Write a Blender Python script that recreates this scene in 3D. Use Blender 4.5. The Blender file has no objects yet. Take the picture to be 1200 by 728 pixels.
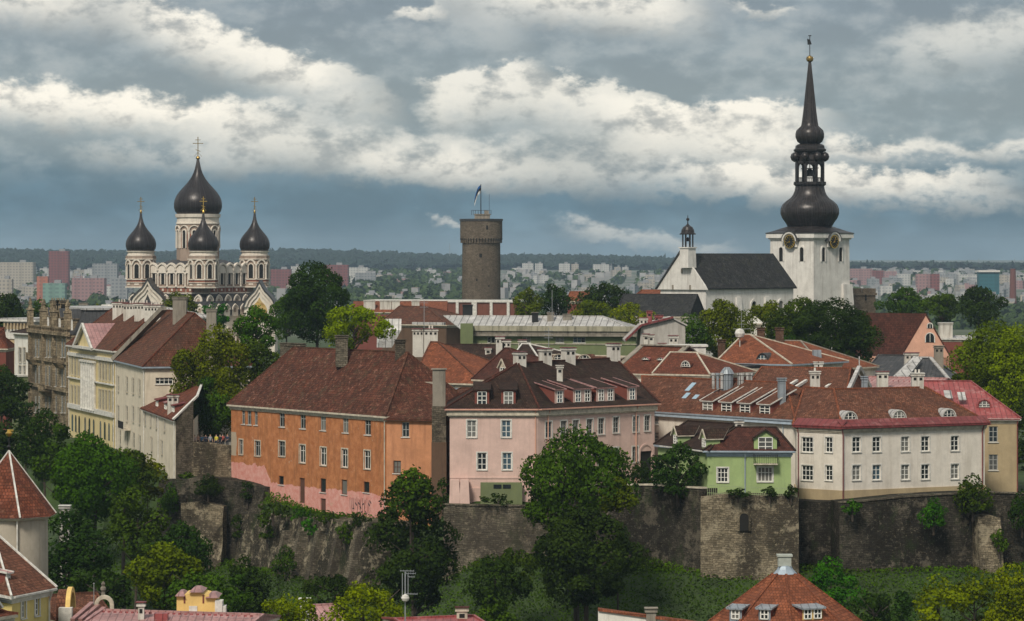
import bpy, bmesh, math, random
import numpy as np
from mathutils import Vector, Matrix
# ------------------------------------------------------------ camera, sky, sun
scene = bpy.context.scene
R = math.radians
F, CX, CY, H = 3700.0, 600.0, 300.0, 70.0     # focal length in photo pixels, horizon, eye height
cam = bpy.data.objects.new("camera", bpy.data.cameras.new("camera"))
scene.collection.objects.link(cam)
cam.location = (0, 0, H); cam.rotation_euler = (R(90), 0, 0)
cam.data.sensor_width = 36; cam.data.lens = 36 * F / 1200
cam.data.shift_y = -64 / 1200
cam.data.clip_start = 1; cam.data.clip_end = 30000
scene.camera = cam
SUN_EL, SUN_AZ = 46.0, -158.0                 # azimuth from +Y towards +X
SUN_STRENGTH, SKY_STRENGTH, EXPOSURE = 2.5, 0.1, 0.36
world = bpy.data.worlds.new("World"); scene.world = world; world.use_nodes = True
scene.view_settings.view_transform = 'Standard'
scene.view_settings.look = 'None'
scene.view_settings.exposure = EXPOSURE
scene.view_settings.gamma = 1
scene.view_settings.use_curve_mapping = False
sl = bpy.data.lights.new("sun", 'SUN'); sl.energy = SUN_STRENGTH; sl.angle = R(12); sl.color = (1.0, .93, .80)
so = bpy.data.objects.new("sun", sl); scene.collection.objects.link(so)
_d = Vector((math.sin(R(SUN_AZ)) * math.cos(R(SUN_EL)), math.cos(R(SUN_AZ)) * math.cos(R(SUN_EL)), math.sin(R(SUN_EL))))
so.rotation_euler = (-_d).to_track_quat('-Z', 'Y').to_euler()

def build_sky():
    nt = world.node_tree; N = nt.nodes; L = nt.links; N.clear()
    def val(x):
        return x
    def m(op, a, b=None, c=None, clamp=False):
        n = N.new('ShaderNodeMath'); n.operation = op; n.use_clamp = clamp
        for i, v in enumerate((a, b, c)):
            if v is None: continue
            if isinstance(v, (int, float)): n.inputs[i].default_value = v
            else: L.new(v, n.inputs[i])
        return n.outputs[0]
    def ss(x, a, b):
        n = N.new('ShaderNodeMapRange'); n.interpolation_type = 'SMOOTHSTEP'
        L.new(x, n.inputs[0]); n.inputs[1].default_value = a; n.inputs[2].default_value = b
        return n.outputs[0]
    tc = N.new('ShaderNodeTexCoord'); sep = N.new('ShaderNodeSeparateXYZ'); L.new(tc.outputs['Generated'], sep.inputs[0])
    x, y, z = sep.outputs
    az = m('ARCTAN2', x, y)
    el = m('ARCTAN2', z, m('SQRT', m('ADD', m('MULTIPLY', x, x), m('MULTIPLY', y, y))))
    u = m('ADD', m('MULTIPLY', az, F), 600.0)       # 1 unit = 1/3700 rad of azimuth
    v = m('SUBTRACT', 300.0, m('MULTIPLY', el, F))  # elevation, downwards
    def noise(uu, vv, scale, sx, sy, detail, off=0.0, rough=.55):
        c = N.new('ShaderNodeCombineXYZ')
        L.new(m('MULTIPLY', uu, sx), c.inputs[0]); L.new(m('MULTIPLY', vv, sy), c.inputs[1]); c.inputs[2].default_value = off
        n = N.new('ShaderNodeTexNoise'); n.inputs['Scale'].default_value = scale; n.inputs['Detail'].default_value = detail
        n.inputs['Roughness'].default_value = rough
        L.new(c.outputs[0], n.inputs['Vector']); return m('SUBTRACT', n.outputs['Fac'], .5)
    n_big = noise(u, v, .006, 1, 2.2, 3, 3.1)
    n_mid = noise(u, v, .022, 1, 1.7, 8, 7.7, .6)
    n_fine = noise(u, v, .07, 1, 1.5, 6, 1.3, .62)
    uw = m('ADD', u, m('ADD', m('MULTIPLY', n_big, 90.0), m('MULTIPLY', n_mid, 90.0)))
    vw = m('ADD', v, m('ADD', m('MULTIPLY', n_mid, 62.0), m('ADD', m('MULTIPLY', n_fine, 15.0), m('MULTIPLY', n_big, 26.0))))
    # cloud banks: u0, u1, top at u0, top at u1, thickness, weight, edge softness
    banks = [
        (-500, 230, -80, -4, 60, .8, 12), (110, 470, -22, 104, 60, .92, 8), (-450, 480, 66, 134, 48, 1.0, 9),
        (150, 680, 140, 172, 52, .55, 14), (385, 600, 176, 192, 30, .6, 10), (60, 330, 168, 186, 30, .22, 12),
        (480, 640, 98, 68, 70, .75, 6), (585, 800, 74, 118, 70, .75, 6), (700, 990, 118, 128, 62, .95, 6),
        (560, 1040, 160, 168, 42, .42, 14), (790, 1120, 160, 170, 26, .6, 9), (740, 1230, 188, 208, 40, .95, 8),
        (480, 850, 182, 196, 40, .42, 14), (560, 850, -30, 0, 52, .8, 12), (500, 620, -60, -20, 90, .35, 14),
        (455, 520, 8, 8, 16, .7, 6), (860, 940, 6, 10, 12, .6, 5), (640, 880, 258, 290, 20, .55, 8),
        (1020, 1400, 40, -10, 60, .45, 18), (900, 1400, 168, 178, 18, .6, 9), (505, 550, 254, 262, 12, .45, 5),
    ]
    tot = None
    for (u0, u1, t0, t1, th, w, sf) in banks:
        sl_ = (t1 - t0) / (u1 - u0)
        top = m('ADD', m('MULTIPLY', m('SUBTRACT', u, float(u0)), sl_), float(t0))
        d = m('SUBTRACT', vw, top)
        e = ss(d, -sf, sf)
        f = m('SUBTRACT', 1.0, ss(d, th * .35, th * 1.25))
        fw = (u1 - u0) * .28
        a = ss(uw, u0 - 10, u0 + fw); b = m('SUBTRACT', 1.0, ss(uw, u1 - fw, u1 + 10))
        t = m('MULTIPLY', m('MULTIPLY', e, f), m('MULTIPLY', m('MULTIPLY', a, b), w))
        tot = t if tot is None else m('MAXIMUM', tot, m('ADD', m('MULTIPLY', tot, .72), m('MULTIPLY', t, .45))) if False else m('SUBTRACT', 1.0, m('MULTIPLY', m('SUBTRACT', 1.0, tot), m('SUBTRACT', 1.0, t)))
    # away from the photographed piece of sky: broken overcast from noise alone
    free = m('MULTIPLY', ss(m('ADD', n_big, m('MULTIPLY', n_mid, .6)), -.06, .16), .8)
    side = m('MAXIMUM', ss(m('ABSOLUTE', m('SUBTRACT', u, 600.0)), 640, 900), ss(m('SUBTRACT', 0.0, v), 10, 120))
    above = ss(m('SUBTRACT', 0.0, v), -235, -120)
    free = m('MULTIPLY', m('MULTIPLY', free, side), above)
    tot = m('MAXIMUM', tot, free)
    # grey veil of the middle deck
    veil = m('MULTIPLY', ss(m('SUBTRACT', 0.0, m('ADD', vw, m('MULTIPLY', n_big, 40.0))), -232, -188), 1.0)
    # base sky colour by elevation
    ramp = N.new('ShaderNodeValToRGB'); L.new(m('DIVIDE', m('SUBTRACT', 320.0, m('ADD', v, m('MULTIPLY', n_big, 70.0))), 320.0), ramp.inputs[0])
    cr = ramp.color_ramp
    stops = [(0.0, (.215, .300, .350)), (.12, (.155, .250, .315)), (.24, (.090, .174, .238)), (.36, (.106, .188, .245)), (.48, (.255, .320, .350)),
             (.70, (.265, .320, .345)), (1.0, (.225, .275, .315))]
    cr.elements[0].position = stops[0][0]; cr.elements[0].color = (*stops[0][1], 1)
    cr.elements[1].position = stops[-1][0]; cr.elements[1].color = (*stops[-1][1], 1)
    for p, c in stops[1:-1]:
        e = cr.elements.new(p); e.color = (*c, 1)
    # inner modelling of cloud: grey hollows
    hollow = ss(m('ADD', m('MULTIPLY', n_mid, 1.0), m('MULTIPLY', n_fine, .12)), -.19, .07)
    lit = N.new('ShaderNodeMix'); lit.data_type = 'RGBA'
    L.new(hollow, lit.inputs[0]); lit.inputs[6].default_value = (.44, .44, .42, 1); lit.inputs[7].default_value = (1.02, .955, .83, 1)
    dark = ss(m('ADD', n_big, m('MULTIPLY', n_mid, .5)), -.15, .2)
    base = N.new('ShaderNodeMix'); base.data_type = 'RGBA'; base.blend_type = 'MULTIPLY'; base.inputs[0].default_value = 1
    L.new(ramp.outputs[0], base.inputs[6])
    g = N.new('ShaderNodeCombineColor')
    k = m('ADD', .86, m('MULTIPLY', dark, .28))
    for i in range(3): L.new(k, g.inputs[i])
    L.new(g.outputs[0], base.inputs[7])
    mid = N.new('ShaderNodeMix'); mid.data_type = 'RGBA'
    L.new(m('MULTIPLY', m('MULTIPLY', veil, ss(m('ADD', n_mid, n_big), -.1, .25)), .45), mid.inputs[0]); L.new(base.outputs[2], mid.inputs[6]); mid.inputs[7].default_value = (.46, .47, .46, 1)
    mix = N.new('ShaderNodeMix'); mix.data_type = 'RGBA'
    L.new(m('MULTIPLY', tot, .97), mix.inputs[0]); L.new(mid.outputs[2], mix.inputs[6]); L.new(lit.outputs[2], mix.inputs[7])
    # brighten the overcast high above so the light stays soft
    high = ss(el, .15, .8)
    # physical sky underneath, seen faintly through the cloud deck
    sky = N.new('ShaderNodeTexSky'); sky.sky_type = 'NISHITA'; sky.sun_disc = False
    sky.sun_elevation = R(SUN_EL); sky.sun_rotation = R(SUN_AZ)
    sc = N.new('ShaderNodeVectorMath'); sc.operation = 'SCALE'; L.new(mix.outputs[2], sc.inputs[0]); L.new(m('ADD', 8.5, m('MULTIPLY', high, .9)), sc.inputs['Scale'])
    add = N.new('ShaderNodeMix'); add.data_type = 'RGBA'; add.inputs[0].default_value = .06
    L.new(sc.outputs[0], add.inputs[6]); L.new(sky.outputs[0], add.inputs[7])
    bg = N.new('ShaderNodeBackground'); bg.inputs[1].default_value = SKY_STRENGTH; L.new(add.outputs[2], bg.inputs[0])
    out = N.new('ShaderNodeOutputWorld'); L.new(bg.outputs[0], out.inputs[0])
build_sky()

# ------------------------------------------------------------ helpers
COL = scene.collection
def W(px, py, Y): return Vector(((px - CX) * Y / F, Y, H - (py - CY) * Y / F))
def XY(px, Y): return Vector(((px - CX) * Y / F, Y))
def ZZ(py, Y): return H - (py - CY) * Y / F

def tag(o, label=None, cat=None, group=None, kind=None):
    if label: o['label'] = label
    if cat: o['category'] = cat
    if group: o['group'] = group
    if kind: o['kind'] = kind
    return o
def thing(name, label, cat, loc, group=None):
    o = bpy.data.objects.new(name, None); COL.objects.link(o); o.location = loc
    o.empty_display_size = .5
    return tag(o, label, cat, group)

class MB:
    """collects polygons; uv in metres along each face"""
    def __init__(s): s.v = []; s.f = []; s.m = []
    def poly(s, pts, mi=0):
        i = len(s.v); s.v += [Vector(p) for p in pts]; s.f.append(list(range(i, i + len(pts)))); s.m.append(mi)
    def hexa(s, b, t, mi=0, mt=None):
        """b, t: bottom and top loops (ccw from above)"""
        n = len(b)
        s.poly(list(t), mi if mt is None else mt); s.poly(list(reversed(b)), mi)
        for i in range(n):
            j = (i + 1) % n; s.poly([b[i], b[j], t[j], t[i]], mi)
    def box(s, c, size, rz=0, mi=0, top=1.0, mt=None):
        """c = centre of the base"""
        cx, cy, cz = c; w, d, h = size; ca, sa = math.cos(rz), math.sin(rz)
        def P(x, y, z): return Vector((cx + x * ca - y * sa, cy + x * sa + y * ca, cz + z))
        b = [P(x * w / 2, y * d / 2, 0) for x, y in ((-1, -1), (1, -1), (1, 1), (-1, 1))]
        t = [P(x * w / 2 * top, y * d / 2 * top, h) for x, y in ((-1, -1), (1, -1), (1, 1), (-1, 1))]
        s.hexa(b, t, mi, mt)
    def prism(s, pts, z0, z1, mi=0, mt=None, off=0):
        """plan polygon ccw"""
        s.hexa([Vector((p[0], p[1], z0)) for p in (outset(pts, off) if off else pts)], [Vector((p[0], p[1], z1)) for p in pts], mi, mt)
    def bar(s, a, b, w, h=None, mi=0):
        a = Vector(a); b = Vector(b); h = h or w; d = (b - a)
        if d.length < 1e-6: return
        d.normalize(); up = Vector((0, 0, 1)) if abs(d.z) < .95 else Vector((0, 1, 0))
        x = d.cross(up).normalized(); y = x.cross(d).normalized()
        c = [(-1, -1), (1, -1), (1, 1), (-1, 1)]
        A = [a + x * i * w / 2 + y * j * h / 2 for i, j in c]; B = [b + x * i * w / 2 + y * j * h / 2 for i, j in c]
        s.poly(A, mi); s.poly(B[::-1], mi)
        for i in range(4):
            j = (i + 1) % 4; s.poly([A[j], A[i], B[i], B[j]], mi)
    def lathe(s, c, prof, n=16, mi=0, rot=0, cap=True):
        """prof: list of (radius, z[, mat])"""
        c = Vector(c); rings = []
        for p in prof:
            r, z = p[0], p[1]
            rings.append([c + Vector((r * math.cos(rot + 2 * math.pi * k / n), r * math.sin(rot + 2 * math.pi * k / n), z)) for k in range(n)])
        for i in range(len(rings) - 1):
            mm = prof[i][2] if len(prof[i]) > 2 else mi
            for k in range(n):
                l = (k + 1) % n; q = [rings[i][k], rings[i][l], rings[i + 1][l], rings[i + 1][k]]
                if prof[i][0] < 1e-4: q = [q[0], q[2], q[3]]
                elif prof[i + 1][0] < 1e-4: q = [q[0], q[1], q[2]]
                s.poly(q, mm)
        if cap:
            if prof[0][0] > 1e-3: s.poly(rings[0][::-1], mi)
            if prof[-1][0] > 1e-3: s.poly(rings[-1], prof[-2][2] if len(prof[-2]) > 2 else mi)
    def ribs(s, c, prof, n=16, w=.09, mi=0, rot=0.0):
        c = Vector(c)
        for k in range(n):
            a = rot + 2 * math.pi * k / n; q = [c + Vector((p[0] * math.cos(a), p[0] * math.sin(a), p[1])) for p in prof]
            for i in range(len(q) - 1): s.bar(q[i], q[i + 1], w, w, mi)
    def extr(s, pts, n, t, mi=0):
        """planar outline (ccw seen from +n) extruded from base plane outwards by t along n"""
        n = Vector(n); o = [Vector(p) + n * t for p in pts]
        s.poly(o, mi)
        for i in range(len(pts)):
            j = (i + 1) % len(pts); s.poly([Vector(pts[i]), Vector(pts[j]), o[j], o[i]], mi)
        s.poly([Vector(p) for p in pts][::-1], mi)
    def build(s, name, mats, parent=None, smooth=False, merge=False, origin=None):
        me = bpy.data.meshes.new(name)
        if parent is not None:
            p = parent; org = Vector(p.location)
            while p.parent is not None: p = p.parent; org = org + Vector(p.location)
        elif origin is not None: org = Vector(origin)
        else:
            xs = [v.x for v in s.v]; ys = [v.y for v in s.v]; zs = [v.z for v in s.v]
            org = Vector(((min(xs) + max(xs)) / 2, (min(ys) + max(ys)) / 2, min(zs)))
        me.from_pydata([v - org for v in s.v], [], s.f)
        if not isinstance(mats, (list, tuple)): mats = [mats]
        for m_ in mats: me.materials.append(m_)
        me.polygons.foreach_set('material_index', s.m)
        uvl = me.uv_layers.new(name='UVMap'); data = []
        for f in s.f:
            p = [s.v[i] for i in f]; n = Vector((0, 0, 0))
            for i in range(len(p)):
                a, b = p[i], p[(i + 1) % len(p)]
                n += Vector(((a.y - b.y) * (a.z + b.z), (a.z - b.z) * (a.x + b.x), (a.x - b.x) * (a.y + b.y)))
            if n.length < 1e-9: n = Vector((0, 0, 1))
            n.normalize()
            if abs(n.z) > .98: t = Vector((1, 0, 0)); bt = Vector((0, 1, 0))
            else: t = Vector((0, 0, 1)).cross(n).normalized(); bt = n.cross(t)
            for q in p: data += [q.dot(t), q.dot(bt)]
        uvl.data.foreach_set('uv', data)
        if merge or smooth:
            bm = bmesh.new(); bm.from_mesh(me); bmesh.ops.remove_doubles(bm, verts=bm.verts, dist=1e-4)
            bm.to_mesh(me); bm.free()
        if smooth:
            me.polygons.foreach_set('use_smooth', [True] * len(me.polygons))
            try: me.set_sharp_from_angle(angle=R(40))
            except Exception: pass
        me.update()
        o = bpy.data.objects.new(name, me); COL.objects.link(o)
        if parent is not None: o.parent = parent
        else: o.location = org
        return o

def build_each(mb, name, mats, parent):
    """one part per connected piece"""
    key = {}; par = list(range(len(mb.f)))
    def find(i):
        while par[i] != i: par[i] = par[par[i]]; i = par[i]
        return i
    for i, f in enumerate(mb.f):
        for q in f:
            v = mb.v[q]; k = (round(v.x, 3), round(v.y, 3), round(v.z, 3))
            if k in key: par[find(i)] = find(key[k])
            else: key[k] = i
    g = {}
    for i in range(len(mb.f)): g.setdefault(find(i), []).append(i)
    for ids in g.values():
        m2 = MB()
        for i in ids: m2.poly([mb.v[q] for q in mb.f[i]], mb.m[i])
        m2.build(name, mats, parent)
def outset(pts, d):
    """offset a ccw plan polygon outwards"""
    P = [Vector((p[0], p[1])) for p in pts]; n = len(P); out = []
    for i in range(n):
        a, b, c = P[i - 1], P[i], P[(i + 1) % n]
        e1 = (b - a).normalized(); e2 = (c - b).normalized()
        n1 = Vector((e1.y, -e1.x)); n2 = Vector((e2.y, -e2.x)); m_ = (n1 + n2)
        k = d / max(.35, 1 + n1.dot(n2)); out.append(b + m_ * k)
    return out

# ------------------------------------------------------------ materials
def nmat(name):
    m_ = bpy.data.materials.new(name); m_.use_nodes = True
    nt = m_.node_tree; b = nt.nodes['Principled BSDF']
    return m_, nt, nt.nodes, nt.links, b
def _noise(N, L, vec, scale, detail=6, rough=.6):
    n = N.new('ShaderNodeTexNoise'); n.inputs['Scale'].default_value = scale; n.inputs['Detail'].default_value = detail
    n.inputs['Roughness'].default_value = rough
    if vec is not None: L.new(vec, n.inputs['Vector'])
    return n.outputs['Fac']
def _mr(N, L, x, a, b, c=0., d=1.):
    n = N.new('ShaderNodeMapRange'); L.new(x, n.inputs[0])
    for i, q in enumerate((a, b, c, d)): n.inputs[i + 1].default_value = q
    return n.outputs[0]
def _mix(N, L, f, a, b, mode='MIX'):
    n = N.new('ShaderNodeMix'); n.data_type = 'RGBA'; n.blend_type = mode
    for i, q in ((0, f), (6, a), (7, b)):
        if isinstance(q, tuple): n.inputs[i].default_value = (*q[:3], 1)
        elif isinstance(q, (int, float)): n.inputs[i].default_value = q
        else: L.new(q, n.inputs[i])
    return n.outputs[2]
def _bump(N, L, h, bsdf, dist=.05, strength=.6):
    n = N.new('ShaderNodeBump'); n.inputs['Distance'].default_value = dist; n.inputs['Strength'].default_value = strength
    L.new(h, n.inputs['Height']); L.new(n.outputs[0], bsdf.inputs['Normal'])
def _pos(N): 
    return N.new('ShaderNodeNewGeometry').outputs['Position']
def _m(N, L, op, a, b=None):
    n = N.new('ShaderNodeMath'); n.operation = op
    for i, q in enumerate((a, b)):
        if q is None: continue
        if isinstance(q, (int, float)): n.inputs[i].default_value = q
        else: L.new(q, n.inputs[i])
    return n.outputs[0]

def plaster(name, col, stain=(.25, .21, .16), amt=.5, var=.15, rough=.9):
    amt *= 1.2
    m_, nt, N, L, b = nmat(name); p = _pos(N)
    big = _noise(N, L, p, .45, 10, .74)
    st = N.new('ShaderNodeMapping'); L.new(p, st.inputs[0]); st.inputs['Scale'].default_value = (1.3, 1.3, .12)
    streak = _noise(N, L, st.outputs[0], 1.0, 6, .7)
    c = _mix(N, L, _mr(N, L, big, .35, .7), tuple(x * (1 - var) for x in col), tuple(min(1, x * (1 + var)) for x in col))
    f = _m(N, L, 'MULTIPLY', _mr(N, L, streak, .49, .70), amt)
    c = _mix(N, L, f, c, stain)
    f2 = _m(N, L, 'MULTIPLY', _mr(N, L, _noise(N, L, p, .8, 10, .78), .57, .64), amt * .9)
    c = _mix(N, L, f2, c, tuple(x * .72 + y * .28 for x, y in zip(col, stain)))
    L.new(c, b.inputs['Base Color']); b.inputs['Roughness'].default_value = rough
    b.inputs['Specular IOR Level'].default_value = .2
    _bump(N, L, _noise(N, L, p, 5, 4), b, .03, .3)
    return m_
def tiles(name, col, dark, course=.32, patch=None, moss=0.0, relief=1.0):
    """clay tile roof; uv v runs up the slope"""
    m_, nt, N, L, b = nmat(name); p = _pos(N)
    uv = N.new('ShaderNodeUVMap').outputs[0]
    br = N.new('ShaderNodeTexBrick'); L.new(uv, br.inputs['Vector'])
    br.inputs['Scale'].default_value = 1; br.inputs['Brick Width'].default_value = .26; br.inputs['Row Height'].default_value = course
    br.inputs['Mortar Size'].default_value = .022; br.inputs['Mortar Smooth'].default_value = .4; br.inputs['Bias'].default_value = 0
    br.inputs['Color1'].default_value = (*[x * 1.28 for x in col], 1); br.inputs['Color2'].default_value = (*[x * .62 for x in col], 1)
    br.inputs['Mortar'].default_value = (*[x * .45 for x in dark], 1)
    # broader blocks of old and new tiles
    br2 = N.new('ShaderNodeTexBrick'); L.new(uv, br2.inputs['Vector']); br2.inputs['Scale'].default_value = 1
    br2.inputs['Brick Width'].default_value = .9; br2.inputs['Row Height'].default_value = course * 2; br2.inputs['Mortar Size'].default_value = 0
    br2.inputs['Color1'].default_value = (1.12, 1.1, 1.08, 1); br2.inputs['Color2'].default_value = (.78, .8, .8, 1)
    c = _mix(N, L, 1.0, br.outputs[0], br2.outputs[0], 'MULTIPLY')
    big = _noise(N, L, p, .35, 8, .7)
    c = _mix(N, L, _m(N, L, 'MULTIPLY', _mr(N, L, big, .40, .66), .75), c, dark)
    mp = N.new('ShaderNodeMapping'); L.new(uv, mp.inputs[0]); mp.inputs['Scale'].default_value = (1.6, .14, 1)
    streak = _noise(N, L, mp.outputs[0], 1, 6, .7)
    c = _mix(N, L, _m(N, L, 'MULTIPLY', _mr(N, L, streak, .52, .75), .45), c, tuple(x * .5 for x in dark))
    sp = _noise(N, L, p, 1.9, 7, .82)
    if patch: c = _mix(N, L, _m(N, L, 'MULTIPLY', _mr(N, L, sp, .555, .64), .75), c, patch)
    if moss:
        c = _mix(N, L, _m(N, L, 'MULTIPLY', _mr(N, L, _noise(N, L, p, .8, 8, .7), .52, .66), moss), c, (.085, .088, .05))
    L.new(c, b.inputs['Base Color']); b.inputs['Roughness'].default_value = .85; b.inputs['Specular IOR Level'].default_value = .1
    sx = N.new('ShaderNodeSeparateXYZ'); L.new(uv, sx.inputs[0])
    saw = _m(N, L, 'FRACT', _m(N, L, 'DIVIDE', sx.outputs[1], course))
    h = _m(N, L, 'ADD', _m(N, L, 'MULTIPLY', saw, -.5), _m(N, L, 'MULTIPLY', sp, 1.2))
    _bump(N, L, h, b, .07 * relief, .8)
    return m_
def seam_metal(name, col, spacing=.6, rough=.45, metal=.0, rust=None, var=.25, seamk=.35):
    m_, nt, N, L, b = nmat(name); p = _pos(N); uv = N.new('ShaderNodeUVMap').outputs[0]
    sx = N.new('ShaderNodeSeparateXYZ'); L.new(uv, sx.inputs[0])
    fr = _m(N, L, 'FRACT', _m(N, L, 'DIVIDE', sx.outputs[0], spacing))
    seam = _m(N, L, 'GREATER_THAN', fr, .88)
    row = _m(N, L, 'GREATER_THAN', _m(N, L, 'FRACT', _m(N, L, 'DIVIDE', sx.outputs[1], 1.9)), .96)
    c = _mix(N, L, _mr(N, L, _noise(N, L, p, .6, 8, .7), .35, .7), tuple(x * (1 - var) for x in col), tuple(min(.95, x * (1 + var)) for x in col))
    c = _mix(N, L, _m(N, L, 'MULTIPLY', _m(N, L, 'MAXIMUM', seam, row), .75), c, tuple(x * seamk for x in col))
    if rust: c = _mix(N, L, _m(N, L, 'MULTIPLY', _mr(N, L, _noise(N, L, p, 1.1, 8, .75), .54, .66), .8), c, rust)
    L.new(c, b.inputs['Base Color']); b.inputs['Roughness'].default_value = rough; b.inputs['Metallic'].default_value = metal
    b.inputs['Specular IOR Level'].default_value = .4
    _bump(N, L, seam, b, .04, .9)
    return m_
def masonry(name, col, dark, pale, bw=.55, bh=.22, pale_amt=.3, dark_amt=.7, green=0.0, scale=.14):
    m_, nt, N, L, b = nmat(name); p = _pos(N); uv = N.new('ShaderNodeUVMap').outputs[0]
    wv = N.new('ShaderNodeVectorMath'); wv.operation = 'ADD'; L.new(uv, wv.inputs[0])
    nn = N.new('ShaderNodeTexNoise'); nn.inputs['Scale'].default_value = 1.1; L.new(p, nn.inputs['Vector'])
    sc = N.new('ShaderNodeVectorMath'); sc.operation = 'SCALE'; sc.inputs['Scale'].default_value = .35; L.new(nn.outputs['Color'], sc.inputs[0]); L.new(sc.outputs[0], wv.inputs[1])
    br = N.new('ShaderNodeTexBrick'); L.new(wv.outputs[0], br.inputs['Vector']); br.inputs['Scale'].default_value = 1
    br.inputs['Brick Width'].default_value = bw; br.inputs['Row Height'].default_value = bh; br.inputs['Mortar Size'].default_value = .025; br.inputs['Mortar Smooth'].default_value = .3
    br.inputs['Color1'].default_value = (*[x * 1.22 for x in col], 1); br.inputs['Color2'].default_value = (*[x * .62 for x in col], 1); br.inputs['Mortar'].default_value = (*[x * .4 for x in col], 1)
    c = br.outputs[0]
    st = N.new('ShaderNodeMapping'); L.new(p, st.inputs[0]); st.inputs['Scale'].default_value = (1, 1, .45)
    n1 = _noise(N, L, st.outputs[0], scale, 10, .62)
    c = _mix(N, L, _m(N, L, 'MULTIPLY', _mr(N, L, n1, .47, .545), dark_amt), c, dark)
    n2 = _noise(N, L, p, scale * 2.6, 12, .72)
    c = _mix(N, L, _m(N, L, 'MULTIPLY', _mr(N, L, n2, .545, .59), pale_amt), c, pale)
    sp = _noise(N, L, p, 3.0, 8, .82)
    c = _mix(N, L, _m(N, L, 'MULTIPLY', _mr(N, L, sp, .555, .63), .75), c, pale)
    c = _mix(N, L, _m(N, L, 'MULTIPLY', _mr(N, L, _noise(N, L, p, 1.3, 9, .85), .51, .60), .7), c, dark)
    if green: c = _mix(N, L, _m(N, L, 'MULTIPLY', _mr(N, L, _noise(N, L, st.outputs[0], .5, 8, .75), .54, .62), green), c, (.035, .055, .018))
    L.new(c, b.inputs['Base Color']); b.inputs['Roughness'].default_value = .95; b.inputs['Specular IOR Level'].default_value = .04
    _bump(N, L, _m(N, L, 'ADD', br.outputs['Fac'], _m(N, L, 'MULTIPLY', sp, -2.0)), b, .16, .9)
    return m_
def plain(name, col, rough=.6, metal=0., var=.15, scale=2., spec=.4):
    m_, nt, N, L, b = nmat(name); p = _pos(N)
    c = _mix(N, L, _mr(N, L, _noise(N, L, p, scale, 6, .65), .35, .7), tuple(x * (1 - var) for x in col), tuple(min(1, x * (1 + var)) for x in col))
    L.new(c, b.inputs['Base Color']); b.inputs['Roughness'].default_value = rough; b.inputs['Metallic'].default_value = metal
    b.inputs['Specular IOR Level'].default_value = spec
    return m_
def leaf_mat(name, dark, light, trans=.16):
    m_, nt, N, L, b = nmat(name)
    at = N.new('ShaderNodeAttribute'); at.attribute_name = 'tone'
    p = _pos(N)
    f = _m(N, L, 'ADD', _m(N, L, 'MULTIPLY', at.outputs['Fac'], .7), _m(N, L, 'MULTIPLY', _mr(N, L, _noise(N, L, p, .25, 4, .6), .35, .65), .3))
    oi = N.new('ShaderNodeObjectInfo')
    c = _mix(N, L, f, dark, light)
    hsv = N.new('ShaderNodeHueSaturation'); L.new(c, hsv.inputs['Color'])
    hsv.inputs['Saturation'].default_value = 1.1; L.new(_mr(N, L, oi.outputs['Random'], 0, 1, .48, .51), hsv.inputs['Hue']); L.new(_mr(N, L, oi.outputs['Random'], 0, 1, .88, 1.12), hsv.inputs['Value'])
    L.new(hsv.outputs[0], b.inputs['Base Color']); b.inputs['Roughness'].default_value = .65; b.inputs['Specular IOR Level'].default_value = .04
    tr = N.new('ShaderNodeBsdfTranslucent'); L.new(hsv.outputs[0], tr.inputs[0])
    mx = N.new('ShaderNodeMixShader'); mx.inputs[0].default_value = trans
    L.new(b.outputs[0], mx.inputs[1]); L.new(tr.outputs[0], mx.inputs[2]); L.new(mx.outputs[0], N['Material Output'].inputs[0])
    return m_
def far_facade(name, col, win=(.10, .12, .14), bw=3.2, bh=2.9, roof=(.3, .3, .3), k=.55):
    """distant panel blocks: rows of windows by uv"""
    m_, nt, N, L, b = nmat(name); uv = N.new('ShaderNodeUVMap').outputs[0]; p = _pos(N)
    sx = N.new('ShaderNodeSeparateXYZ'); L.new(uv, sx.inputs[0])
    a = _m(N, L, 'LESS_THAN', _m(N, L, 'FRACT', _m(N, L, 'DIVIDE', sx.outputs[0], bw)), k)
    c2 = _m(N, L, 'LESS_THAN', _m(N, L, 'FRACT', _m(N, L, 'DIVIDE', sx.outputs[1], bh)), .5)
    g = N.new('ShaderNodeNewGeometry'); sn = N.new('ShaderNodeSeparateXYZ'); L.new(g.outputs['Normal'], sn.inputs[0])
    up = _m(N, L, 'GREATER_THAN', sn.outputs[2], .5)
    st = _m(N, L, 'GREATER_THAN', _m(N, L, 'FRACT', _m(N, L, 'DIVIDE', sx.outputs[0], bw * 4)), .8)
    c = _mix(N, L, _m(N, L, 'MULTIPLY', st, .35), col, tuple(x * .5 for x in col))
    c = _mix(N, L, _m(N, L, 'MULTIPLY', _m(N, L, 'MULTIPLY', a, c2), .7), c, win)
    c = _mix(N, L, up, c, roof)
    L.new(c, b.inputs['Base Color']); b.inputs['Roughness'].default_value = .8
    return m_

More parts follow.
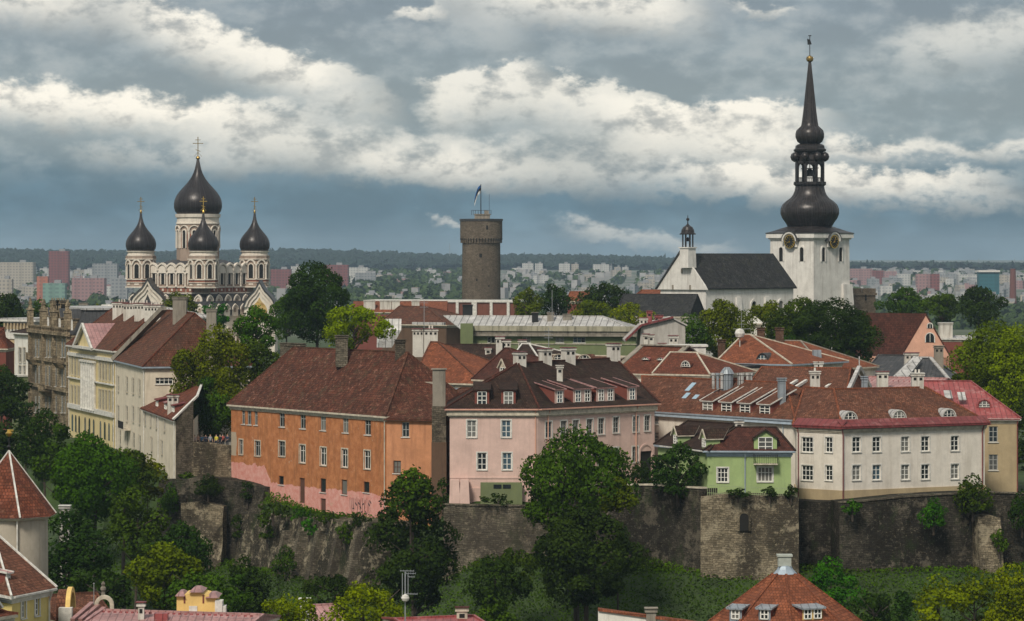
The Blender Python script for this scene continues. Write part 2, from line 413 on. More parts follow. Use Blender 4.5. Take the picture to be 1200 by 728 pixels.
def pane_mat():
    m_, nt, N, L, b = nmat('window_glass'); oi = N.new('ShaderNodeObjectInfo'); r = oi.outputs['Random']
    c = _mix(N, L, _mr(N, L, r, .62, .80), (.014, .018, .020), (.16, .155, .14)); c = _mix(N, L, _m(N, L, 'LESS_THAN', r, .12), c, (.05, .085, .11))  # random panes coloured pale for curtains, a few blue to paint in reflection
    L.new(c, b.inputs['Base Color']); b.inputs['Roughness'].default_value = .1; b.inputs['Specular IOR Level'].default_value = .6
    p = _pos(N); _bump(N, L, _noise(N, L, p, .9, 2), b, .05, .25)
    return m_
MT = dict(
    orange=None,
    pink=plaster('pink_plaster', (.61, .43, .375), (.40, .27, .23), .4),
    cream=plaster('cream_plaster', (.68, .62, .545), (.40, .34, .27), .42),
    cream2=plaster('pale_cream_plaster', (.66, .58, .46), (.38, .32, .23), .35),
    yellow=plaster('yellow_plaster', (.64, .52, .28), (.4, .32, .18), .35),
    warmyellow=plaster('ochre_yellow_plaster', (.72, .50, .18), (.45, .3, .12), .3),
    beige=plaster('beige_plaster', (.52, .39, .24), (.35, .26, .17), .25),
    ochre=plaster('ochre_plaster', (.40, .31, .19), (.24, .19, .12), .35),
    green=plaster('green_plaster', (.31, .40, .175), (.24, .31, .15), .5),
    olive=plaster('olive_green_plaster', (.15, .175, .085), (.12, .14, .08), .5),
    white=plaster('white_plaster', (.70, .67, .61), (.36, .31, .26), .4),
    greyplaster=plaster('grey_plaster', (.42, .39, .36), (.2, .17, .14), .6),
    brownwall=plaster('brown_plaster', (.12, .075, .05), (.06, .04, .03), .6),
    pinkwall=plaster('salmon_plaster', (.60, .33, .24), (.38, .22, .17), .4),
    redwall=plaster('red_brown_plaster', (.19, .060, .045), (.15, .05, .04), .5),
    tile_brown=tiles('weathered_brown_tile', (0.140, 0.055, 0.034), (0.053, 0.029, 0.022), .33, (.24, .13, .085), .25),
    tile_orange_roof=tiles('old_red_brown_tile', (0.119, 0.043, 0.028), (0.039, 0.020, 0.015), .36, (.34, .17, .12), .3),
    tile_dark=tiles('dark_brown_tile', (.052, .030, .023), (.024, .016, .014), .33, None, .15),
    tile_darkred=tiles('dark_red_tile', (.10, .036, .026), (.045, .022, .018), .33, None, .1),
    tile_red=tiles('red_clay_tile', (0.178, 0.056, 0.032), (0.079, 0.030, 0.021), .30, (.27, .12, .08), .12),
    tile_bright=tiles('bright_clay_tile', (0.266, 0.089, 0.045), (0.126, 0.046, 0.028), .30, None, .05),
    tile_terracotta=tiles('terracotta_tile', (0.163, 0.068, 0.042), (0.072, 0.033, 0.024), .30, (.34, .17, .11), .1),
    slate=tiles('black_slate', (.040, .040, .041), (.018, .018, .020), .5, (.10, .10, .095), .2),
    metal_red=seam_metal('red_seam_metal', (.29, .068, .066), .6, .42, 0, (.38, .20, .19), .25),
    metal_maroon=seam_metal('dark_red_flashing', (.17, .035, .035), .8, .5, 0, (.28, .12, .11), .2),
    metal_pink=seam_metal('faded_red_metal', (.37, .20, .19), .6, .45, 0, (.25, .09, .08), .35),
    metal_pale=seam_metal('pale_zinc_roof', (.46, .445, .43), 1.3, .5, .1, (.20, .17, .15), .3, .12),
    metal_grey=seam_metal('grey_zinc_roof', (.28, .31, .34), .6, .45, .2, None, .2),
    metal_blue=plain('zinc_flashing', (.34, .40, .46), .45, .3),
    metal_dark=seam_metal('dark_metal_roof', (.045, .045, .048), .6, .5, .1, (.12, .11, .10), .3),
    copper=seam_metal('blackened_copper', (.024, .020, .020), .62, .36, .3, (.085, .072, .068), .45, 3.2),
    dome=seam_metal('black_dome_metal', (.022, .018, .019), .6, .36, .25, (.045, .037, .037), .3, 2.0),
    gold=plain('gilding', (.80, .50, .12), .28, 1.0),
    dullgold=plain('dull_gilding', (.34, .23, .08), .4, .9),
    frame=plain('white_window_paint', (.74, .72, .67), .5),
    framegrey=plain('grey_window_paint', (.36, .36, .34), .6),
    framebrown=plain('brown_shutter_paint', (.10, .045, .03), .7),
    trim=plain('white_trim', (.60, .575, .53), .7, 0, .25),
    trimcream=plain('cream_trim', (.50, .44, .35), .8, 0, .3),
    weathered=plaster('weathered_parapet', (.36, .33, .25), (.13, .12, .09), .9),
    glass=pane_mat(),
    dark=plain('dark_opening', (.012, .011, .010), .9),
    iron=plain('black_iron', (.02, .02, .021), .5, .3),
    steel=plain('grey_steel', (.33, .34, .35), .4, .5),
    brick=masonry('brick_chimney', (.27, .15, .10), (.12, .08, .06), (.4, .33, .27), .25, .09, .2, .3),
    chim=plaster('whitewashed_chimney', (.58, .545, .49), (.25, .2, .16), .8),
    chimgrey=plaster('grey_chimney', (.26, .23, .19), (.10, .085, .07), .9),
    limestone=masonry('pale_limestone', (.31, .255, .175), (.060, .050, .038), (.52, .44, .31), .6, .24, .6, .85, .15),
    darkstone=masonry('dark_limestone', (.080, .070, .055), (.022, .020, .017), (.24, .205, .155), .55, .22, .45, .75, .45),
    midstone=masonry('grey_limestone', (.21, .18, .135), (.06, .05, .04), (.36, .30, .22), .6, .24, .4, .7, .25),
    hermann=masonry('tower_limestone', (.205, .165, .125), (.11, .088, .068), (.29, .235, .18), .6, .3, .3, .5),
    ornate=masonry('sooty_sandstone', (.36, .285, .19), (.07, .056, .042), (.46, .37, .25), .9, .4, .4, .6),
    church=plaster('church_limewash', (.66, .63, .59), (.33, .29, .26), .45),
    nevwhite=plaster('cathedral_white_trim', (.68, .61, .53), (.35, .27, .22), .3),
    nevred=plaster('cathedral_red_brick', (.26, .10, .065), (.12, .06, .05), .4),
    nevpeach_shaded=plaster('cathedral_shaded_peach_wall', (.34, .26, .21), (.22, .14, .1), .4),  # peach wall darkened to paint in the brownish shadow between the arches
    domerib=plain('dome_ribs', (.050, .043, .042), .4, .2),
    bark=plain('bark', (.055, .042, .032), .95, 0, .3),
    skin=plain('skin', (.52, .33, .25), .6),
)
# ------------------------------------------------------------ architecture helpers
class Face:
    """vertical facade from plan point a (left, seen from outside) to b"""
    def __init__(s, a, b):
        s.a = Vector((a[0], a[1])); s.b = Vector((b[0], b[1])); s.L = (s.b - s.a).length
        s.d = (s.b - s.a) / s.L; s.n = Vector((s.d.y, -s.d.x))
    def hit(s, px, py):
        k = (px - CX) / F                       # ray X = k*Y
        t = (k * s.a.y - s.a.x) / (s.d.x - k * s.d.y)
        Y = s.a.y + t * s.d.y
        return t, ZZ(py, Y)
    def P(s, t, z, out=0.0):
        return Vector((s.a.x + s.d.x * t + s.n.x * out, s.a.y + s.d.y * t + s.n.y * out, z))
    def rz(s): return math.atan2(s.d.y, s.d.x)
    def n3(s): return Vector((s.n.x, s.n.y, 0))

def wall_face(mb, fc, z0, z1, holes, mi=0, depth=.18):
    """facade rectangle with rectangular openings and their reveals; holes (t, zc, w, h)"""
    H_ = []
    for t, zc, w, h in holes:
        a, b, c, d = t - w / 2, t + w / 2, zc - h / 2, zc + h / 2
        if a < .05 or b > fc.L - .05 or c < z0 + .02 or d > z1 - .02: continue
        H_.append((a, b, c, d))
    xs = sorted({0.0, fc.L} | {q for h in H_ for q in h[:2]}); zs = sorted({z0, z1} | {q for h in H_ for q in h[2:]})
    # merge cells per column to keep the count low
    for i in range(len(xs) - 1):
        xm = (xs[i] + xs[i + 1]) / 2; col = [h for h in H_ if h[0] < xm < h[1]]
        zz = sorted({z0, z1} | {q for h in col for q in h[2:]})
        for j in range(len(zz) - 1):
            zm = (zz[j] + zz[j + 1]) / 2
            if any(h[2] < zm < h[3] for h in col): continue
            mb.poly([fc.P(xs[i], zz[j]), fc.P(xs[i + 1], zz[j]), fc.P(xs[i + 1], zz[j + 1]), fc.P(xs[i], zz[j + 1])], mi)
    for a, b, c, d in H_:
        o = -depth
        mb.poly([fc.P(a, c), fc.P(b, c), fc.P(b, c, o), fc.P(a, c, o)], mi)
        mb.poly([fc.P(a, d, o), fc.P(b, d, o), fc.P(b, d), fc.P(a, d)], mi)
        mb.poly([fc.P(a, c, o), fc.P(a, d, o), fc.P(a, d), fc.P(a, c)], mi)
        mb.poly([fc.P(b, c), fc.P(b, d), fc.P(b, d, o), fc.P(b, c, o)], mi)

def walls(root, pts, z0, z1, mat, holes=None, name='wall'):
    mb = MB(); n = len(pts); holes = holes or {}
    for i in range(n):
        wall_face(mb, Face(pts[i], pts[(i + 1) % n]), z0, z1, holes.get(i, []))
    return mb.build(name, mat, root)

_wc = {}
def window_meshes(w, h, style, fmat, surround, sill, depth=.13):
    key = (round(w, 2), round(h, 2), style, fmat.name, surround.name if surround else None, sill)
    if key in _wc: return _wc[key]
    fr = MB(); y = depth; t = .085
    def bar(x0, x1, z0, z1, y0=y - .03, y1=y + .05, mi=0):
        fr.hexa([Vector((a, b, z0)) for a, b in ((x0, y0), (x1, y0), (x1, y1), (x0, y1))], [Vector((a, b, z1)) for a, b in ((x0, y0), (x1, y0), (x1, y1), (x0, y1))], mi)
    bar(-w / 2, w / 2, -h / 2, -h / 2 + t); bar(-w / 2, w / 2, h / 2 - t, h / 2)
    bar(-w / 2, -w / 2 + t, -h / 2 + t, h / 2 - t); bar(w / 2 - t, w / 2, -h / 2 + t, h / 2 - t)
    nx, tz = {'cross': (1, (.18,)), 'six': (1, (-.17, .17)), 'eight': (1, (-.25, 0, .25)), 'three': (2, (-.17, .17)), 'plain': (0, ()), 'slit': (0, (.1,)), 'four': (1, (0,)), 'fourw': (3, (.12,))}[style]
    for i in range(nx):
        x = -w / 2 + w * (i + 1) / (nx + 1); bar(x - .04, x + .04, -h / 2 + t, h / 2 - t, y - .02, y + .04)
    for q in tz: bar(-w / 2 + t, w / 2 - t, q * h - .03, q * h + .03, y - .012, y + .035)
    if surround:
        s_ = .14; o0, o1 = -.05, .0
        bar(-w / 2 - s_, -w / 2, -h / 2, h / 2 + s_, o0, -.003, 1); bar(w / 2, w / 2 + s_, -h / 2, h / 2 + s_, o0, -.003, 1)
        bar(-w / 2, w / 2, h / 2, h / 2 + s_, o0, -.003, 1)
    if sill: bar(-w / 2 - .12, w / 2 + .12, -h / 2 - .09, -h / 2 - .003, -.11, -.004, 1)
    f = fr.build('window', [fmat, surround or MT['trim']], origin=(0, 0, 0)); fm = f.data; bpy.data.objects.remove(f)
    g = MB(); g.poly([Vector((-w / 2, y + .02, -h / 2)), Vector((w / 2, y + .02, -h / 2)), Vector((w / 2, y + .02, h / 2)), Vector((-w / 2, y + .02, h / 2))])
    g = g.build('pane', MT['glass'], origin=(0, 0, 0)); gm = g.data; bpy.data.objects.remove(g)
    _wc[key] = (fm, gm); return _wc[key]

def window(root, fc, t, zc, w, h, style='six', fmat=None, surround=None, sill=True, label=None, flush=0.0):
    fmat = fmat or MT['frame']
    fm, gm = window_meshes(w, h, style, fmat, surround, sill)
    o = bpy.data.objects.new('window', fm); COL.objects.link(o); o.parent = root
    org = Vector(root.location); q_ = root
    while q_.parent is not None: q_ = q_.parent; org = org + Vector(q_.location)
    o.location = fc.P(t, zc, flush) - org; o.rotation_euler = (0, 0, fc.rz())
    g = bpy.data.objects.new('pane', gm); COL.objects.link(g); g.parent = o
    if label: o['label'] = label
    return o
def roof(root, eave, ze, tops, faces, mat, over=.45, thick=.22, capw=.22, capmat=None, fascia=None, name='roof', caps=None, chim=None):
    """eave: ccw plan polygon; tops: 3D points; faces: lists of ('e',i)/('t',j)"""
    e = outset(eave, over); E = [Vector((p.x, p.y, ze)) for p in e]; T = [Vector(t) for t in tops]
    g = lambda k: E[k[1]] if k[0] == 'e' else T[k[1]]
    mb = MB()
    for f in faces:
        p = [g(k) for k in f]
        if len(p) > 3:
            # split so nothing is badly warped
            mb.poly(p, 0) if _planar(p) else [mb.poly([p[0], p[i], p[i + 1]], 0) for i in range(1, len(p) - 1)]
        else: mb.poly(p, 0)
    B = [Vector((p.x, p.y, ze - thick)) for p in e]
    for i in range(len(E)):
        j = (i + 1) % len(E); mb.poly([B[i], B[j], E[j], E[i]], 1)
    mb.poly(B[::-1], 1)
    o = mb.build(name, [mat, fascia or MT['trimcream']], root)
    # ridge and hip tiles
    cnt = {}
    for f in faces:
        for i in range(len(f)):
            a, b = f[i], f[(i + 1) % len(f)]
            if a[0] == 'e' and b[0] == 'e': continue
            cnt.setdefault(frozenset((a, b)), (a, b))
    if caps is not False:
        c = MB()
        for a, b in cnt.values():
            p, q = g(a), g(b); c.bar(p + Vector((0, 0, .05)), q + Vector((0, 0, .05)), capw, .16)
        c.build('ridge_cap', capmat or mat, o)
    return o
def _planar(p):
    n = (p[1] - p[0]).cross(p[2] - p[0])
    if n.length < 1e-6: return False
    n.normalize(); return all(abs((q - p[0]).dot(n)) < .06 for q in p[3:])

def chimney(root, px, pt, pb, Y, w, d=None, mat=None, cap=None, rz=0.0, pots=0, down=1.6, hole=True):
    """stack with its top at photo height pt; its foot runs down through the roof"""
    zt, zb = ZZ(pt, Y), ZZ(pb, Y) - down; X = (px - CX) * Y / F; d = d or w * .8
    mb = MB(); hh = zt - zb
    mb.box((X, Y, zb), (w, d, hh - .35), rz, 0)
    mb.box((X, Y, zt - .35), (w + .22, d + .22, .16), rz, 0)
    mb.box((X, Y, zt - .19), (w + .02, d + .02, .12), rz, 0)
    mb.box((X, Y, zt - .07), (w + .3, d + .3, .07), rz, 1)
    if hole:
        n = max(1, int(w / .5))
        for i in range(n):
            x = (i - (n - 1) / 2) * w / n
            ca, sa = math.cos(rz), math.sin(rz)
            mb.box((X + x * ca - (-d / 2 - .01) * sa, Y + x * sa + (-d / 2 - .01) * ca, zt - .85), (w / n * .5, .04, .32), rz, 2)
    for i in range(pots):
        mb.lathe((X + (i - (pots - 1) / 2) * .4, Y, zt), [(.13, 0), (.11, .4)], 8, 0)
    return mb.build('chimney', [mat or MT['chim'], cap or MT['metal_maroon'], MT['dark']], root)

def local(fc, t, z0, out=0.0):
    o = fc.P(t, z0, out); return lambda x, y, z: Vector((o.x + fc.d.x * x - fc.n.x * y, o.y + fc.d.y * x - fc.n.y * y, o.z + z))

def dormer(root, fc, t, z0, w, h, kind, slope, out=-.3, rmat=None, wmat=None, style='six', pitch=.18, gh=.7, nwin=1, trim=None, winh=None, ww=None):
    """dormer standing on a roof of the given slope (rise per metre inwards)"""
    P = local(fc, t, z0, out); mb = MB(); hw = w / 2; ov = .16
    wmat = wmat or MT['greyplaster']; rmat = rmat or MT['tile_dark']; trim = trim or MT['trim']
    if kind == 'shed':
        D = h / (slope - pitch); zt = h + pitch * D
        mb.poly([P(-hw, 0, -.5), P(hw, 0, -.5), P(hw, 0, h), P(-hw, 0, h)], 0)
        mb.poly([P(-hw, 0, -.5), P(-hw, 0, h), P(-hw, D, zt), P(-hw, D, zt - .8)], 3)
        mb.poly([P(hw, 0, h), P(hw, 0, -.5), P(hw, D, zt - .8), P(hw, D, zt)], 3)
        a = [P(-hw - ov, -.25, h - .04), P(hw + ov, -.25, h - .04), P(hw + ov, D + .3, zt + .06 + pitch * .3), P(-hw - ov, D + .3, zt + .06 + pitch * .3)]
        mb.hexa(a, [q + Vector((0, 0, .1)) for q in a], 2, 1)
        for s_ in (-1, 1):                         # verge boards
            mb.bar(P(s_ * (hw + ov), -.25, h + .06), P(s_ * (hw + ov), D + .3, zt + .12 + pitch * .3), .12, .12, 2)
    elif kind == 'gable':
        D = h / slope; D2 = (h + gh) / slope
        mb.poly([P(-hw, 0, -.5), P(hw, 0, -.5), P(hw, 0, h), P(0, 0, h + gh), P(-hw, 0, h)], 0)
        mb.poly([P(-hw, 0, -.5), P(-hw, 0, h), P(-hw, D, h), P(-hw, D, h - .8)], 3)
        mb.poly([P(hw, 0, h), P(hw, 0, -.5), P(hw, D, h - .8), P(hw, D, h)], 3)
        for s_ in (-1, 1):
            e0, e1 = P(s_ * (hw + .2), -.25, h - .2 * gh / hw), P(s_ * (hw + .2), D + .3, h - .2 * gh / hw)
            r0, r1 = P(0, -.25, h + gh), P(0, D2 + .2, h + gh)
            q = [e0, e1, r1, r0] if s_ > 0 else [e0, r0, r1, e1]
            up = [k + Vector((0, 0, .12)) for k in q]; mb.hexa(q, up, 2, 1)
            mb.bar(e0 + Vector((0, 0, .06)), r0 + Vector((0, 0, .06)), .1, .16, 2)
    elif kind == 'eyebrow':
        n = 8; D = h / slope
        arc = [(hw * math.cos(math.pi * i / n), h * math.sin(math.pi * i / n)) for i in range(n + 1)]
        mb.poly([P(x, 0, z) for x, z in arc], 0)
        for i in range(n):
            (x0, z0_), (x1, z1_) = arc[i], arc[i + 1]
            x0 *= 1.15; x1 *= 1.15; z0_ *= 1.12; z1_ *= 1.12
            mb.poly([P(x0, -.12, z0_), P(x0, z0_ / slope, z0_), P(x1, z1_ / slope, z1_), P(x1, -.12, z1_)], 1)
            (a0, b0), (a1, b1) = arc[i], arc[i + 1]
            mb.poly([P(a0, -.12, b0), P(x0, -.12, z0_), P(x1, -.12, z1_), P(a1, -.12, b1)], 2)
        o = mb.build('dormer', [trim, rmat, trim, wmat], root)
        wm = MB(); s_ = .8
        wm.poly([P(x * s_, -.03, z * s_ + .05) for x, z in arc], 1)
        for x in (-hw * .3, hw * .3): wm.bar(P(x, -.06, .05), P(x, -.06, h * .78), .07, .05, 0)
        wm.bar(P(-hw * .8, -.06, .08), P(hw * .8, -.06, .08), .08, .05, 0); wm.bar(P(-hw * .75, -.06, h * .4), P(hw * .75, -.06, h * .4), .05, .05, 0)
        wm.build('window', [MT['frame'], MT['glass']], o)
        return o
    o = mb.build('dormer', [wmat, rmat, trim, wmat if kind == 'gable' else MT['redwall']], root)
    wh = winh or h * .78; ww = ww or (w / nwin) * .72
    for k in range(nwin):
        x = (k - (nwin - 1) / 2) * w / nwin; wm = MB(); zb = .1
        wm.poly([P(x - ww / 2, -.03, zb), P(x + ww / 2, -.03, zb), P(x + ww / 2, -.03, zb + wh), P(x - ww / 2, -.03, zb + wh)], 1)
        for xx in (x - ww / 2, x, x + ww / 2): wm.bar(P(xx, -.06, zb), P(xx, -.06, zb + wh), .09, .06, 0)
        for zz in [zb, zb + wh] + ([zb + wh / 3, zb + 2 * wh / 3] if style == 'six' else [zb + wh / 2]):
            wm.bar(P(x - ww / 2, -.06, zz), P(x + ww / 2, -.06, zz), .06, .08, 0)
        wm.build('window', [MT['frame'], MT['glass']], o)
    return o

def gutter(root, fc, ze, over=.5, pipes=(), z0=42, mat=None):
    """eaves gutter and downpipes"""
    mat = mat or MT['metal_maroon']
    m_ = MB(); m_.bar(fc.P(-over, ze - .1, over + .06), fc.P(fc.L + over, ze - .1, over + .06), .13, .13); m_.build('gutter', mat, root)
    for t in pipes:
        m_ = MB(); m_.bar(fc.P(t, ze - .15, over), fc.P(t, ze - .9, .12), .11); m_.bar(fc.P(t, ze - .85, .12), fc.P(t, z0, .12), .11)
        m_.build('downpipe', mat, root)
def cornice(root, pts, z, h=.3, out=.22, mat=None, name='cornice'):
    m_ = MB(); m_.prism(outset(pts, out), z - h, z, 0); m_.prism(outset(pts, out * .5), z - h - .16, z - h - .002, 0)
    return m_.build(name, mat or MT['trimcream'], root)

def rect_house(name, label, cat, A, B, depth, ze, z0, wmat, rmat, ridge=None, ztop=None, kind='hip', over=.4, capmat=None, group=None, corn=True, hip=None, holes=None, fascia=None, capw=.2, wins=None):
    """A, B: plan points of the front eave, left to right. ridge: two photo px (x) with heights from ztop"""
    fc = Face(A, B); inn = -fc.n; C = fc.b + inn * depth; D = fc.a + inn * depth
    pts = [fc.a, fc.b, C, D]; base = (fc.a + C) / 2
    root = thing(name, label, cat, (base.x, base.y, z0), group)
    holes = dict(holes or {})
    for e_, sp in (wins or {}).items(): holes[e_] = put_windows(root, Face(pts[e_], pts[(e_ + 1) % 4]), sp)
    walls(root, pts, z0, ze - .05, wmat, holes)
    mid = fc.a + inn * depth / 2
    def onmid(px):
        k = (px - CX) / F; t = (k * mid.y - mid.x) / (fc.d.x - k * fc.d.y); return mid + fc.d * t
    if kind == 'hip':
        if ridge: r0, r1 = onmid(ridge[0]), onmid(ridge[1])
        else: r0, r1 = mid + fc.d * (hip[0]), mid + fc.d * (fc.L - hip[1])
        T = [(r0.x, r0.y, ztop), (r1.x, r1.y, ztop)]
        faces = [[('e', 0), ('e', 1), ('t', 1), ('t', 0)], [('e', 1), ('e', 2), ('t', 1)], [('e', 2), ('e', 3), ('t', 0), ('t', 1)], [('e', 3), ('e', 0), ('t', 0)]]
    elif kind == 'gable':                      # ridge parallel to the front
        r0 = mid - fc.d * over; r1 = mid + fc.d * (fc.L + over)
        T = [(r0.x, r0.y, ztop), (r1.x, r1.y, ztop)]
        faces = [[('e', 0), ('e', 1), ('t', 1), ('t', 0)], [('e', 1), ('e', 2), ('t', 1)], [('e', 2), ('e', 3), ('t', 0), ('t', 1)], [('e', 3), ('e', 0), ('t', 0)]]
    elif kind == 'front':                      # gable wall towards the viewer
        m0 = fc.a + fc.d * fc.L / 2
        r0 = m0 + fc.n * over; r1 = m0 + inn * (depth + over); T = [(r0.x, r0.y, ztop), (r1.x, r1.y, ztop)]
        faces = [[('e', 3), ('e', 0), ('t', 0), ('t', 1)], [('e', 1), ('e', 2), ('t', 1), ('t', 0)], [('e', 2), ('e', 3), ('t', 1)]]
    ro = None
    if kind == 'front':
        mb = MB(); q = outset(pts, over); E = [Vector((p.x, p.y, ze)) for p in q]; T = [Vector(t) for t in T]
        for f in faces: mb.poly([E[k[1]] if k[0] == 'e' else T[k[1]] for k in f], 0)
        up = Vector((0, 0, -.2))
        mb.poly([E[0], T[0], T[0] + up, E[0] + up], 1); mb.poly([T[0], E[1], E[1] + up, T[0] + up], 1)
        mb.poly([E[3] + up, E[0] + up, E[0], E[3]], 1); mb.poly([E[1] + up, E[2] + up, E[2], E[1]], 1)
        mb.poly([E[0] + up, E[3] + up, T[1] + up, T[0] + up], 1); mb.poly([E[2] + up, E[1] + up, T[0] + up, T[1] + up], 1)
        ro = mb.build('roof', [rmat, fascia or MT['trimcream']], root)
        g = MB(); a, b = fc.P(0, ze - .05), fc.P(fc.L, ze - .05); g.poly([a, b, fc.P(fc.L / 2, ztop - .25)]); g.build('gable', wmat, root)
        c = MB(); c.bar(T[0], T[1], capw, .15); c.build('ridge_cap', capmat or rmat, ro)
    else: ro = roof(root, pts, ze, T, faces, rmat, over, capmat=capmat, fascia=fascia, capw=capw)
    if corn and kind != 'front': cornice(root, pts, ze - .24, .2, .15)
    return root, fc, pts, (Vector(T[0]), Vector(T[1])), ro

def arch_pts(P, x, z, w, h, n=10, pointed=0.0):
    """outline of an arched opening in a face frame: P(t,z)"""
    r = w / 2; o = [P(x - r, z), P(x + r, z), ]
    for i in range(n + 1):
        a = math.pi * i / n; k = 1 + pointed * (1 - abs(math.cos(a))) ** 2
        o.append(P(x + r * math.cos(a), z + h - r + r * math.sin(a) * k))
    return o
def arch_ring(mb, P, n3, x, z, w, h, th, proud, mi, n=10, pointed=0.0, feet=True):
    def curve(r, off):
        o = []
        if feet: o.append((x + r, z))
        for i in range(n + 1):
            a = math.pi * i / n; k = 1 + pointed * (1 - abs(math.cos(a))) ** 2
            o.append((x + r * math.cos(a), z + h - w / 2 + r * math.sin(a) * k))
        if feet: o.append((x - r, z))
        return o
    a, b = curve(w / 2, 0), curve(w / 2 + th, 0)
    for i in range(len(a) - 1):
        mb.extr([P(*a[i]), P(*b[i]), P(*b[i + 1]), P(*a[i + 1])], n3, proud, mi)
# ------------------------------------------------------------ ground, walls of the hill
def dist_poly(x, y, line):
    """signed distance to the cliff line; positive on the town (lower) side"""
    best = None
    for i in range(len(line) - 1):
        ax, ay = line[i]; bx, by = line[i + 1]; dx, dy = bx - ax, by - ay
        t = np.clip(((x - ax) * dx + (y - ay) * dy) / (dx * dx + dy * dy), 0, 1)
        ex, ey = x - (ax + t * dx), y - (ay + t * dy); d = np.hypot(ex, ey)
        s = np.where(dx * (y - ay) - dy * (x - ax) > 0, -1.0, 1.0)
        if best is None: best, sg = d, s
        else:
            k = d < best; best = np.where(k, d, best); sg = np.where(k, s, sg)
    return best * sg
CLIFF = [(-900, 1500), (-330, 1120), (-175, 860), (-112, 640), (-84, 540), (-70, 480), (-56.5, 440), (-49, 409), (-43.5, 403.5), (-34, 403), (-31.5, 392), (-16.5, 366.5), (-9, 362), (-7.5, 358.5), (13.5, 357), (18, 352.8), (31, 354), (38, 354), (56, 355), (75, 368), (140, 430), (300, 520), (900, 1100)]
def ground_z(x, y):
    x = np.asarray(x, float); y = np.asarray(y, float)
    d = dist_poly(x, y, CLIFF)
    top = np.where(y > 560, 42.8, 42.0) + np.clip((y - 560) / 150, 0, 1) * 1.0
    top = np.where((x > -33.5) & (x < -8.6) & (y < 410), 38.2 + np.clip((-x - 20) / 13, 0, 1) * 1.6, top)
    low = np.clip(31.3 + 4.2 * np.clip((x + 10) / 6, 0, 1) + 1.5 * np.clip((-x - 38) / 8, 0, 1) - .55 * np.maximum(d - np.clip((x + 10) / 20, 0, 1) * 7 - 3.5, 0), 15, 40)
    e = np.clip((d + 1.2) / 1.6, 0, 1)
    z = top * (1 - e) + low * e
    far = 20 + np.clip(y - 1500, 0, 3600) * .0072
    k = np.clip((y - 1120) / 260, 0, 1); k = k * k * (3 - 2 * k)
    z = z * (1 - k) + far * k
    k2 = np.clip((y - 5200) / 1500, 0, 1); k2 = k2 * k2 * (3 - 2 * k2)
    return z + k2 * (10 + 8 * np.clip(-x / 1400, -1, 1))
def build_ground():
    ys = list(np.arange(-60, 280, 20)) + list(np.arange(280, 425, 1.5)) + list(np.arange(425, 700, 8)) + list(np.arange(700, 1500, 40)) + list(np.arange(1500, 7000, 220)) + [7500, 9000, 12000, 16000]
    xs = [-6000, -4000, -2500, -1600, -1100, -800, -600, -450, -350, -280, -230, -190, -160, -135, -115] + list(np.arange(-100, 80.1, 1.6)) + [90, 105, 125, 150, 180, 230, 300, 400, 550, 800, 1100, 1600, 2500, 4000, 6000]
    X, Y = np.meshgrid(xs, ys); Z = ground_z(X, Y); nx, ny = len(xs), len(ys)
    rng = np.random.default_rng(3); Z = Z + rng.normal(0, .06, Z.shape)
    v = np.stack([X, Y, Z], -1).reshape(-1, 3)
    idx = np.arange(nx * ny).reshape(ny, nx)
    f = np.stack([idx[:-1, :-1], idx[:-1, 1:], idx[1:, 1:], idx[1:, :-1]], -1).reshape(-1, 4)
    me = bpy.data.meshes.new('ground'); me.from_pydata(v.tolist(), [], f.tolist())
    m_, nt, N, L, b = nmat('ground_cover'); p = _pos(N)
    sx = N.new('ShaderNodeSeparateXYZ'); L.new(p, sx.inputs[0])
    n1 = _noise(N, L, p, .25, 10, .7)
    grass = _mix(N, L, _mr(N, L, n1, .35, .7), (.016, .030, .006), (.040, .075, .010))
    n2 = _noise(N, L, p, .006, 8, .6)
    town = _mix(N, L, _mr(N, L, n2, .4, .6), (.05, .075, .035), (.17, .165, .15))
    c = _mix(N, L, _mr(N, L, sx.outputs[1], 900, 1300), grass, town)
    L.new(c, b.inputs['Base Color']); b.inputs['Roughness'].default_value = .95
    _bump(N, L, n1, b, .4, .8)
    me.materials.append(m_); o = bpy.data.objects.new('ground', me); COL.objects.link(o); tag(o, kind='structure')
build_ground()

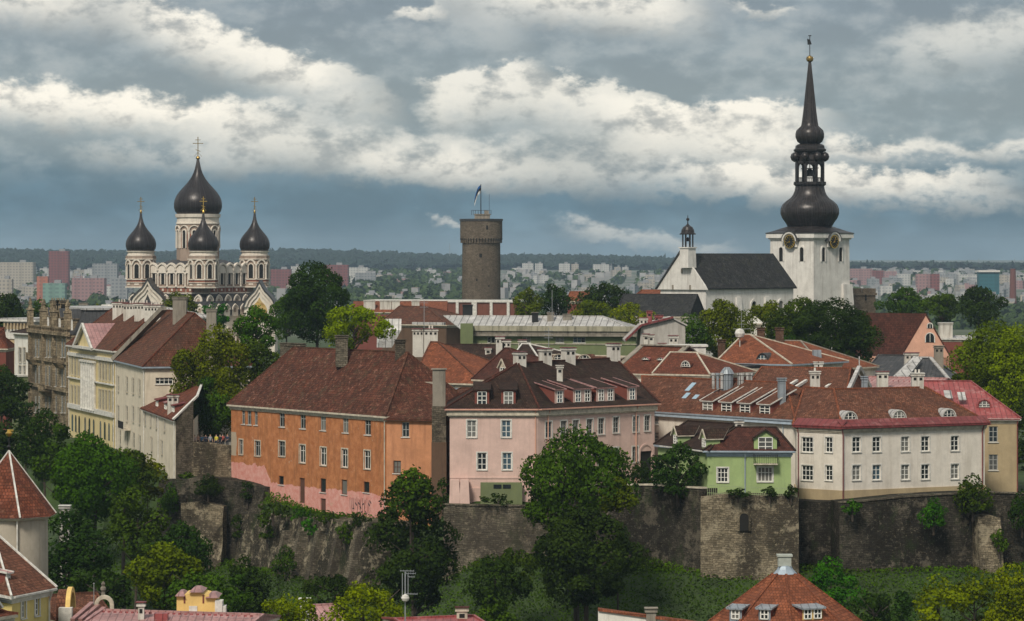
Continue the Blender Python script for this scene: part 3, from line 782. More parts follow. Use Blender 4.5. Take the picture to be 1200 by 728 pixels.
def stone_wall(name, label, line, zb, mat, thick=2.2, batter=.12, coping=None, cat='stone wall', sub=6, rough=.16, seed=1, group=None, cope_h=.35):
    """line: [(px, py_top, Y)] left to right; irregular masonry face"""
    rng = random.Random(seed); top = [W(px, py, Y) for px, py, Y in line]
    mb = MB(); P = []
    for i in range(len(top) - 1):
        a, b = top[i], top[i + 1]; k = max(1, int((b - a).length / 1.2))
        for j in range(k + (1 if i == len(top) - 2 else 0)):
            P.append(a.lerp(b, j / k))
    n = len(P); nz = sub; norm = []
    for i in range(n):
        a = P[max(0, i - 1)]; b = P[min(n - 1, i + 1)]; d = (b - a); norm.append(Vector((d.y, -d.x, 0)).normalized())
    grid = []
    for j in range(nz + 1):
        row = []
        for i in range(n):
            t = j / nz; z = P[i].z * (1 - t) + zb * t; r = 0 if j == 0 else rng.uniform(-rough, rough)
            q = P[i] + norm[i] * (batter * (P[i].z - z) + r); row.append(Vector((q.x, q.y, z + (rng.uniform(-.12, .12) if j == 0 and 0 < i < n - 1 and not coping else 0))))
        grid.append(row)
    for j in range(nz):
        for i in range(n - 1):
            mb.poly([grid[j + 1][i], grid[j + 1][i + 1], grid[j][i + 1], grid[j][i]])
    back = [p - norm[i] * thick for i, p in enumerate(P)]
    for i in range(n - 1): mb.poly([grid[0][i], grid[0][i + 1], back[i + 1], back[i]])
    for i in (0, n - 1):
        for j in range(nz):
            q = [grid[j][i], grid[j + 1][i], Vector((back[i].x, back[i].y, grid[j + 1][i].z)), Vector((back[i].x, back[i].y, grid[j][i].z))]
            mb.poly(q if i == 0 else q[::-1])
    for i in range(n - 1):
        mb.poly([back[i], back[i + 1], Vector((back[i + 1].x, back[i + 1].y, zb)), Vector((back[i].x, back[i].y, zb))])
    o = mb.build(name, mat); tag(o, label, cat, group)
    if coping:
        c = MB()
        for i in range(n - 1):
            a, b = P[i] + norm[i] * .12, P[i + 1] + norm[i + 1] * .12; c_, d_ = P[i] - norm[i] * .6, P[i + 1] - norm[i + 1] * .6
            up = Vector((0, 0, cope_h * .5)); q = [a, b, d_, c_]; c.hexa([k + Vector((0, 0, .004)) for k in q], [k + up for k in q])
        c.build('coping', coping, o)
    return o
# the bastions and retaining walls of the hill, left to right in the picture
stone_wall('retaining_wall', 'dark rocky retaining wall below the viewing terrace, left of the orange house', [(186, 564, 402), (206, 561, 399.3), (240, 560, 399.6), (272, 563, 399.8), (311, 571, 395.5)], 24, MT['darkstone'], 5, .10, None, seed=2, rough=.45, sub=9)
w = stone_wall('rock_buttress', 'crumbling limestone buttress with a pale broken patch under the viewing terrace', [(212, 590, 398.2), (236, 588, 397.8), (262, 594, 397.4)], 24, MT['limestone'], 3.2, .16, None, 'buttress', seed=12, rough=.5, sub=7)
w = stone_wall('bastion_wall', 'sloping mossy bastion wall with vertical grooves under the orange house', [(283, 603, 394), (300, 602, 391), (340, 606, 384), (385, 608, 374.5), (437, 613, 364.5)], 22, masonry('bastion_stone', (.17, .145, .105), (.030, .027, .021), (.42, .36, .26), .6, .3, .75, .8, .5, .3), 5, .22, None, seed=3, rough=.3, sub=10)
for px, Y in ((338, 383), (356, 379), (377, 375), (401, 370.5), (424, 366)):
    q = W(px, 622, Y); mb = MB(); fcx = Face(W(283, 603, 394).xy, W(437, 613, 364.5).xy); P = lambda x, y, z: Vector((q.x + fcx.d.x * x - fcx.n.x * y, q.y + fcx.d.y * x - fcx.n.y * y, z))
    zt = q.z; b = [P(-.5, -2.9, zt - 9), P(.5, -2.9, zt - 9), P(.45, 1.5, zt - 9), P(-.45, 1.5, zt - 9)]; t = [P(-.35, -.7, zt), P(.35, -.7, zt), P(.4, 1.5, zt), P(-.4, 1.5, zt)]
    mb.hexa(b, t); mb.build('buttress', MT['midstone'], w)
stone_wall('garden_wall', 'dark stone wall at the foot of the pink house', [(520, 592, 357), (560, 593, 356), (612, 594, 355.5), (660, 588, 355)], 30, MT['midstone'], 3, .07, MT['midstone'], seed=4, sub=8)
stone_wall('rampart_wall', 'sooty dark rampart wall between the big tree and the green house', [(655, 572, 354), (700, 569, 353), (760, 569, 350), (790, 571, 347.5), (824, 573, 344)], 28, MT['darkstone'], 4, .04, MT['trimcream'], seed=5, sub=8)
w = stone_wall('limestone_bastion', 'pale limestone bastion with a dark arched hole below the green house', [(821, 583, 342.5), (850, 580, 342.3), (900, 580, 342.1), (936, 583, 342)], 26, MT['limestone'], 7, .035, None, 'bastion', seed=6, rough=.1, sub=9)
ff = Face(W(821, 583, 342.2).xy, W(936, 583, 341.7).xy); t, z = ff.hit(872, 622)
mb = MB(); mb.extr(arch_pts(lambda a, c: ff.P(a, c, .12), t, z, .95, 1.9), ff.n3(), .05, 0); mb.build('arched_hole', MT['dark'], w)
mb = MB(); arch_ring(mb, lambda a, c: ff.P(a, c, .1), ff.n3(), t, z, .95, 1.9, .22, .16, 0); mb.build('arch_surround', MT['limestone'], w)
stone_wall('recessed_wall', 'dark narrow set-back wall right of the pale bastion', [(932, 586, 350), (962, 588, 350.3), (990, 589, 350.5)], 26, MT['darkstone'], 3, .03, None, seed=7, sub=7)
stone_wall('long_rampart', 'broad dark rampart wall with patches of pale stone under the long cream house', [(983, 590, 345), (1010, 588, 345.2), (1060, 583, 346), (1110, 580, 347), (1162, 578, 348.5), (1200, 579, 350), (1260, 580, 356)], 24, MT['darkstone'], 5, .085, MT['midstone'], seed=8, rough=.22, sub=10)
w = stone_wall('stepped_buttress', 'pale rubble buttress leaning on the dark rampart at the far right', [(1146, 606, 345.2), (1162, 604, 345.4), (1172, 607, 345.6)], 28, MT['limestone'], 2.5, .2, None, 'buttress', seed=9, rough=.3, sub=8)
stone_wall('rubble_footing', 'band of pale rubble along the foot of the long dark rampart', [(988, 676, 343), (1030, 677, 343), (1085, 680, 344), (1180, 683, 346)], 28, masonry('rubble', (.30, .27, .23), (.05, .045, .04), (.45, .40, .33), .4, .25, .5, .5), 4, .1, None, 'stone footing', seed=10, rough=.3, sub=4)
# viewing terrace: a solid with its own parapet
tw = stone_wall('terrace_wall', 'pale limestone wall of the viewing terrace with people behind it', [(206, 517, 401.5), (222, 517, 402), (246, 519, 403), (271, 522, 404)], 40.5, MT['limestone'], .55, .02, None, seed=11, rough=.08, sub=6)
tf = MB(); a, b = W(206, 517, 402.3), W(272, 522, 404.8)
tf.prism([(a.x, a.y), (b.x, b.y), (b.x + 6, b.y + 26), (a.x + 3, a.y + 26)], 40, 45.3); o = tf.build('terrace_floor', plain('paving_stone', (.22, .20, .17), .9)); tag(o, kind='structure')
# ------------------------------------------------------------ houses along the cliff edge
def put_windows(root, fc, specs):
    """specs: (px, py, w, h, style, kwargs) -> holes; windows are added at once"""
    holes = []
    for s in specs:
        t, z = fc.hit(s[0], s[1]); holes.append((t, z, s[2], s[3]))
        kw = s[5] if len(s) > 5 else {}
        window(root, fc, t, z, s[2], s[3], s[4], **kw)
    return holes

def orange_house():
    A, B, C = XY(271, 404), XY(453, 374), XY(506, 371.5); ze = 51.0; z0 = 37
    m1 = Face(A, B); inn = -m1.n; D = C + Vector((4.0, 8)); E = B + inn * 13; G = A + inn * 13
    E = Vector((E.x + .2, E.y + .2))
    root = thing('orange_house', 'long orange house with peeling plaster, pink paint below and a big brown tile roof', 'house', (-24, 392, 40))
    # plaster: orange above, pink repaint below, pale patches at the corner
    m_, nt, N, L, b = nmat('orange_plaster'); p = _pos(N); sx = N.new('ShaderNodeSeparateXYZ'); L.new(p, sx.inputs[0])
    big = _noise(N, L, p, .5, 10, .7); st = N.new('ShaderNodeMapping'); L.new(p, st.inputs[0]); st.inputs['Scale'].default_value = (1.6, 1.6, .25)
    streak = _noise(N, L, st.outputs[0], .9, 8, .7)
    c = _mix(N, L, _mr(N, L, _noise(N, L, p, 1.1, 10, .75), .38, .62), (.34, .125, .050), (.51, .215, .095))
    c = _mix(N, L, _m(N, L, 'MULTIPLY', _mr(N, L, streak, .50, .64), .75), c, (.27, .115, .05))
    # the pink wash reaches higher on the left
    edge = _m(N, L, 'ADD', 41.6, _m(N, L, 'MULTIPLY', _mr(N, L, sx.outputs[0], -31.2, -30.2, 1, 0), 2.0))
    lim = _m(N, L, 'ADD', edge, _m(N, L, 'MULTIPLY', _m(N, L, 'SUBTRACT', _noise(N, L, p, .8, 6, .6), .5), 1.4))
    low = _m(N, L, 'LESS_THAN', sx.outputs[2], lim)
    pk = _mix(N, L, _mr(N, L, _noise(N, L, p, 1.4, 8, .75), .38, .62), (.58, .23, .19), (.66, .36, .31))
    pk = _mix(N, L, _mr(N, L, _noise(N, L, p, 2.3, 8, .75), .6, .68), pk, (.66, .52, .46))
    c = _mix(N, L, low, c, pk)
    pt = _m(N, L, 'MULTIPLY', _mr(N, L, _noise(N, L, p, .8, 10, .78), .61, .65), .7)
    c = _mix(N, L, pt, c, (.50, .38, .27))
    corner = _m(N, L, 'MULTIPLY', _m(N, L, 'LESS_THAN', _m(N, L, 'ADD', sx.outputs[0], _m(N, L, 'MULTIPLY', streak, 1.6)), -34.3), _m(N, L, 'LESS_THAN', _m(N, L, 'ABSOLUTE', _m(N, L, 'SUBTRACT', sx.outputs[2], 46.0)), 1.5))
    c = _mix(N, L, corner, c, (.40, .33, .25))
    L.new(c, b.inputs['Base Color']); b.inputs['Roughness'].default_value = .92; b.inputs['Specular IOR Level'].default_value = .15
    _bump(N, L, big, b, .08, .5)
    wing = plaster('faded_orange_plaster', (.52, .235, .12), (.34, .15, .08), .9, .2)
    sp = []; st_ = MT['trimcream']; G_ = dict(fmat=MT['framegrey'], surround=None)
    for px, py, ww in ((285.3, 489, .8), (292.2, 489.5, 1.0), (300, 490, .8), (330.5, 492, 1.3), (355, 494, 1.3), (378.6, 496, 1.3), (405, 498.6, 1.3), (431, 501, 1.35)):
        sp.append((px, py, ww, 1.8, 'cross', G_))
    for px, py, ww in ((282.6, 524, .9), (302, 525.7, 1.3), (330.5, 526, 1.5)): sp.append((px, py, ww, 1.9, 'cross', dict(fmat=MT['framegrey'], surround=st_)))
    for px, py in ((354.5, 532), (379, 535), (404, 537), (430.4, 539)): sp.append((px, py, 1.35, 2.2, 'cross', dict(surround=st_)))
    for px, py, w_, h_ in ((329.5, 563, 1.2, 1.1), (378.6, 569, 1.3, 1.7), (403.4, 571, 1.3, 1.8), (429.4, 571, 1.3, 1.3)):
        sp.append((px, py, w_, h_, 'plain', dict(fmat=MT['framebrown'], surround=None)))
    h1 = put_windows(root, m1, sp)
    for px, py, h_ in ((354, 575, 3.1), (378.6, 592, 1.6)):
        t, z = m1.hit(px, py); h1.append((t, z, 1.25, h_)); d = MB(); q = local(m1, t, z - h_ / 2, -.14)
        d.hexa([q(-.62, 0, 0), q(.62, 0, 0), q(.62, .04, 0), q(-.62, .04, 0)], [q(-.62, 0, h_), q(.62, 0, h_), q(.62, .04, h_), q(-.62, .04, h_)])
        for x in (-.3, 0, .3): d.bar(q(x, -.01, .05), q(x, -.01, h_ - .05), .05, .03)
        d.build('door', MT['framebrown'], root)
    m2 = Face(B, C)
    h2 = put_windows(root, m2, [(475.3, 503.6, .95, 1.75, 'four', G_), (465.4, 547.4, 1.0, 1.5, 'four', dict(fmat=MT['framebrown'], surround=None))])
    mb = MB(); wall_face(mb, m1, z0, ze, h1); wall_face(mb, Face(G, A), z0, ze, []); wall_face(mb, Face(E, G), z0, ze, []); mb.build('wall', m_, root)
    mb = MB(); wall_face(mb, m2, z0, ze - .1, h2); mb.build('wing_wall', wing, root)
    # stained plaster end wall; the dark brown also paints in its shade
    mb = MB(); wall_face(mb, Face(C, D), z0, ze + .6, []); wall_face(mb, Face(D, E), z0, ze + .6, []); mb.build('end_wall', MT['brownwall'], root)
    cornice(root, [A, B, E, G], ze - .1, .35, .25, MT['trimcream'])
    mb = MB(); mb.prism(outset([B + Vector((.3, 0)), C, C + Vector((.2, 1)), B + Vector((.3, 1))], .22), ze - .5, ze - .16); mb.build('cornice', MT['trimcream'], root)
    # main roof
    mid = A + inn * 6.5
    def on(px):
        k = (px - CX) / F; t = (k * mid.y - mid.x) / (m1.d.x - k * m1.d.y); return mid + m1.d * t
    r0, r1 = on(344), on(478); zr = 58.3
    ro = roof(root, [A, B, E, G], ze, [(r0.x, r0.y, zr), (r1.x, r1.y, zr)],
              [[('e', 0), ('e', 1), ('t', 1), ('t', 0)], [('e', 1), ('e', 2), ('t', 1)], [('e', 2), ('e', 3), ('t', 0), ('t', 1)], [('e', 3), ('e', 0), ('t', 0)]],
              MT['tile_orange_roof'], .45, capmat=MT['tile_brown'])
    # lower roof over the wing, leaning on the hip end
    mb = MB(); e0, e1 = W(450, 490, 373.6), W(508, 491.5, 370.9); t0, t1 = W(467, 449, 379), W(512, 449, 381)
    q = [e0, e1, t1, t0]; mb.hexa([k - Vector((0, 0, .25)) for k in q], q); mb.build('wing_roof', MT['tile_orange_roof'], root)
    mb = MB(); mb.bar(t0, t1, .3, .3); mb.build('roof_flashing', MT['trimcream'], root)
    # tall buttressed stack on the corner
    mb = MB(); q = W(514.5, 432, 370.2); zb = ZZ(518, 370.2)
    mb.box((q.x, q.y, zb - 9), (1.75, 1.5, 9), 0, 2); mb.box((q.x, q.y, zb), (1.65, 1.4, ZZ(476, 370) - zb), 0, 1); mb.box((q.x, q.y, ZZ(476, 370)), (1.5, 1.3, q.z - ZZ(476, 370) - .12), 0, 0); mb.box((q.x, q.y, q.z - .12), (1.8, 1.6, .12), 0, 0)
    o = mb.build('chimney', [MT['chimgrey'], MT['midstone'], MT['brownwall']], root); o['label'] = 'massive grey stack rising from the corner of the wing'
    chimney(root, 400.5, 393, 415, 391, 1.5, 1.1, MT['midstone'], MT['midstone'], hole=False)
    chimney(root, 469, 398, 420, 383, 1.2, 1.0, MT['midstone'], MT['midstone'], hole=False)
    chimney(root, 343, 402, 414, 407, 4.5, .9, MT['midstone'], MT['midstone'], rz=-.9, hole=False)
    # dark graffiti scribbles on the pink base
    mb = MB(); rng = random.Random(5)
    t0, zt = m1.hit(409, 581); t1, zb = m1.hit(434, 600)
    for i in range(15):
        t = t0 + (t1 - t0) * (i + .5) / 15; a = (t, zt - rng.uniform(0, .3)); bb = (t + rng.uniform(-.2, .2), zt - 1.75 + rng.uniform(-.2, .2))
        mb.bar(m1.P(a[0], a[1], .006), m1.P(bb[0], bb[1], .006), .016, rng.uniform(.10, .3) if i % 2 else .12)
        if rng.random() < .7: z = rng.uniform(bb[1], a[1]); mb.bar(m1.P(t, z, .006), m1.P(t + .35, z + rng.uniform(-.4, .4), .006), .016, .14)
    g = mb.build('graffiti', plain('graffiti_paint', (.03, .03, .035), .6), root); g['label'] = 'dark graffiti letters sprayed on the pink base'
    gutter(root, m1, ze, .1, (m1.L - .3,), 40, MT['trimcream'])
orange_house()

def pink_house():
    A, B, C, D, E, G = XY(527, 360), XY(629.6, 360), XY(767, 373), Vector((14.8, 395)), Vector((2, 397)), Vector((-7.1, 376))
    ze, z0 = 52.6, 40.5; t0 = W(607, 427, 366.8); t1 = W(721, 418, 384.5); t1.z = t0.z = 57.55
    root = thing('pink_house', 'pink two-storey house with a black hipped roof and long shed dormers', 'house', (2, 372, 42))
    pts = [A, B, C, D, E, G]; f1, f2 = Face(A, B), Face(B, C)
    tr = dict(surround=MT['trim'])
    s1 = [(552.8, 502.7, 1.05, 1.95, 'six', tr), (593.2, 502.7, 1.05, 1.95, 'six', tr), (564.8, 540.7, 1.05, 1.95, 'six', tr), (594.2, 540.7, 1.05, 1.95, 'six', tr)]
    gk = dict(surround=MT['trim'], fmat=MT['framegrey'])
    s2 = [(px, py, .95, 1.85, 'six', gk) for px, py in ((642.9, 503.7), (660.6, 502.6), (674.8, 501.6), (691, 500.5), (704.5, 499.6), (721.9, 498), (745, 497), (758.5, 496),
          (642.9, 541), (660.6, 539), (674.8, 538), (691, 537), (704.5, 536), (721, 534), (744.3, 532.7))]
    h = {0: put_windows(root, f1, s1), 1: put_windows(root, f2, s2)}
    # arched gateway with a dark passage
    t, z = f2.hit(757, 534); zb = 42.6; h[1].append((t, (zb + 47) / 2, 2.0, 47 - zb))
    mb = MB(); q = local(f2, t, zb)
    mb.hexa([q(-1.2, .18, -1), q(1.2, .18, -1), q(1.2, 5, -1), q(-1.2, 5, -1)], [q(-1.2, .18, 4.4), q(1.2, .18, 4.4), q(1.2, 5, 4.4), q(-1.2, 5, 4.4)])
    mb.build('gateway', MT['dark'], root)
    mb = MB(); arch_ring(mb, lambda a, c: f2.P(a, c, 0), f2.n3(), t, zb, 2.0, 5.1, .22, .08, 0, 10); 
    mb.build('gateway_arch', MT['pink'], root)
    walls(root, pts, z0, ze - .05, MT['pink'], h)
    # basement step and the two old pilaster buttresses
    mb = MB(); mb.prism([f1.P(0, 0, .35).xy, f1.P(f1.L, 0, .35).xy, f1.P(f1.L, 0, 0).xy, f1.P(0, 0, 0).xy], z0 - 3, ZZ(572, 360), 0)
    mb.build('plinth', MT['pink'], root)
    mb = MB(); a, b = XY(563, 358.6), XY(612, 358.6); mb.prism([a, b, b + Vector((0, 1)), a + Vector((0, 1))], z0, ZZ(566, 358.6)); mb.build('basement_wall', MT['olive'], root)
    fb = Face(a, b)
    for px in (594, 583): 
        t, z = fb.hit(px, 570.5); o = MB(); q = local(fb, t, z, .02); o.hexa([q(-.45, -.03, -.2), q(.45, -.03, -.2), q(.45, 0, -.2), q(-.45, 0, -.2)], [q(-.45, -.03, .25), q(.45, -.03, .25), q(.45, 0, .25), q(-.45, 0, .25)]); o.build('basement_window', MT['glass'], root)
    for px, w_ in ((533, 1.4), (544.5, 1.3)):
        q = W(px, 562, 359); mb = MB(); mb.box((q.x, q.y - .2, q.z - 4.2), (w_, 2.4, 4.2), 0, 0, .72); mb.build('buttress', MT['pink'], root)
    mb = MB(); mb.bar(f1.P(0, ZZ(560, 360), .03), f1.P(f1.L, ZZ(560, 360), .03), .1, .16); mb.build('string_course', MT['pink'], root)
    cornice(root, pts, ze - .24, .55, .35, MT['trimcream'])
    ro = roof(root, pts, ze, [t0, t1], [[('e', 0), ('e', 1), ('t', 0)], [('e', 1), ('e', 2), ('t', 1), ('t', 0)], [('e', 2), ('e', 3), ('t', 1)], [('e', 3), ('e', 4), ('t', 1)], [('e', 4), ('e', 5), ('t', 0), ('t', 1)], [('e', 5), ('e', 0), ('t', 0)]],
              MT['tile_dark'], .6, capmat=MT['tile_darkred'], fascia=MT['metal_pink'])
    sl1 = (57.55 - 52.6) / 7.2; sl2 = .66
    for px in (564.8, 595.8):
        t, z = f1.hit(px, 473); dormer(root, f1, t, 52.95, 1.65, 1.75, 'shed', sl1, -.25, MT['tile_dark'], MT['redwall'], trim=MT['tile_dark'], winh=1.45, ww=1.0)
    for px, n, w_ in ((659, 1, 1.5), (686, 2, 3.0), (713, 2, 3.0), (744, 1, 1.6)):
        t, z = f2.hit(px, 470); dormer(root, f2, t, 53.05, w_, 1.55, 'shed', .60, -.5, MT['tile_dark'], MT['pink'], trim=MT['metal_pink'], nwin=n, pitch=.20, winh=1.3, ww=.8)
    for px, pt, pb, w_ in ((609, 412, 429, 1.15), (639, 408, 428, 1.2), (666, 407, 426, 1.35), (719, 402, 424, 1.3)):
        chimney(root, px, pt, pb, 367 + (px - 607) * .15, w_, 1.1, rz=.5)
    chimney(root, 656, 428, 438, 368, .7, .6, MT['chim'], MT['chim'])
    mb = MB(); mb.bar(W(643, 384, 374), W(643, 424, 374), .07); 
    for y in (388, 392, 396): mb.bar(W(638, y, 374), W(648, y, 374), .05)
    mb.build('roof_antenna', MT['steel'], root)
    gutter(root, f1, ze, .5, (f1.L - .2,), 43, MT['pinkwall']); gutter(root, f2, ze, .5, (1.6, f2.L - 3.2), 43, MT['pinkwall'])
pink_house()

def green_house():
    A, B = XY(829, 345.5), XY(927, 345); f = Face(A, B); ze, z0 = 48.7, 42
    Wl = XY(771, 357); root = thing('green_house', 'small lime green house with a dark tile roof and a gabled balcony dormer', 'house', (26, 349, 43))
    K = XY(770, 362); C = Vector((B.x + .3, 353.5)); D = Vector((A.x + 2, 356))
    fl = Face(Wl, A)
    tr = dict(surround=MT['trim'])
    h0 = put_windows(root, f, [(847, 556.8, 1.15, 1.55, 'three', tr), (896.6, 556, 1.6, 1.6, 'fourw', tr)])
    pts = [A, B, C, D]
    walls(root, pts, z0, ze - .05, MT['green'], {0: h0})
    pw = [Wl, A, D, K + Vector((2, 2))]
    walls(root, pw, z0, ze - .07, MT['green'])
    cornice(root, pts, ze - .23, .25, .18, MT['metal_blue'])
    t0, t1 = W(862, 501, 350), W(909, 500, 349.8); t1.z = t0.z
    ro = roof(root, pts, ze, [t0, t1], [[('e', 0), ('e', 1), ('t', 1), ('t', 0)], [('e', 1), ('e', 2), ('t', 1)], [('e', 2), ('e', 3), ('t', 0), ('t', 1)], [('e', 3), ('e', 0), ('t', 0)]], MT['tile_darkred'], .45, fascia=MT['metal_blue'], capmat=MT['tile_dark'])
    w0, w1 = W(806, 493.5, 361), W(861, 497, 352.5)
    roof(root, pw, ze - .02, [w0, w1], [[('e', 0), ('e', 1), ('t', 1), ('t', 0)], [('e', 1), ('e', 2), ('t', 1)], [('e', 2), ('e', 3), ('t', 0), ('t', 1)], [('e', 3), ('e', 0), ('t', 0)]], MT['tile_dark'], .45, fascia=MT['metal_blue'])
    for px in (790.5, 824):
        t, z = fl.hit(px, 520); dormer(root, fl, t, ze + .25, 1.15, 1.15, 'gable', .7, -.15, MT['tile_dark'], MT['green'], gh=.8, trim=MT['trimcream'], winh=.9)
    # gabled balcony bay
    t, z = f.hit(897, 520); bay = dormer(root, f, t, ze - .15, 2.5, 1.55, 'gable', .5, -.02, MT['tile_darkred'], MT['green'], gh=.85, trim=MT['tile_dark'], winh=1.5, ww=1.5)
    q = local(f, t, ZZ(543, 345)); mb = MB(); mb.hexa([q(-1.3, -1.1, -.12), q(1.3, -1.1, -.12), q(1.3, -.01, -.12), q(-1.3, -.01, -.12)], [q(-1.3, -1.1, 0), q(1.3, -1.1, 0), q(1.3, -.01, 0), q(-1.3, -.01, 0)])
    bal = mb.build('balcony', MT['trimcream'], root)
    mb = MB()
    for i in range(14): mb.bar(q(-1.28 + i * .197, -1.08, 0), q(-1.28 + i * .197, -1.08, .95), .035)
    for s_ in (-1, 1):
        for i in range(5): mb.bar(q(1.28 * s_, -1.08 + i * .2, 0), q(1.28 * s_, -1.08 + i * .2, .95), .035)
        mb.bar(q(1.28 * s_, -1.08, .95), q(1.28 * s_, 0, .95), .06)
    mb.bar(q(-1.28, -1.08, .95), q(1.28, -1.08, .95), .06); mb.build('railing', MT['iron'], bal)
    gutter(root, f, ze, .45, (f.L * .45,), 43, MT['metal_blue']); gutter(root, fl, ze, .3, (), 43, MT['trim'])
    chimney(root, 866, 492, 500, 351.5, .9, .8, MT['chim'], MT['metal_grey'])
green_house()
fz = MB(); a, b = W(829, 569, 342.6), W(934, 573, 342.4); n = 44
for i in range(n + 1):
    p = a.lerp(b, i / n); fz.bar(p - Vector((0, 0, 1.1)), p + Vector((0, 0, .1)), .04)
fz.bar(a, b, .06); fz.bar(a - Vector((0, 0, .8)), b - Vector((0, 0, .8)), .05)
tag(fz.build('iron_fence', plain('pale_green_iron', (.28, .34, .18), .6)), 'thin green railing along the edge in front of the green house', 'fence')

def cream_long_house():
    A, B = XY(758, 385.5), XY(932, 364); ze = 51.1
    def R_(): pass
    root, f, pts, rd, ro = rect_house('cream_terrace', 'long low cream house behind the green one, with four white dormers in a red roof', 'house', A, B, 10, ze, 42, MT['cream'], MT['tile_terracotta'],
        (752, 921), 55.0, 'hip', .4, capmat=MT['tile_bright'], fascia=MT['metal_blue'], wins={0: [(769, 492, .8, 1.2, 'six'), (769, 512, .8, 1.2, 'six')]})
    for px in (827, 849, 870.8, 894):
        t, z = f.hit(px, 486); dormer(root, f, t, ze + .3, 2.2, 1.25, 'shed', .78, -.35, MT['tile_terracotta'], MT['redwall'], trim=MT['trim'], winh=1.0, ww=1.7, pitch=.42, style='six')
    f_in = -f.n; sl = 3.9 / 5.0
    for px, py in ((782.5, 455), (787, 467), (799, 469)):
        # skylights laid on the slope
        t, _ = f.hit(px, 480); 
        for y in np.arange(.3, 5, .05):
            q = f.P(t, ze + y * sl, -y); 
            if CY + (H - q.z) * F / q.y < py: break
        P = local(f, t, ze + y * sl + .08, -y); mb = MB(); a = [P(-.4, -.6, -.6 * sl), P(.4, -.6, -.6 * sl), P(.4, .6, .6 * sl), P(-.4, .6, .6 * sl)]
        mb.hexa(a, [k + Vector((0, 0, .1)) for k in a], 1, 0); mb.build('skylight', [plain('skylight_glass', (.30, .42, .52), .1, 0, .1, 1, 1.0), MT['metal_grey']], root)
    chimney(root, 916, 443, 462, 369, .9, .8, MT['metal_grey'], MT['metal_grey'], hole=False)
    mb = MB(); q = local(f, 0, ze - .55, .12)
    mb.hexa([q(0, -.35, 0), q(f.L, -.35, 0), q(f.L, .1, 0), q(0, .1, 0)], [q(0, -.2, .28), q(f.L, -.2, .28), q(f.L, .1, .34), q(0, .1, .34)]); mb.build('zinc_ledge', MT['metal_blue'], root)
    gutter(root, f, ze, .3, (f.L - 2.0,), 43, MT['metal_blue'])
cream_long_house()

def cream_corner_house():
    A, B, C = XY(933.5, 358), XY(987, 354), XY(1154, 362.6); inn = -Face(B, C).n
    D = C + inn * 12; E = Vector((33.5, 377)); pts = [A, B, C, D, E]; ze, z0 = 50.8, 41.3
    root = thing('cream_corner_house', 'cream two-storey house above the dark rampart with a bent front and three eyebrow dormers', 'house', (44, 362, 42))
    f1, f2 = Face(A, B), Face(B, C); tr = dict(surround=MT['trim'])
    s1 = []; s2 = []
    for y1, y2, py in ((521, 521, 0), (554, 554, 0)):
        s1 += [(946, y1 + .3, 1.55, 1.7, 'three', tr), (971.4, y1 + .4, .95, 1.7, 'six', tr)]
        s2 += [(px, y1 + dy, 1.1, 1.7, 'six', tr) for px, dy in ((1003.7, 0), (1027.3, -.3), (1060.8, -.6), (1084.3, -.9), (1119, -1.4))]
    h = {0: put_windows(root, f1, s1), 1: put_windows(root, f2, s2)}
    walls(root, pts, z0, ze - .05, MT['cream'], h)
    mb = MB(); mb.prism(outset(pts, .12), z0 - 1, ZZ(575, 354), 0); mb.build('plinth', MT['ochre'], root)
    cornice(root, pts, ze - .24, .3, .2, MT['trimcream'])
    t0, t1, t2 = W(942.7, 455, 366.5), W(977, 455.5, 361.2), W(1084.6, 455.5, 366.3); t0.z = t1.z = t2.z = 54.75
    ro = roof(root, pts, ze, [t0, t1, t2], [[('e', 0), ('e', 1), ('t', 1), ('t', 0)], [('e', 1), ('e', 2), ('t', 2), ('t', 1)], [('e', 2), ('e', 3), ('t', 2)], [('e', 3), ('e', 4), ('t', 0), ('t', 1), ('t', 2)], [('e', 4), ('e', 0), ('t', 0)]],
              MT['tile_terracotta'], .45, capmat=MT['tile_bright'], fascia=MT['metal_maroon'])
    mb = MB(); e = outset(pts, .5); 
    for i in (0, 1):
        a, b = e[i], e[i + 1]; nn = Face(a, b).n; k = [Vector((a.x, a.y, ze + .02)), Vector((b.x, b.y, ze + .02)), Vector((b.x - nn.x * 1.1, b.y - nn.y * 1.1, ze + .74)), Vector((a.x - nn.x * 1.1, a.y - nn.y * 1.1, ze + .74))]
        mb.hexa(k, [q + Vector((0, 0, .08)) for q in k])
    mb.build('eaves_flashing', MT['metal_maroon'], root)
    for px in (1000, 1057.5, 1116):
        t, z = f2.hit(px, 492); dormer(root, f2, t, ze + .75, 1.7, .9, 'eyebrow', .62, -.7, MT['metal_pale'], MT['trim'], trim=MT['trim'])
    chimney(root, 1075, 437, 458, 366.4, 1.35, 1.1, pots=2, cap=MT['trim']); 
    chimney(root, 955, 435, 456, 370, 1.1, .9, pots=1, cap=MT['trim'])
    chimney(root, 1013, 441, 456, 372, .7, .6, MT['metal_grey'], MT['metal_grey'], hole=False)
    gutter(root, f1, ze, .3, (.3, f1.L + .2), 42.4); gutter(root, f2, ze, .5, (f2.L - .4,), 42.4)
cream_corner_house()

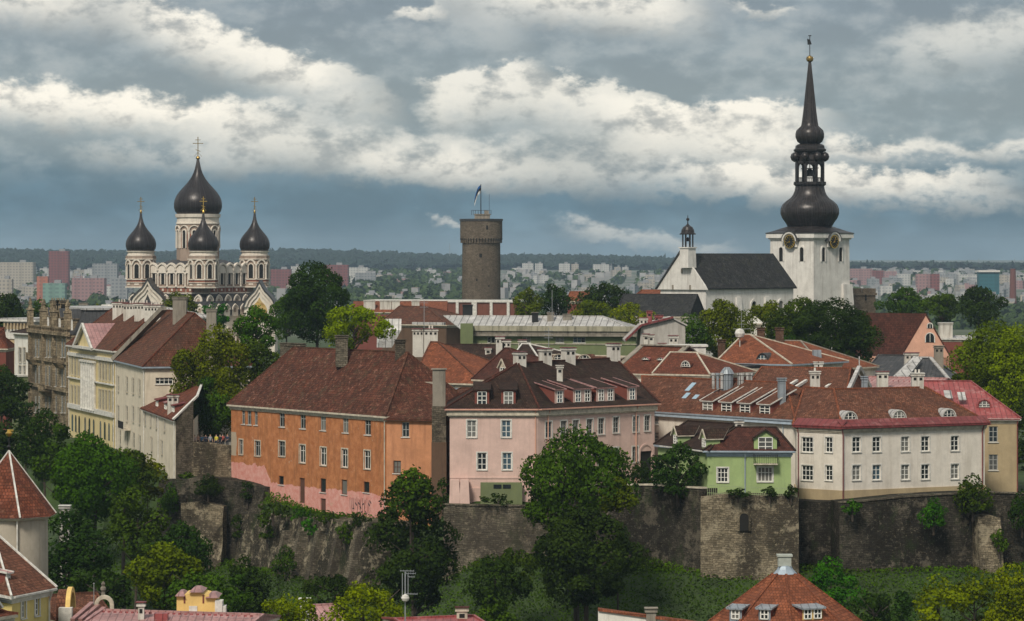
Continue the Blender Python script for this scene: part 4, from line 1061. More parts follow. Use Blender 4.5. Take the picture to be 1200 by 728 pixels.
def red_metal_house():
    A, B = XY(1105, 371), XY(1192, 371)
    root, f, pts, rd, ro = rect_house('red_roofed_house', 'ochre house at the right edge with a bright red metal hipped roof', 'house', A, B, 14, 50.9, 41.5, MT['ochre'], MT['metal_red'], (1070, 1137), 55.0, 'hip', .4, capmat=MT['metal_red'], fascia=MT['trim'],
        wins={0: [(1164, py, 1.05, 1.85, 'six', dict(fmat=MT['framegrey'])) for py in (509, 542)]})
    t, _ = f.hit(1156, 470); dormer(root, f, t, 52.1, 1.6, .9, 'eyebrow', .58, -1.7, MT['metal_red'], MT['metal_red'], trim=MT['metal_red'])
    for px, py in ((1111, 464), (1127, 466)):
        q = W(px, py, 373.6); sl = .585; mb = MB(); w_ = .45
        a = [q + Vector((-w_, -.7, -.7 * sl + .12)), q + Vector((w_, -.7, -.7 * sl + .12)), q + Vector((w_, .7, .7 * sl + .12)), q + Vector((-w_, .7, .7 * sl + .12))]
        mb.hexa(a, [k + Vector((0, 0, .1)) for k in a]); mb.build('skylight', MT['metal_pale'], root)
    gutter(root, f, 50.9, .3, (f.L,), 42)
red_metal_house()

# ------------------------------------------------------------ the row of palaces on the left
def annex():
    N_, F_ = Vector((-42.6, 400)), Vector((-50.3, 431)); f = Face(F_, N_); ze = 49.1; pts = [F_, N_, Vector((-40.6, 402.2)), Vector((-42.2, 431))]
    root = thing('cream_annex', 'low cream annex with a stepped red roof and little dormers beside the viewing terrace', 'house', (-45, 416, 40))
    h = put_windows(root, f, [(px, py, 1.1, 1.7, 'six', dict(fmat=MT['framegrey'], surround=MT['trimcream'], flush=.11)) for px, py in ((170.4, 490), (176.7, 491.5), (183.6, 494), (193, 497), (178, 520), (190, 524))])
    mb = MB(); wall_face(mb, f, 36, ze, h); wall_face(mb, Face(pts[2], pts[3]), 36, ze, []); wall_face(mb, Face(pts[3], pts[0]), 36, ze, []); mb.build('wall', MT['cream2'], root)
    # lean-to roof rising away from the street front, raked at the near end
    e0, e1 = f.P(-.3, ze, .4), f.P(f.L + .3, ze, .4); r0, r1 = Vector((-42.0, 431.5, 53.4)), Vector((-40.2, 403.2, 51.9)); up = Vector((0, 0, .2))
    mb = MB(); mb.hexa([e0, e1, r1, r0], [k + up for k in (e0, e1, r1, r0)]); rf = mb.build('roof', MT['tile_red'], root)
    mb = MB(); mb.bar(e1 + up, r1 + up, .3, .22); mb.bar(r0 + up, r1 + up, .3, .2); mb.build('verge', MT['trim'], rf)
    mb = MB(); a, b = f.P(f.L, 36, 0), Vector((-40.6, 402.2, 36)); mb.poly([a, b, Vector((b.x, b.y, 51.6)), Vector((a.x, a.y, ze))]); mb.build('end_wall', MT['midstone'], root)
    for k, (px, w_) in enumerate(((180, 2.4), (190, 2.6), (199, 2.0))):
        t, z = f.hit(px, 480); dormer(root, f, t, ze + .5, w_, 1.2, 'shed', .9, -.5, MT['metal_pink'] if k == 1 else MT['metal_maroon'], MT['cream2'], trim=MT['metal_maroon'], nwin=1)
    gutter(root, f, ze, .2, (f.L - .6, f.L * .5), 39, MT['trim'])
    chimney(root, 203, 462, 474, 407, 1.4, 1.0)
annex()

def cream_palace():
    N1, F1 = Vector((-50, 430)), Vector((-57.4, 458)); ze = 54.9
    sp = []
    root, f, pts, rd, ro = rect_house('cream_palace', 'tall cream house with a huge dark red hipped roof left of the tree', 'house', F1, N1, 14.5, ze, 40, MT['cream2'], MT['tile_brown'], (192, 228), 62.1, 'hip', .45, capmat=MT['tile_red'], fascia=MT['metal_blue'],
        wins={0: [(px, py, 1.25, 2.1, 'slit', dict(fmat=MT['framegrey'], surround=MT['trimcream'], flush=.11)) for px, py in ((139, 449.6), (149, 450.4), (156.4, 452), (163.8, 453.7), (139, 484), (149, 484.5), (156.4, 485), (163.8, 487), (141, 512), (149, 514), (157, 516), (164, 519))],
              1: [(192.5, 446.5, 2.4, .9, 'fourw')]})
    t, z = f.hit(150, 502); q = local(f, t, z); mb = MB(); mb.hexa([q(-2.6, -1.1, -.2), q(2.6, -1.1, -.2), q(2.6, -.01, -.2), q(-2.6, -.01, -.2)], [q(-2.6, -1.1, 0), q(2.6, -1.1, 0), q(2.6, -.01, 0), q(-2.6, -.01, 0)])
    b = mb.build('balcony', MT['trimcream'], root); mb = MB()
    for i in range(19): mb.bar(q(-2.55 + i * .283, -1.05, 0), q(-2.55 + i * .283, -1.05, 1), .05)
    mb.bar(q(-2.6, -1.05, 1), q(2.6, -1.05, 1), .08); mb.build('railing', MT['iron'], b)
    # grey fire wall running up the roof against the yellow palace
    mb = MB(); a = f.P(-.1, ze, .3); m_ = rd[0] - Vector((f.d.x, f.d.y, 0)) * 1.0
    z9 = W(192, 366, 452)
    q = [a + Vector((0, 0, .1)), Vector((z9.x, z9.y, 62.5))]; mb.bar(q[0], q[1], 1.1, .6); mb.build('fire_wall', MT['chimgrey'], root)
    chimney(root, 211, 348, 367, 441, 1.9, 1.6, MT['chimgrey'], MT['chimgrey'], hole=False); chimney(root, 248, 362, 389, 432, 1.3, 1.3, MT['chimgrey'], MT['chimgrey'], hole=False, down=6)
    gutter(root, f, ze, .3, (f.L - .3, .4), 41, MT['trim'])
cream_palace()

def yellow_palace():
    N1, F1 = Vector((-57.7, 458.5)), Vector((-68.7, 490)); ze = 56.2
    root, f, pts, rd, ro = rect_house('yellow_palace', 'pale yellow classical palace with white pilasters and a small pediment', 'palace', F1, N1, 15, ze, 39, MT['yellow'], MT['tile_brown'], (139, 190), 62.6, 'hip', .5, capmat=MT['tile_red'], fascia=MT['trim'],
        wins={0: [(px, py + (px - 84) * .16, 1.0, 2.9, 'slit', dict(fmat=MT['framegrey'], surround=MT['trimcream'], flush=.11)) for py in (428, 462.5) for px in (84.6, 88.4, 92.2, 95.6, 117.4, 121, 124.6, 128.6, 132.6)]})
    L = f.L
    def tx(px): return f.hit(px, 440)[0]
    for px in (85, 89, 93, 100, 105, 110, 118, 123, 128, 133):
        t, z = f.hit(px, 495 + (px - 84) * .25); 
        mb = MB(); mb.extr(arch_pts(lambda a, c: f.P(a, c, .02), t, z - 1.3, 1.1, 2.6), f.n3(), .03); mb.build('arched_window', MT['glass'], root)
    for i in range(6):
        px = 98.5 + i * 2.75; t = tx(px); z1 = 54.0; z0_ = ZZ(480, 475)
        mb = MB(); q = f.P(t, z0_, .25); mb.lathe((q.x, q.y, z0_), [(.42, 0), (.36, .3), (.32, z1 - z0_ - .5), (.45, z1 - z0_)], 8); mb.box((q.x, q.y, z1), (.95, .95, .3), f.rz()); mb.build('pilaster', MT['trim'], root)
    for z, h_ in ((ZZ(483, 475), .7), (54.6, .5), (ZZ(447, 475), .2)):
        mb = MB(); q = local(f, 0, z); mb.hexa([q(0, -.35, 0), q(L, -.35, 0), q(L, -.003, 0), q(0, -.003, 0)], [q(0, -.35, h_), q(L, -.35, h_), q(L, -.003, h_), q(0, -.003, h_)]); mb.build('string_course', MT['trim'], root)
    # pediment with its own little roof
    ta, tb = tx(94), tx(114); P = local(f, (ta + tb) / 2, ze - .1, .55); hw = (tb - ta) / 2 + .3; g = 3.4
    mb = MB(); mb.poly([P(-hw, 0, 0), P(hw, 0, 0), P(0, 0, g)], 0)
    for s_ in (-1, 1):
        q = [P(s_ * (hw + .3), -.4, -.05), P(s_ * (hw + .3), .6, -.05), P(0, 5.6, g + .15), P(0, -.4, g + .15)]
        q = q if s_ > 0 else [q[0], q[3], q[2], q[1]]
        mb.hexa(q, [k + Vector((0, 0, .18)) for k in q], 2, 1)
        mb.bar(P(s_ * (hw + .3), -.42, 0), P(0, -.42, g + .2), .3, .5, 2)
    mb.bar(P(-hw, -.3, .1), P(hw, -.3, .1), .5, .4, 2); mb.build('pediment', [MT['yellow'], MT['metal_pink'], MT['trim']], root)
    for px, pt in ((143, 354), (156, 355.5), (169, 355), (181, 357)):
        Y = 484 - (px - 139) * .62; chimney(root, px, pt, 364, Y, 2.5, 1.5, rz=-.3, pots=3)
    gutter(root, f, ze, .3, (.3, L - .3), 41, MT['trim'])
yellow_palace()

def ornate_palace():
    N1, F1 = XY(81.5, 491), XY(36, 520); f = Face(F1, N1); ze, z0 = 57.6, 38; inn = -f.n
    pts = [f.a, f.b, f.b + inn * 14, f.a + inn * 14]; c = (pts[0] + pts[2]) / 2
    root = thing('ornate_stone_palace', 'sooty brown ornate stone palace with pinnacles, bay windows and a mansard roof', 'palace', (c.x, c.y, 40))
    sp = []
    for px in (42, 45.5, 55, 58.5, 62, 65.5, 73, 76.5): sp.append((px, 408, .95, 2.9, 'slit', dict(fmat=MT['framegrey'], flush=.12)))
    for px in (42, 46, 54, 58, 62, 66, 73, 77):
        sp.append((px, 441, 1., 3.2, 'slit', dict(fmat=MT['framegrey'], flush=.12))); sp.append((px, 474, 1., 2.6, 'slit', dict(fmat=MT['framegrey'], flush=.12)))
    h = put_windows(root, f, sp); walls(root, pts, z0, ze, MT['ornate'], {0: h})
    L = f.L; q0 = local(f, 0, 0)
    for z, o_, hh in ((ze - .1, .7, .5), (ze + .9, .5, .25), (ZZ(424, 505), .35, .35), (ZZ(456, 505), .45, .5), (ZZ(392, 505), .3, .25)):
        mb = MB(); mb.hexa([q0(-.3, -o_, z), q0(L + .3, -o_, z), q0(L + .3, -.004, z), q0(-.3, -.004, z)], [q0(-.3, -o_, z + hh), q0(L + .3, -o_, z + hh), q0(L + .3, -.004, z + hh), q0(-.3, -.004, z + hh)]); mb.build('string_course', MT['ornate'], root)
    mb = MB()
    for i in range(24): mb.box(tuple(f.P((i + .5) * L / 24, ze + .4, .35)), (.22, .22, .55), f.rz())
    build_each(mb, 'baluster', MT['ornate'], root)
    for t in (.3, L * .37, L * .64, L - .3):
        mb = MB(); p = f.P(t, z0, .22); mb.box(tuple(p), (.6, .5, ze + 1.2 - z0), f.rz()); mb.build('pilaster', MT['ornate'], root)
        for dt in (-.7, .7):
            if not 0 < t + dt < L: dt = 0
            p = f.P(t + dt, ze + .9, .2); mb = MB(); mb.box(tuple(p), (.8, .8, 2.6), f.rz()); mb.box((p.x, p.y, p.z + 2.6), (1.0, 1.0, .3), f.rz()); mb.lathe((p.x, p.y, p.z + 2.9), [(.35, 0), (.18, .6), (.28, .8), (.05, 1.7), (0, 1.8)], 8); mb.build('pinnacle', MT['ornate'], root)
    for px, py, w_ in ((42, 421, 3), (73, 425, 3.4), (58, 458, 5)):
        t, z = f.hit(px, py); P = local(f, t, z); mb = MB(); mb.hexa([P(-w_ / 2.6, -.7, -.9), P(w_ / 2.6, -.7, -.9), P(w_ / 2.6, 0, -.9), P(-w_ / 2.6, 0, -.9)], [P(-w_ / 2, -1.4, 0), P(w_ / 2, -1.4, 0), P(w_ / 2, 0, 0), P(-w_ / 2, 0, 0)])
        for x in np.linspace(-w_ / 2 + .1, w_ / 2 - .1, 9): mb.bar(P(x, -1.3, 0), P(x, -1.3, 1), .14)
        mb.bar(P(-w_ / 2, -1.3, 1), P(w_ / 2, -1.3, 1), .2); mb.build('balcony', MT['ornate'], root)
    # steep black mansard
    e = outset(pts, -1.4); T = outset(pts, -3.4); mb = MB()
    mb.hexa([Vector((p.x, p.y, ze)) for p in e], [Vector((p.x, p.y, ze + 3.9)) for p in T]); mb.build('mansard_roof', MT['metal_dark'], root)
    mb = MB(); mb.prism(outset(T, .35), ze + 3.9, ze + 4.2); mb.build('roof_deck', MT['metal_pale'], root)
    for px, pt in ((64, 352), (72, 352), (77, 354)):
        chimney(root, px, pt, 372, 509, 1.3, 1.0, MT['ornate'], MT['metal_dark'], pots=3)
    for t in (L * .2, L * .5, L * .8):
        dormer(root, f, t, ze + .6, 1.7, 2.1, 'gable', 2.0, -1.7, MT['metal_dark'], MT['ornate'], gh=1.2, trim=MT['ornate'])
ornate_palace()

def far_left():
    root, f, pts, rd, ro = rect_house('white_narrow_house', 'narrow white house with a bracketed roof left of the ornate stone palace', 'house', XY(17, 528), XY(37, 521), 10, 57.2, 38, MT['white'], MT['tile_dark'], None, 58.6, 'hip', .6, hip=(3, 3), fascia=MT['trim'],
        wins={0: [(px, py, 1.0, 2.4, 'slit', dict(fmat=MT['framegrey'], surround=MT['trimcream'], flush=.11)) for px in (24, 29) for py in (416, 437)]})
    mb = MB(); q = f.P(f.L * .62, 42, 0); mb.box((q.x, q.y, 38), (3.4, 3.2, ZZ(442, 520) - 38), f.rz(), 0); mb.box((q.x, q.y, ZZ(442, 520)), (3.7, 3.5, .3), f.rz(), 1); b = mb.build('bay', [MT['olive'], MT['trim']], root)
    fb = Face((q.x - 1.6, q.y - 1.75), (q.x + 1.6, q.y - 1.75)); window(b, fb, 1.6, ZZ(455, 520), 1.0, 1.9, 'six', MT['framegrey']).location.y -= .18
    A, B = XY(6, 560), XY(41, 556); f = Face(A, B); root = thing('beige_block', 'plain beige block with a white bracketed cornice at the left edge', 'building', (-86, 566, 40))
    pts = [f.a, f.b, f.b - f.n * 20, f.a - f.n * 20]; walls(root, pts, 38, 58.4, MT['beige'])
    mb = MB(); mb.prism(outset(pts, .9), 58.4, 58.75); mb.prism(outset(pts, .2), 55.3, 58.38); 
    mb.build('cornice', MT['trim'], root); mb = MB()
    for i in range(9): mb.box(tuple(f.P((i + .5) * f.L / 9, 57, .35)), (.32, .6, 1.1), f.rz())
    build_each(mb, 'bracket', MT['ochre'], root); mb = MB(); mb.prism(outset(pts, .6), 58.75, 59.0); mb.build('roof', MT['metal_pale'], root)
    root, f, pts, rd, ro = rect_house('red_gabled_house', 'red tiled roof peeping out at the far left edge', 'house', XY(-20, 545), XY(7, 545), 9, 54, 40, MT['redwall'], MT['tile_red'], None, 57.5, 'hip', .4, hip=(3, 3))
    # grey-roofed wing behind the ornate palace
    root, f, pts, rd, ro = rect_house('grey_roofed_wing', 'long dark wing with a pale metal roof behind the ornate palace', 'building', XY(92, 540), XY(141, 520), 16, 59.8, 42, MT['brownwall'], MT['metal_pale'], None, 61.6, 'hip', .6, hip=(3, 3), fascia=MT['metal_pale'])
    chimney(root, 98, 355, 362, 535, 1.3, 1, MT['chimgrey'], MT['chimgrey'])
    mb = MB(); q = W(126, 357, 530); mb.box((q.x, q.y, q.z - 1.2), (2.8, 2.2, 1.2), .4, 0, .6); mb.build('skylight', MT['trim'], root)
far_left()
# ------------------------------------------------------------ cathedral with onion domes
def onion(r, h, neck=.06):
    """profile from the drum up to the tip, photo-traced"""
    pr = [(.86, 0), (.95, .05), (.995, .12), (1.0, .19), (.97, .26), (.90, .33), (.79, .40), (.65, .47), (.50, .54), (.37, .61), (.265, .68), (.185, .75), (.125, .83), (.085, .91), (neck, 1.0)]
    return [(a * r, b * h) for a, b in pr]
def cross(root, c, h, mat, r=.0):
    mb = MB(); x, y, z = c
    mb.lathe((x, y, z - .2), [(.16, 0), (.25 + r * .6, .25), (.34 + r, .6), (.25 + r * .6, .95), (.12, 1.2)], 10)
    z += .9; mb.bar((x, y, z), (x, y, z + h), .2); mb.bar((x - h * .27, y, z + h * .66), (x + h * .27, y, z + h * .66), .17)
    mb.bar((x - h * .14, y, z + h * .84), (x + h * .14, y, z + h * .84), .14); mb.bar((x - h * .13, y, z + h * .34), (x + h * .13, y, z + h * .24), .14)
    for s_ in (-1, 1): mb.bar((x + s_ * h * .2, y, z - .1), (x, y, z + h * .2), .08)
    mb.build('cross', mat, root)
def drum(root, c, r, z0, z1, n=8, rot=0.0, big=False):
    """octagonal belfry drum: arched openings between half columns, striped bands"""
    x, y = c; h = z1 - z0; mb = MB(); ap = r
    mb.lathe((x, y, 0), [(ap, z0), (ap, z0 + h * .13, 1), (ap * 1.0, z0 + h * .24), (ap, z1 - h * .12), (ap * 1.04, z1 - h * .12), (ap * 1.06, z1)], n, 0, rot + math.pi / n)
    o = mb.build('drum', [MT['nevpeach_shaded'], MT['nevred']], root)
    dk, wh, cl = MB(), MB(), MB()
    wf = 2 * r * math.sin(math.pi / n)
    for k in range(n):
        a = rot + 2 * math.pi * k / n; nn = Vector((math.cos(a), math.sin(a), 0)); t = Vector((-nn.y, nn.x, 0)); m0 = Vector((x, y, 0)) + nn * (r * math.cos(math.pi / n))
        P = lambda u, z, m0=m0, t=t: m0 + t * u + Vector((0, 0, z))
        ow = wf * .42; zb = z0 + h * .27; hh = h * .46
        dk.extr(arch_pts(P, 0, zb, ow, hh, 8), nn, .04)
        arch_ring(wh, P, nn, 0, zb, ow, hh, wf * .08, .16, 0, 8)
        arch_ring(wh, P, nn, 0, zb + hh * .42, ow * 1.55, hh * .82, wf * .13, .34, 0, 8, .12, False)
        p = P(wf / 2, 0); q = Vector((x, y, 0)) + (p - Vector((x, y, 0))) * 1.0
        cl.lathe((q.x, q.y, z0 + h * .24), [(.34, 0), (.26, .25), (.24, h * .4), (.4, h * .46), (.4, h * .5)], 6)
        # little dark square niches in the base band
        wh.extr([P(-wf * .22, z0 + h * .05), P(wf * .22, z0 + h * .05), P(wf * .22, z0 + h * .10), P(-wf * .22, z0 + h * .10)], nn, .12)
    build_each(dk, 'belfry_opening', MT['dark'], o); wh.build('arch_moulding', MT['nevwhite'], o); build_each(cl, 'half_column', MT['nevwhite'], o)
    rg = MB()
    for zz, rr, hh in ((z0 + h * .13, 1.06, h * .02), (z0 + h * .22, 1.06, h * .03), (z1 - h * .12, 1.10, h * .03), (z0 - .3, 1.1, .3)):
        rg.lathe((x, y, 0), [(r * rr, zz), (r * rr, zz + hh)], n, 0, rot + math.pi / n)
    rg.build('string_course', MT['nevwhite'], o)
    nk = MB(); k_ = h * .16
    nk.lathe((x, y, z1), [(r * .98, 0), (r * .98, k_ * .25), (r * .92, k_ * .3), (r * .92, k_ * .75), (r * 1.0, k_ * .8), (r * 1.02, k_)], 24)
    nk.build('neck', MT['nevwhite'], root)
    return z1 + k_

def nevsky():
    Y0 = 850.0; cx, cy = XY(232, Y0); s_ = Y0 / F
    root = thing('onion_domed_cathedral', 'striped white and brick cathedral with five black onion domes and gilded crosses', 'cathedral', (cx, cy, 44))
    rot = R(-90 + 11)                                # direction of the front corner
    cor = [Vector((cx, cy)) + Vector((math.cos(rot + k * math.pi / 2), math.sin(rot + k * math.pi / 2))) * 15.3 for k in range(4)]
    zt = ZZ(298, Y0)
    # corner belfries
    for k, c in enumerate(cor):
        Y = c.y; z0 = 61.8; z1 = ZZ(296, Y) - .9
        zb = drum(root, c, 3.85, z0, z1, 8, rot + R(22.5))
        hd = ZZ(250.5, Y) - zb; mb = MB(); mb.lathe((c.x, c.y, zb), onion(4.05, hd), 28); d = mb.build('onion_dome', MT['dome'], root, smooth=True); mb = MB(); mb.ribs((c.x, c.y, zb), onion(4.05, hd), 20, .07); mb.build('dome_ribs', MT['domerib'], d)
        cross(root, (c.x, c.y, zb + hd), 3.6, MT['gold'] if k == 0 else MT['dullgold'])
    # great central drum and dome
    z0 = 60; z1 = ZZ(262, Y0); r = 5.75
    mb = MB(); mb.lathe((cx, cy, 0), [(r, z0), (r, z1)], 12, 0, rot); o = mb.build('great_drum', MT['nevpeach_shaded'], root)
    dk, wh, rd = MB(), MB(), MB()
    for k in range(12):
        a = rot + math.pi / 12 + 2 * math.pi * k / 12; nn = Vector((math.cos(a), math.sin(a), 0)); t = Vector((-nn.y, nn.x, 0)); rr = r * math.cos(math.pi / 12); wf = 2 * r * math.sin(math.pi / 12)
        P = lambda u, z, t=t, nn=nn, rr=rr: Vector((cx, cy, 0)) + nn * rr + t * u + Vector((0, 0, z))
        zb = ZZ(291, Y0); hh = ZZ(270, Y0) - zb
        dk.extr(arch_pts(P, 0, zb, 1.0, hh, 8), nn, .05); arch_ring(wh, P, nn, 0, zb, 1.0, hh, .3, .3, 0, 8)
        rd.extr([P(-wf / 2, zb), P(-.9, zb), P(-.9, zb + hh * .8), P(-wf / 2, zb + hh * .8)], nn, .03); rd.extr([P(.9, zb), P(wf / 2, zb), P(wf / 2, zb + hh * .8), P(.9, zb + hh * .8)], nn, .03)
        p = P(wf / 2, 0); wh.lathe((p.x, p.y, zb), [(.3, 0), (.26, hh * .9), (.42, hh)], 6); arch_ring(wh, P, nn, 0, zb + hh - .2, wf * .9, wf * .45, .25, .4, 0, 6, 0, False)
    build_each(dk, 'drum_window', MT['dark'], o); wh.build('arch_moulding', MT['nevwhite'], o); build_each(rd, 'brick_panel', MT['nevred'], o)
    mb = MB(); a = z1; b = ZZ(251, Y0)
    mb.lathe((cx, cy, a), [(r * 1.03, -.2), (r * 1.03, .2), (r * .99, .3), (r * .99, (b - a) * .6), (r * 1.05, (b - a) * .65), (r * 1.07, b - a)], 32); mb.build('drum_cornice', MT['nevwhite'], root)
    hd = ZZ(187, Y0) - b; mb = MB(); mb.lathe((cx, cy, b), onion(6.45, hd, .045), 36); d = mb.build('onion_dome', MT['dome'], root, smooth=True); mb = MB(); mb.ribs((cx, cy, b), onion(6.45, hd, .045), 28, .08); mb.build('dome_ribs', MT['domerib'], d)
    cross(root, (cx, cy, b + hd), 5.2, MT['dullgold'], .25)
    # upper cube between the belfries
    mb = MB(); za, zc = 55.0, 66.6
    mb.prism([(c.x, c.y) for c in outset([Vector(c) for c in cor], -.2)], za, zc); mb.build('upper_body', MT['nevpeach_shaded'], root)
    mb = MB(); q = outset(cor, -.2); mb.hexa([Vector((p.x, p.y, zc)) for p in q], [Vector((cx + (p.x - cx) * .45, cy + (p.y - cy) * .45, zc + 2.4)) for p in q]); mb.build('roof', MT['metal_dark'], root)
    dk, wh, rd = MB(), MB(), MB()
    for k in range(4):
        f = Face(cor[k - 1], cor[k]) if True else None
        for i in range(5):
            t = f.L * (.21 + .58 * i / 4); w_ = f.L * .145
            P = lambda u, z, f=f: f.P(u, z, -.18)
            dk.extr(arch_pts(P, t, 62.4, 1.15, 3.1, 8), f.n3(), .05); arch_ring(wh, P, f.n3(), t, 62.4, 1.15, 3.1, .28, .3, 0, 8)
            arch_ring(wh, P, f.n3(), t, 65.6, w_ - .1, 2.0, .42, .75, 0, 8, .1, False); wh.extr(arch_pts(P, t, 65.4, w_ - .2, 1.9, 8, .1), f.n3(), .5)
            p = f.P(t + w_ / 2, 61.8, .1); wh.lathe(tuple(p), [(.36, 0), (.26, .4), (.26, 2.8), (.42, 3.4), (.42, 3.7)], 6)
            rd.extr([P(t - w_ * .4, 60.4), P(t + w_ * .4, 60.4), P(t + w_ * .4, 61.5), P(t - w_ * .4, 61.5)], f.n3(), .12)
            wh.extr([P(t - .3, 60.65), P(t + .3, 60.65), P(t + .3, 61.25), P(t - .3, 61.25)], f.n3(), .2)
        for z, h_, o_ in ((59.9, .35, .3), (61.55, .3, .3), (66.0, .25, .35)):
            wh.extr([f.P(0, z, -.18), f.P(f.L, z, -.18), f.P(f.L, z + h_, -.18), f.P(0, z + h_, -.18)], f.n3(), o_)
    o = bpy.data.objects[root.name]; build_each(dk, 'arcade_window', MT['dark'], root); wh.build('arcade', MT['nevwhite'], root); build_each(rd, 'brick_panel', MT['nevred'], root)
    # lower body, wider, with a ring of rounded gables under a dark roof
    q = outset(cor, 4.4); mb = MB(); mb.prism(q, 42, 56.2); mb.build('lower_body', MT['nevwhite'], root)
    mb = MB(); mb.hexa([Vector((p.x, p.y, 56.2)) for p in outset(cor, 4.7)], [Vector((p.x, p.y, 60.0)) for p in outset(cor, .1)]); mb.build('lower_roof', MT['metal_dark'], root)
    gb, gd, ge = MB(), MB(), MB()
    for k in range(4):
        f = Face(q[k - 1], q[k])
        for row, (zz, out, w_, cnt, off) in enumerate(((55.0, .05, 3.3, 9, 0), (57.4, -2.1, 3.6, 7, .0))):
            for i in range(cnt):
                t = f.L * (i + .5) / cnt if row == 0 else f.L * (.13 + .74 * i / (cnt - 1)); P = lambda u, z, f=f, out=out: f.P(u, z, out)
                gb.extr(arch_pts(P, t, zz - 1.0, w_ * .8, 3.2, 10, .25), f.n3(), .25); arch_ring(gb, P, f.n3(), t, zz - .6, w_ * .62, 2.4, .3, .55, 0, 10, .2, False)
                arch_ring(ge, P, f.n3(), t, zz - 1.0, w_ * .8, 3.2, .16, .3, 0, 10, .25, True)
                gd.extr(arch_pts(P, t, zz + .1, w_ * .30, 1.2, 8), f.n3(), .28)
        for z, h_ in ((50.2, .3), (54.0, .35)):
            gb.extr([f.P(0, z), f.P(f.L, z), f.P(f.L, z + h_), f.P(0, z + h_)], f.n3(), .25)
        for i in range(8):
            t = f.L * (i + .5) / 8; P = lambda u, z, f=f: f.P(u, z); gd.extr(arch_pts(P, t, 47, 1.3, 4.0, 8), f.n3(), .05); arch_ring(gb, P, f.n3(), t, 47, 1.3, 4.0, .3, .25, 0, 8)
    gb.build('rounded_gables', MT['nevwhite'], root); gd.build('niche', MT['nevpeach_shaded'], root); ge.build('gable_flashing', MT['metal_dark'], root)
    # two big ogee-gabled bays
    for px, py, wpx, mosaic in ((173, 328.5, 41, False), (304, 331.5, 36, True)):
        Y = 835.0 if mosaic else 834.0; c = W(px, py, Y); w_ = wpx * Y / F; f = Face((c.x - w_ / 2, Y), (c.x + w_ / 2, Y)); h_ = 8.2; zb = c.z - h_
        def ogee(sc, zo=0.0):
            o = []
            for i in range(13):
                u = -1 + i / 6.0; a = 1 - abs(u); z = (a ** .62) * .80 * (1 if a < .8 else 1) + (.20 * max(0, (a - .65) / .35) ** 1.6)
                o.append((u * sc, z * sc + zo))
            return o
        hw = w_ / 2; g = h_ * .78; P = lambda u, z: f.P(hw + u * hw, zb + .22 * h_ + z * g)
        b = MB(); pts = [f.P(0, 42), f.P(w_, 42)] + [P(u, z) for u, z in reversed(ogee(1.0))]
        b.extr(pts, Vector((0, 1, 0)), 11, 0); 
        e = MB(); oo, ii = ogee(1.0), ogee(.80)
        def band(m_, o1, i1, pr):
            for j in range(12): m_.extr([P(*i1[j]), P(*i1[j + 1]), P(*o1[j + 1]), P(*o1[j])], f.n3(), pr)
        bb = b.build('ogee_bay', MT['nevwhite'], root)
        band(e, ogee(1.0), ogee(.86), .6); band(e, ogee(.74), ogee(.62), .35); e.build('ogee_moulding', MT['nevwhite'], bb)
        e = MB(); band(e, ogee(1.10), ogee(1.0), .8)
        for j in range(12):
            a, b2 = P(*ogee(1.10)[j]), P(*ogee(1.10)[j + 1]); back = Vector((0, 10, 0)); e.poly([a, b2, b2 + back, a + back])
        e.build('gable_roof', MT['metal_dark'], bb)
        if mosaic:
            e = MB(); e.extr([P(*k) for k in [(-.5, -.55), (.5, -.55)]] + [P(u, z - .1) for u, z in reversed(ogee(.5))], f.n3(), .06)
            m_, nt, N, L, bs = nmat('mosaic'); p = _pos(N); v = N.new('ShaderNodeTexVoronoi'); v.inputs['Scale'].default_value = 1.6; L.new(p, v.inputs['Vector'])
            rp = N.new('ShaderNodeValToRGB'); L.new(v.outputs['Color'], rp.inputs[0]); rp.color_ramp.elements[0].color = (.10, .05, .04, 1); rp.color_ramp.elements[1].color = (.42, .36, .25, 1)
            k = rp.color_ramp.elements.new(.5); k.color = (.50, .32, .07, 1); L.new(rp.outputs[0], bs.inputs['Base Color']); e.build('mosaic', m_, bb)
        else:
            e = MB(); e.extr([P(-.42, -.3), P(.42, -.3), P(0, .42)], f.n3(), .12); e.build('porch_roof', MT['metal_dark'], bb)
nevsky()

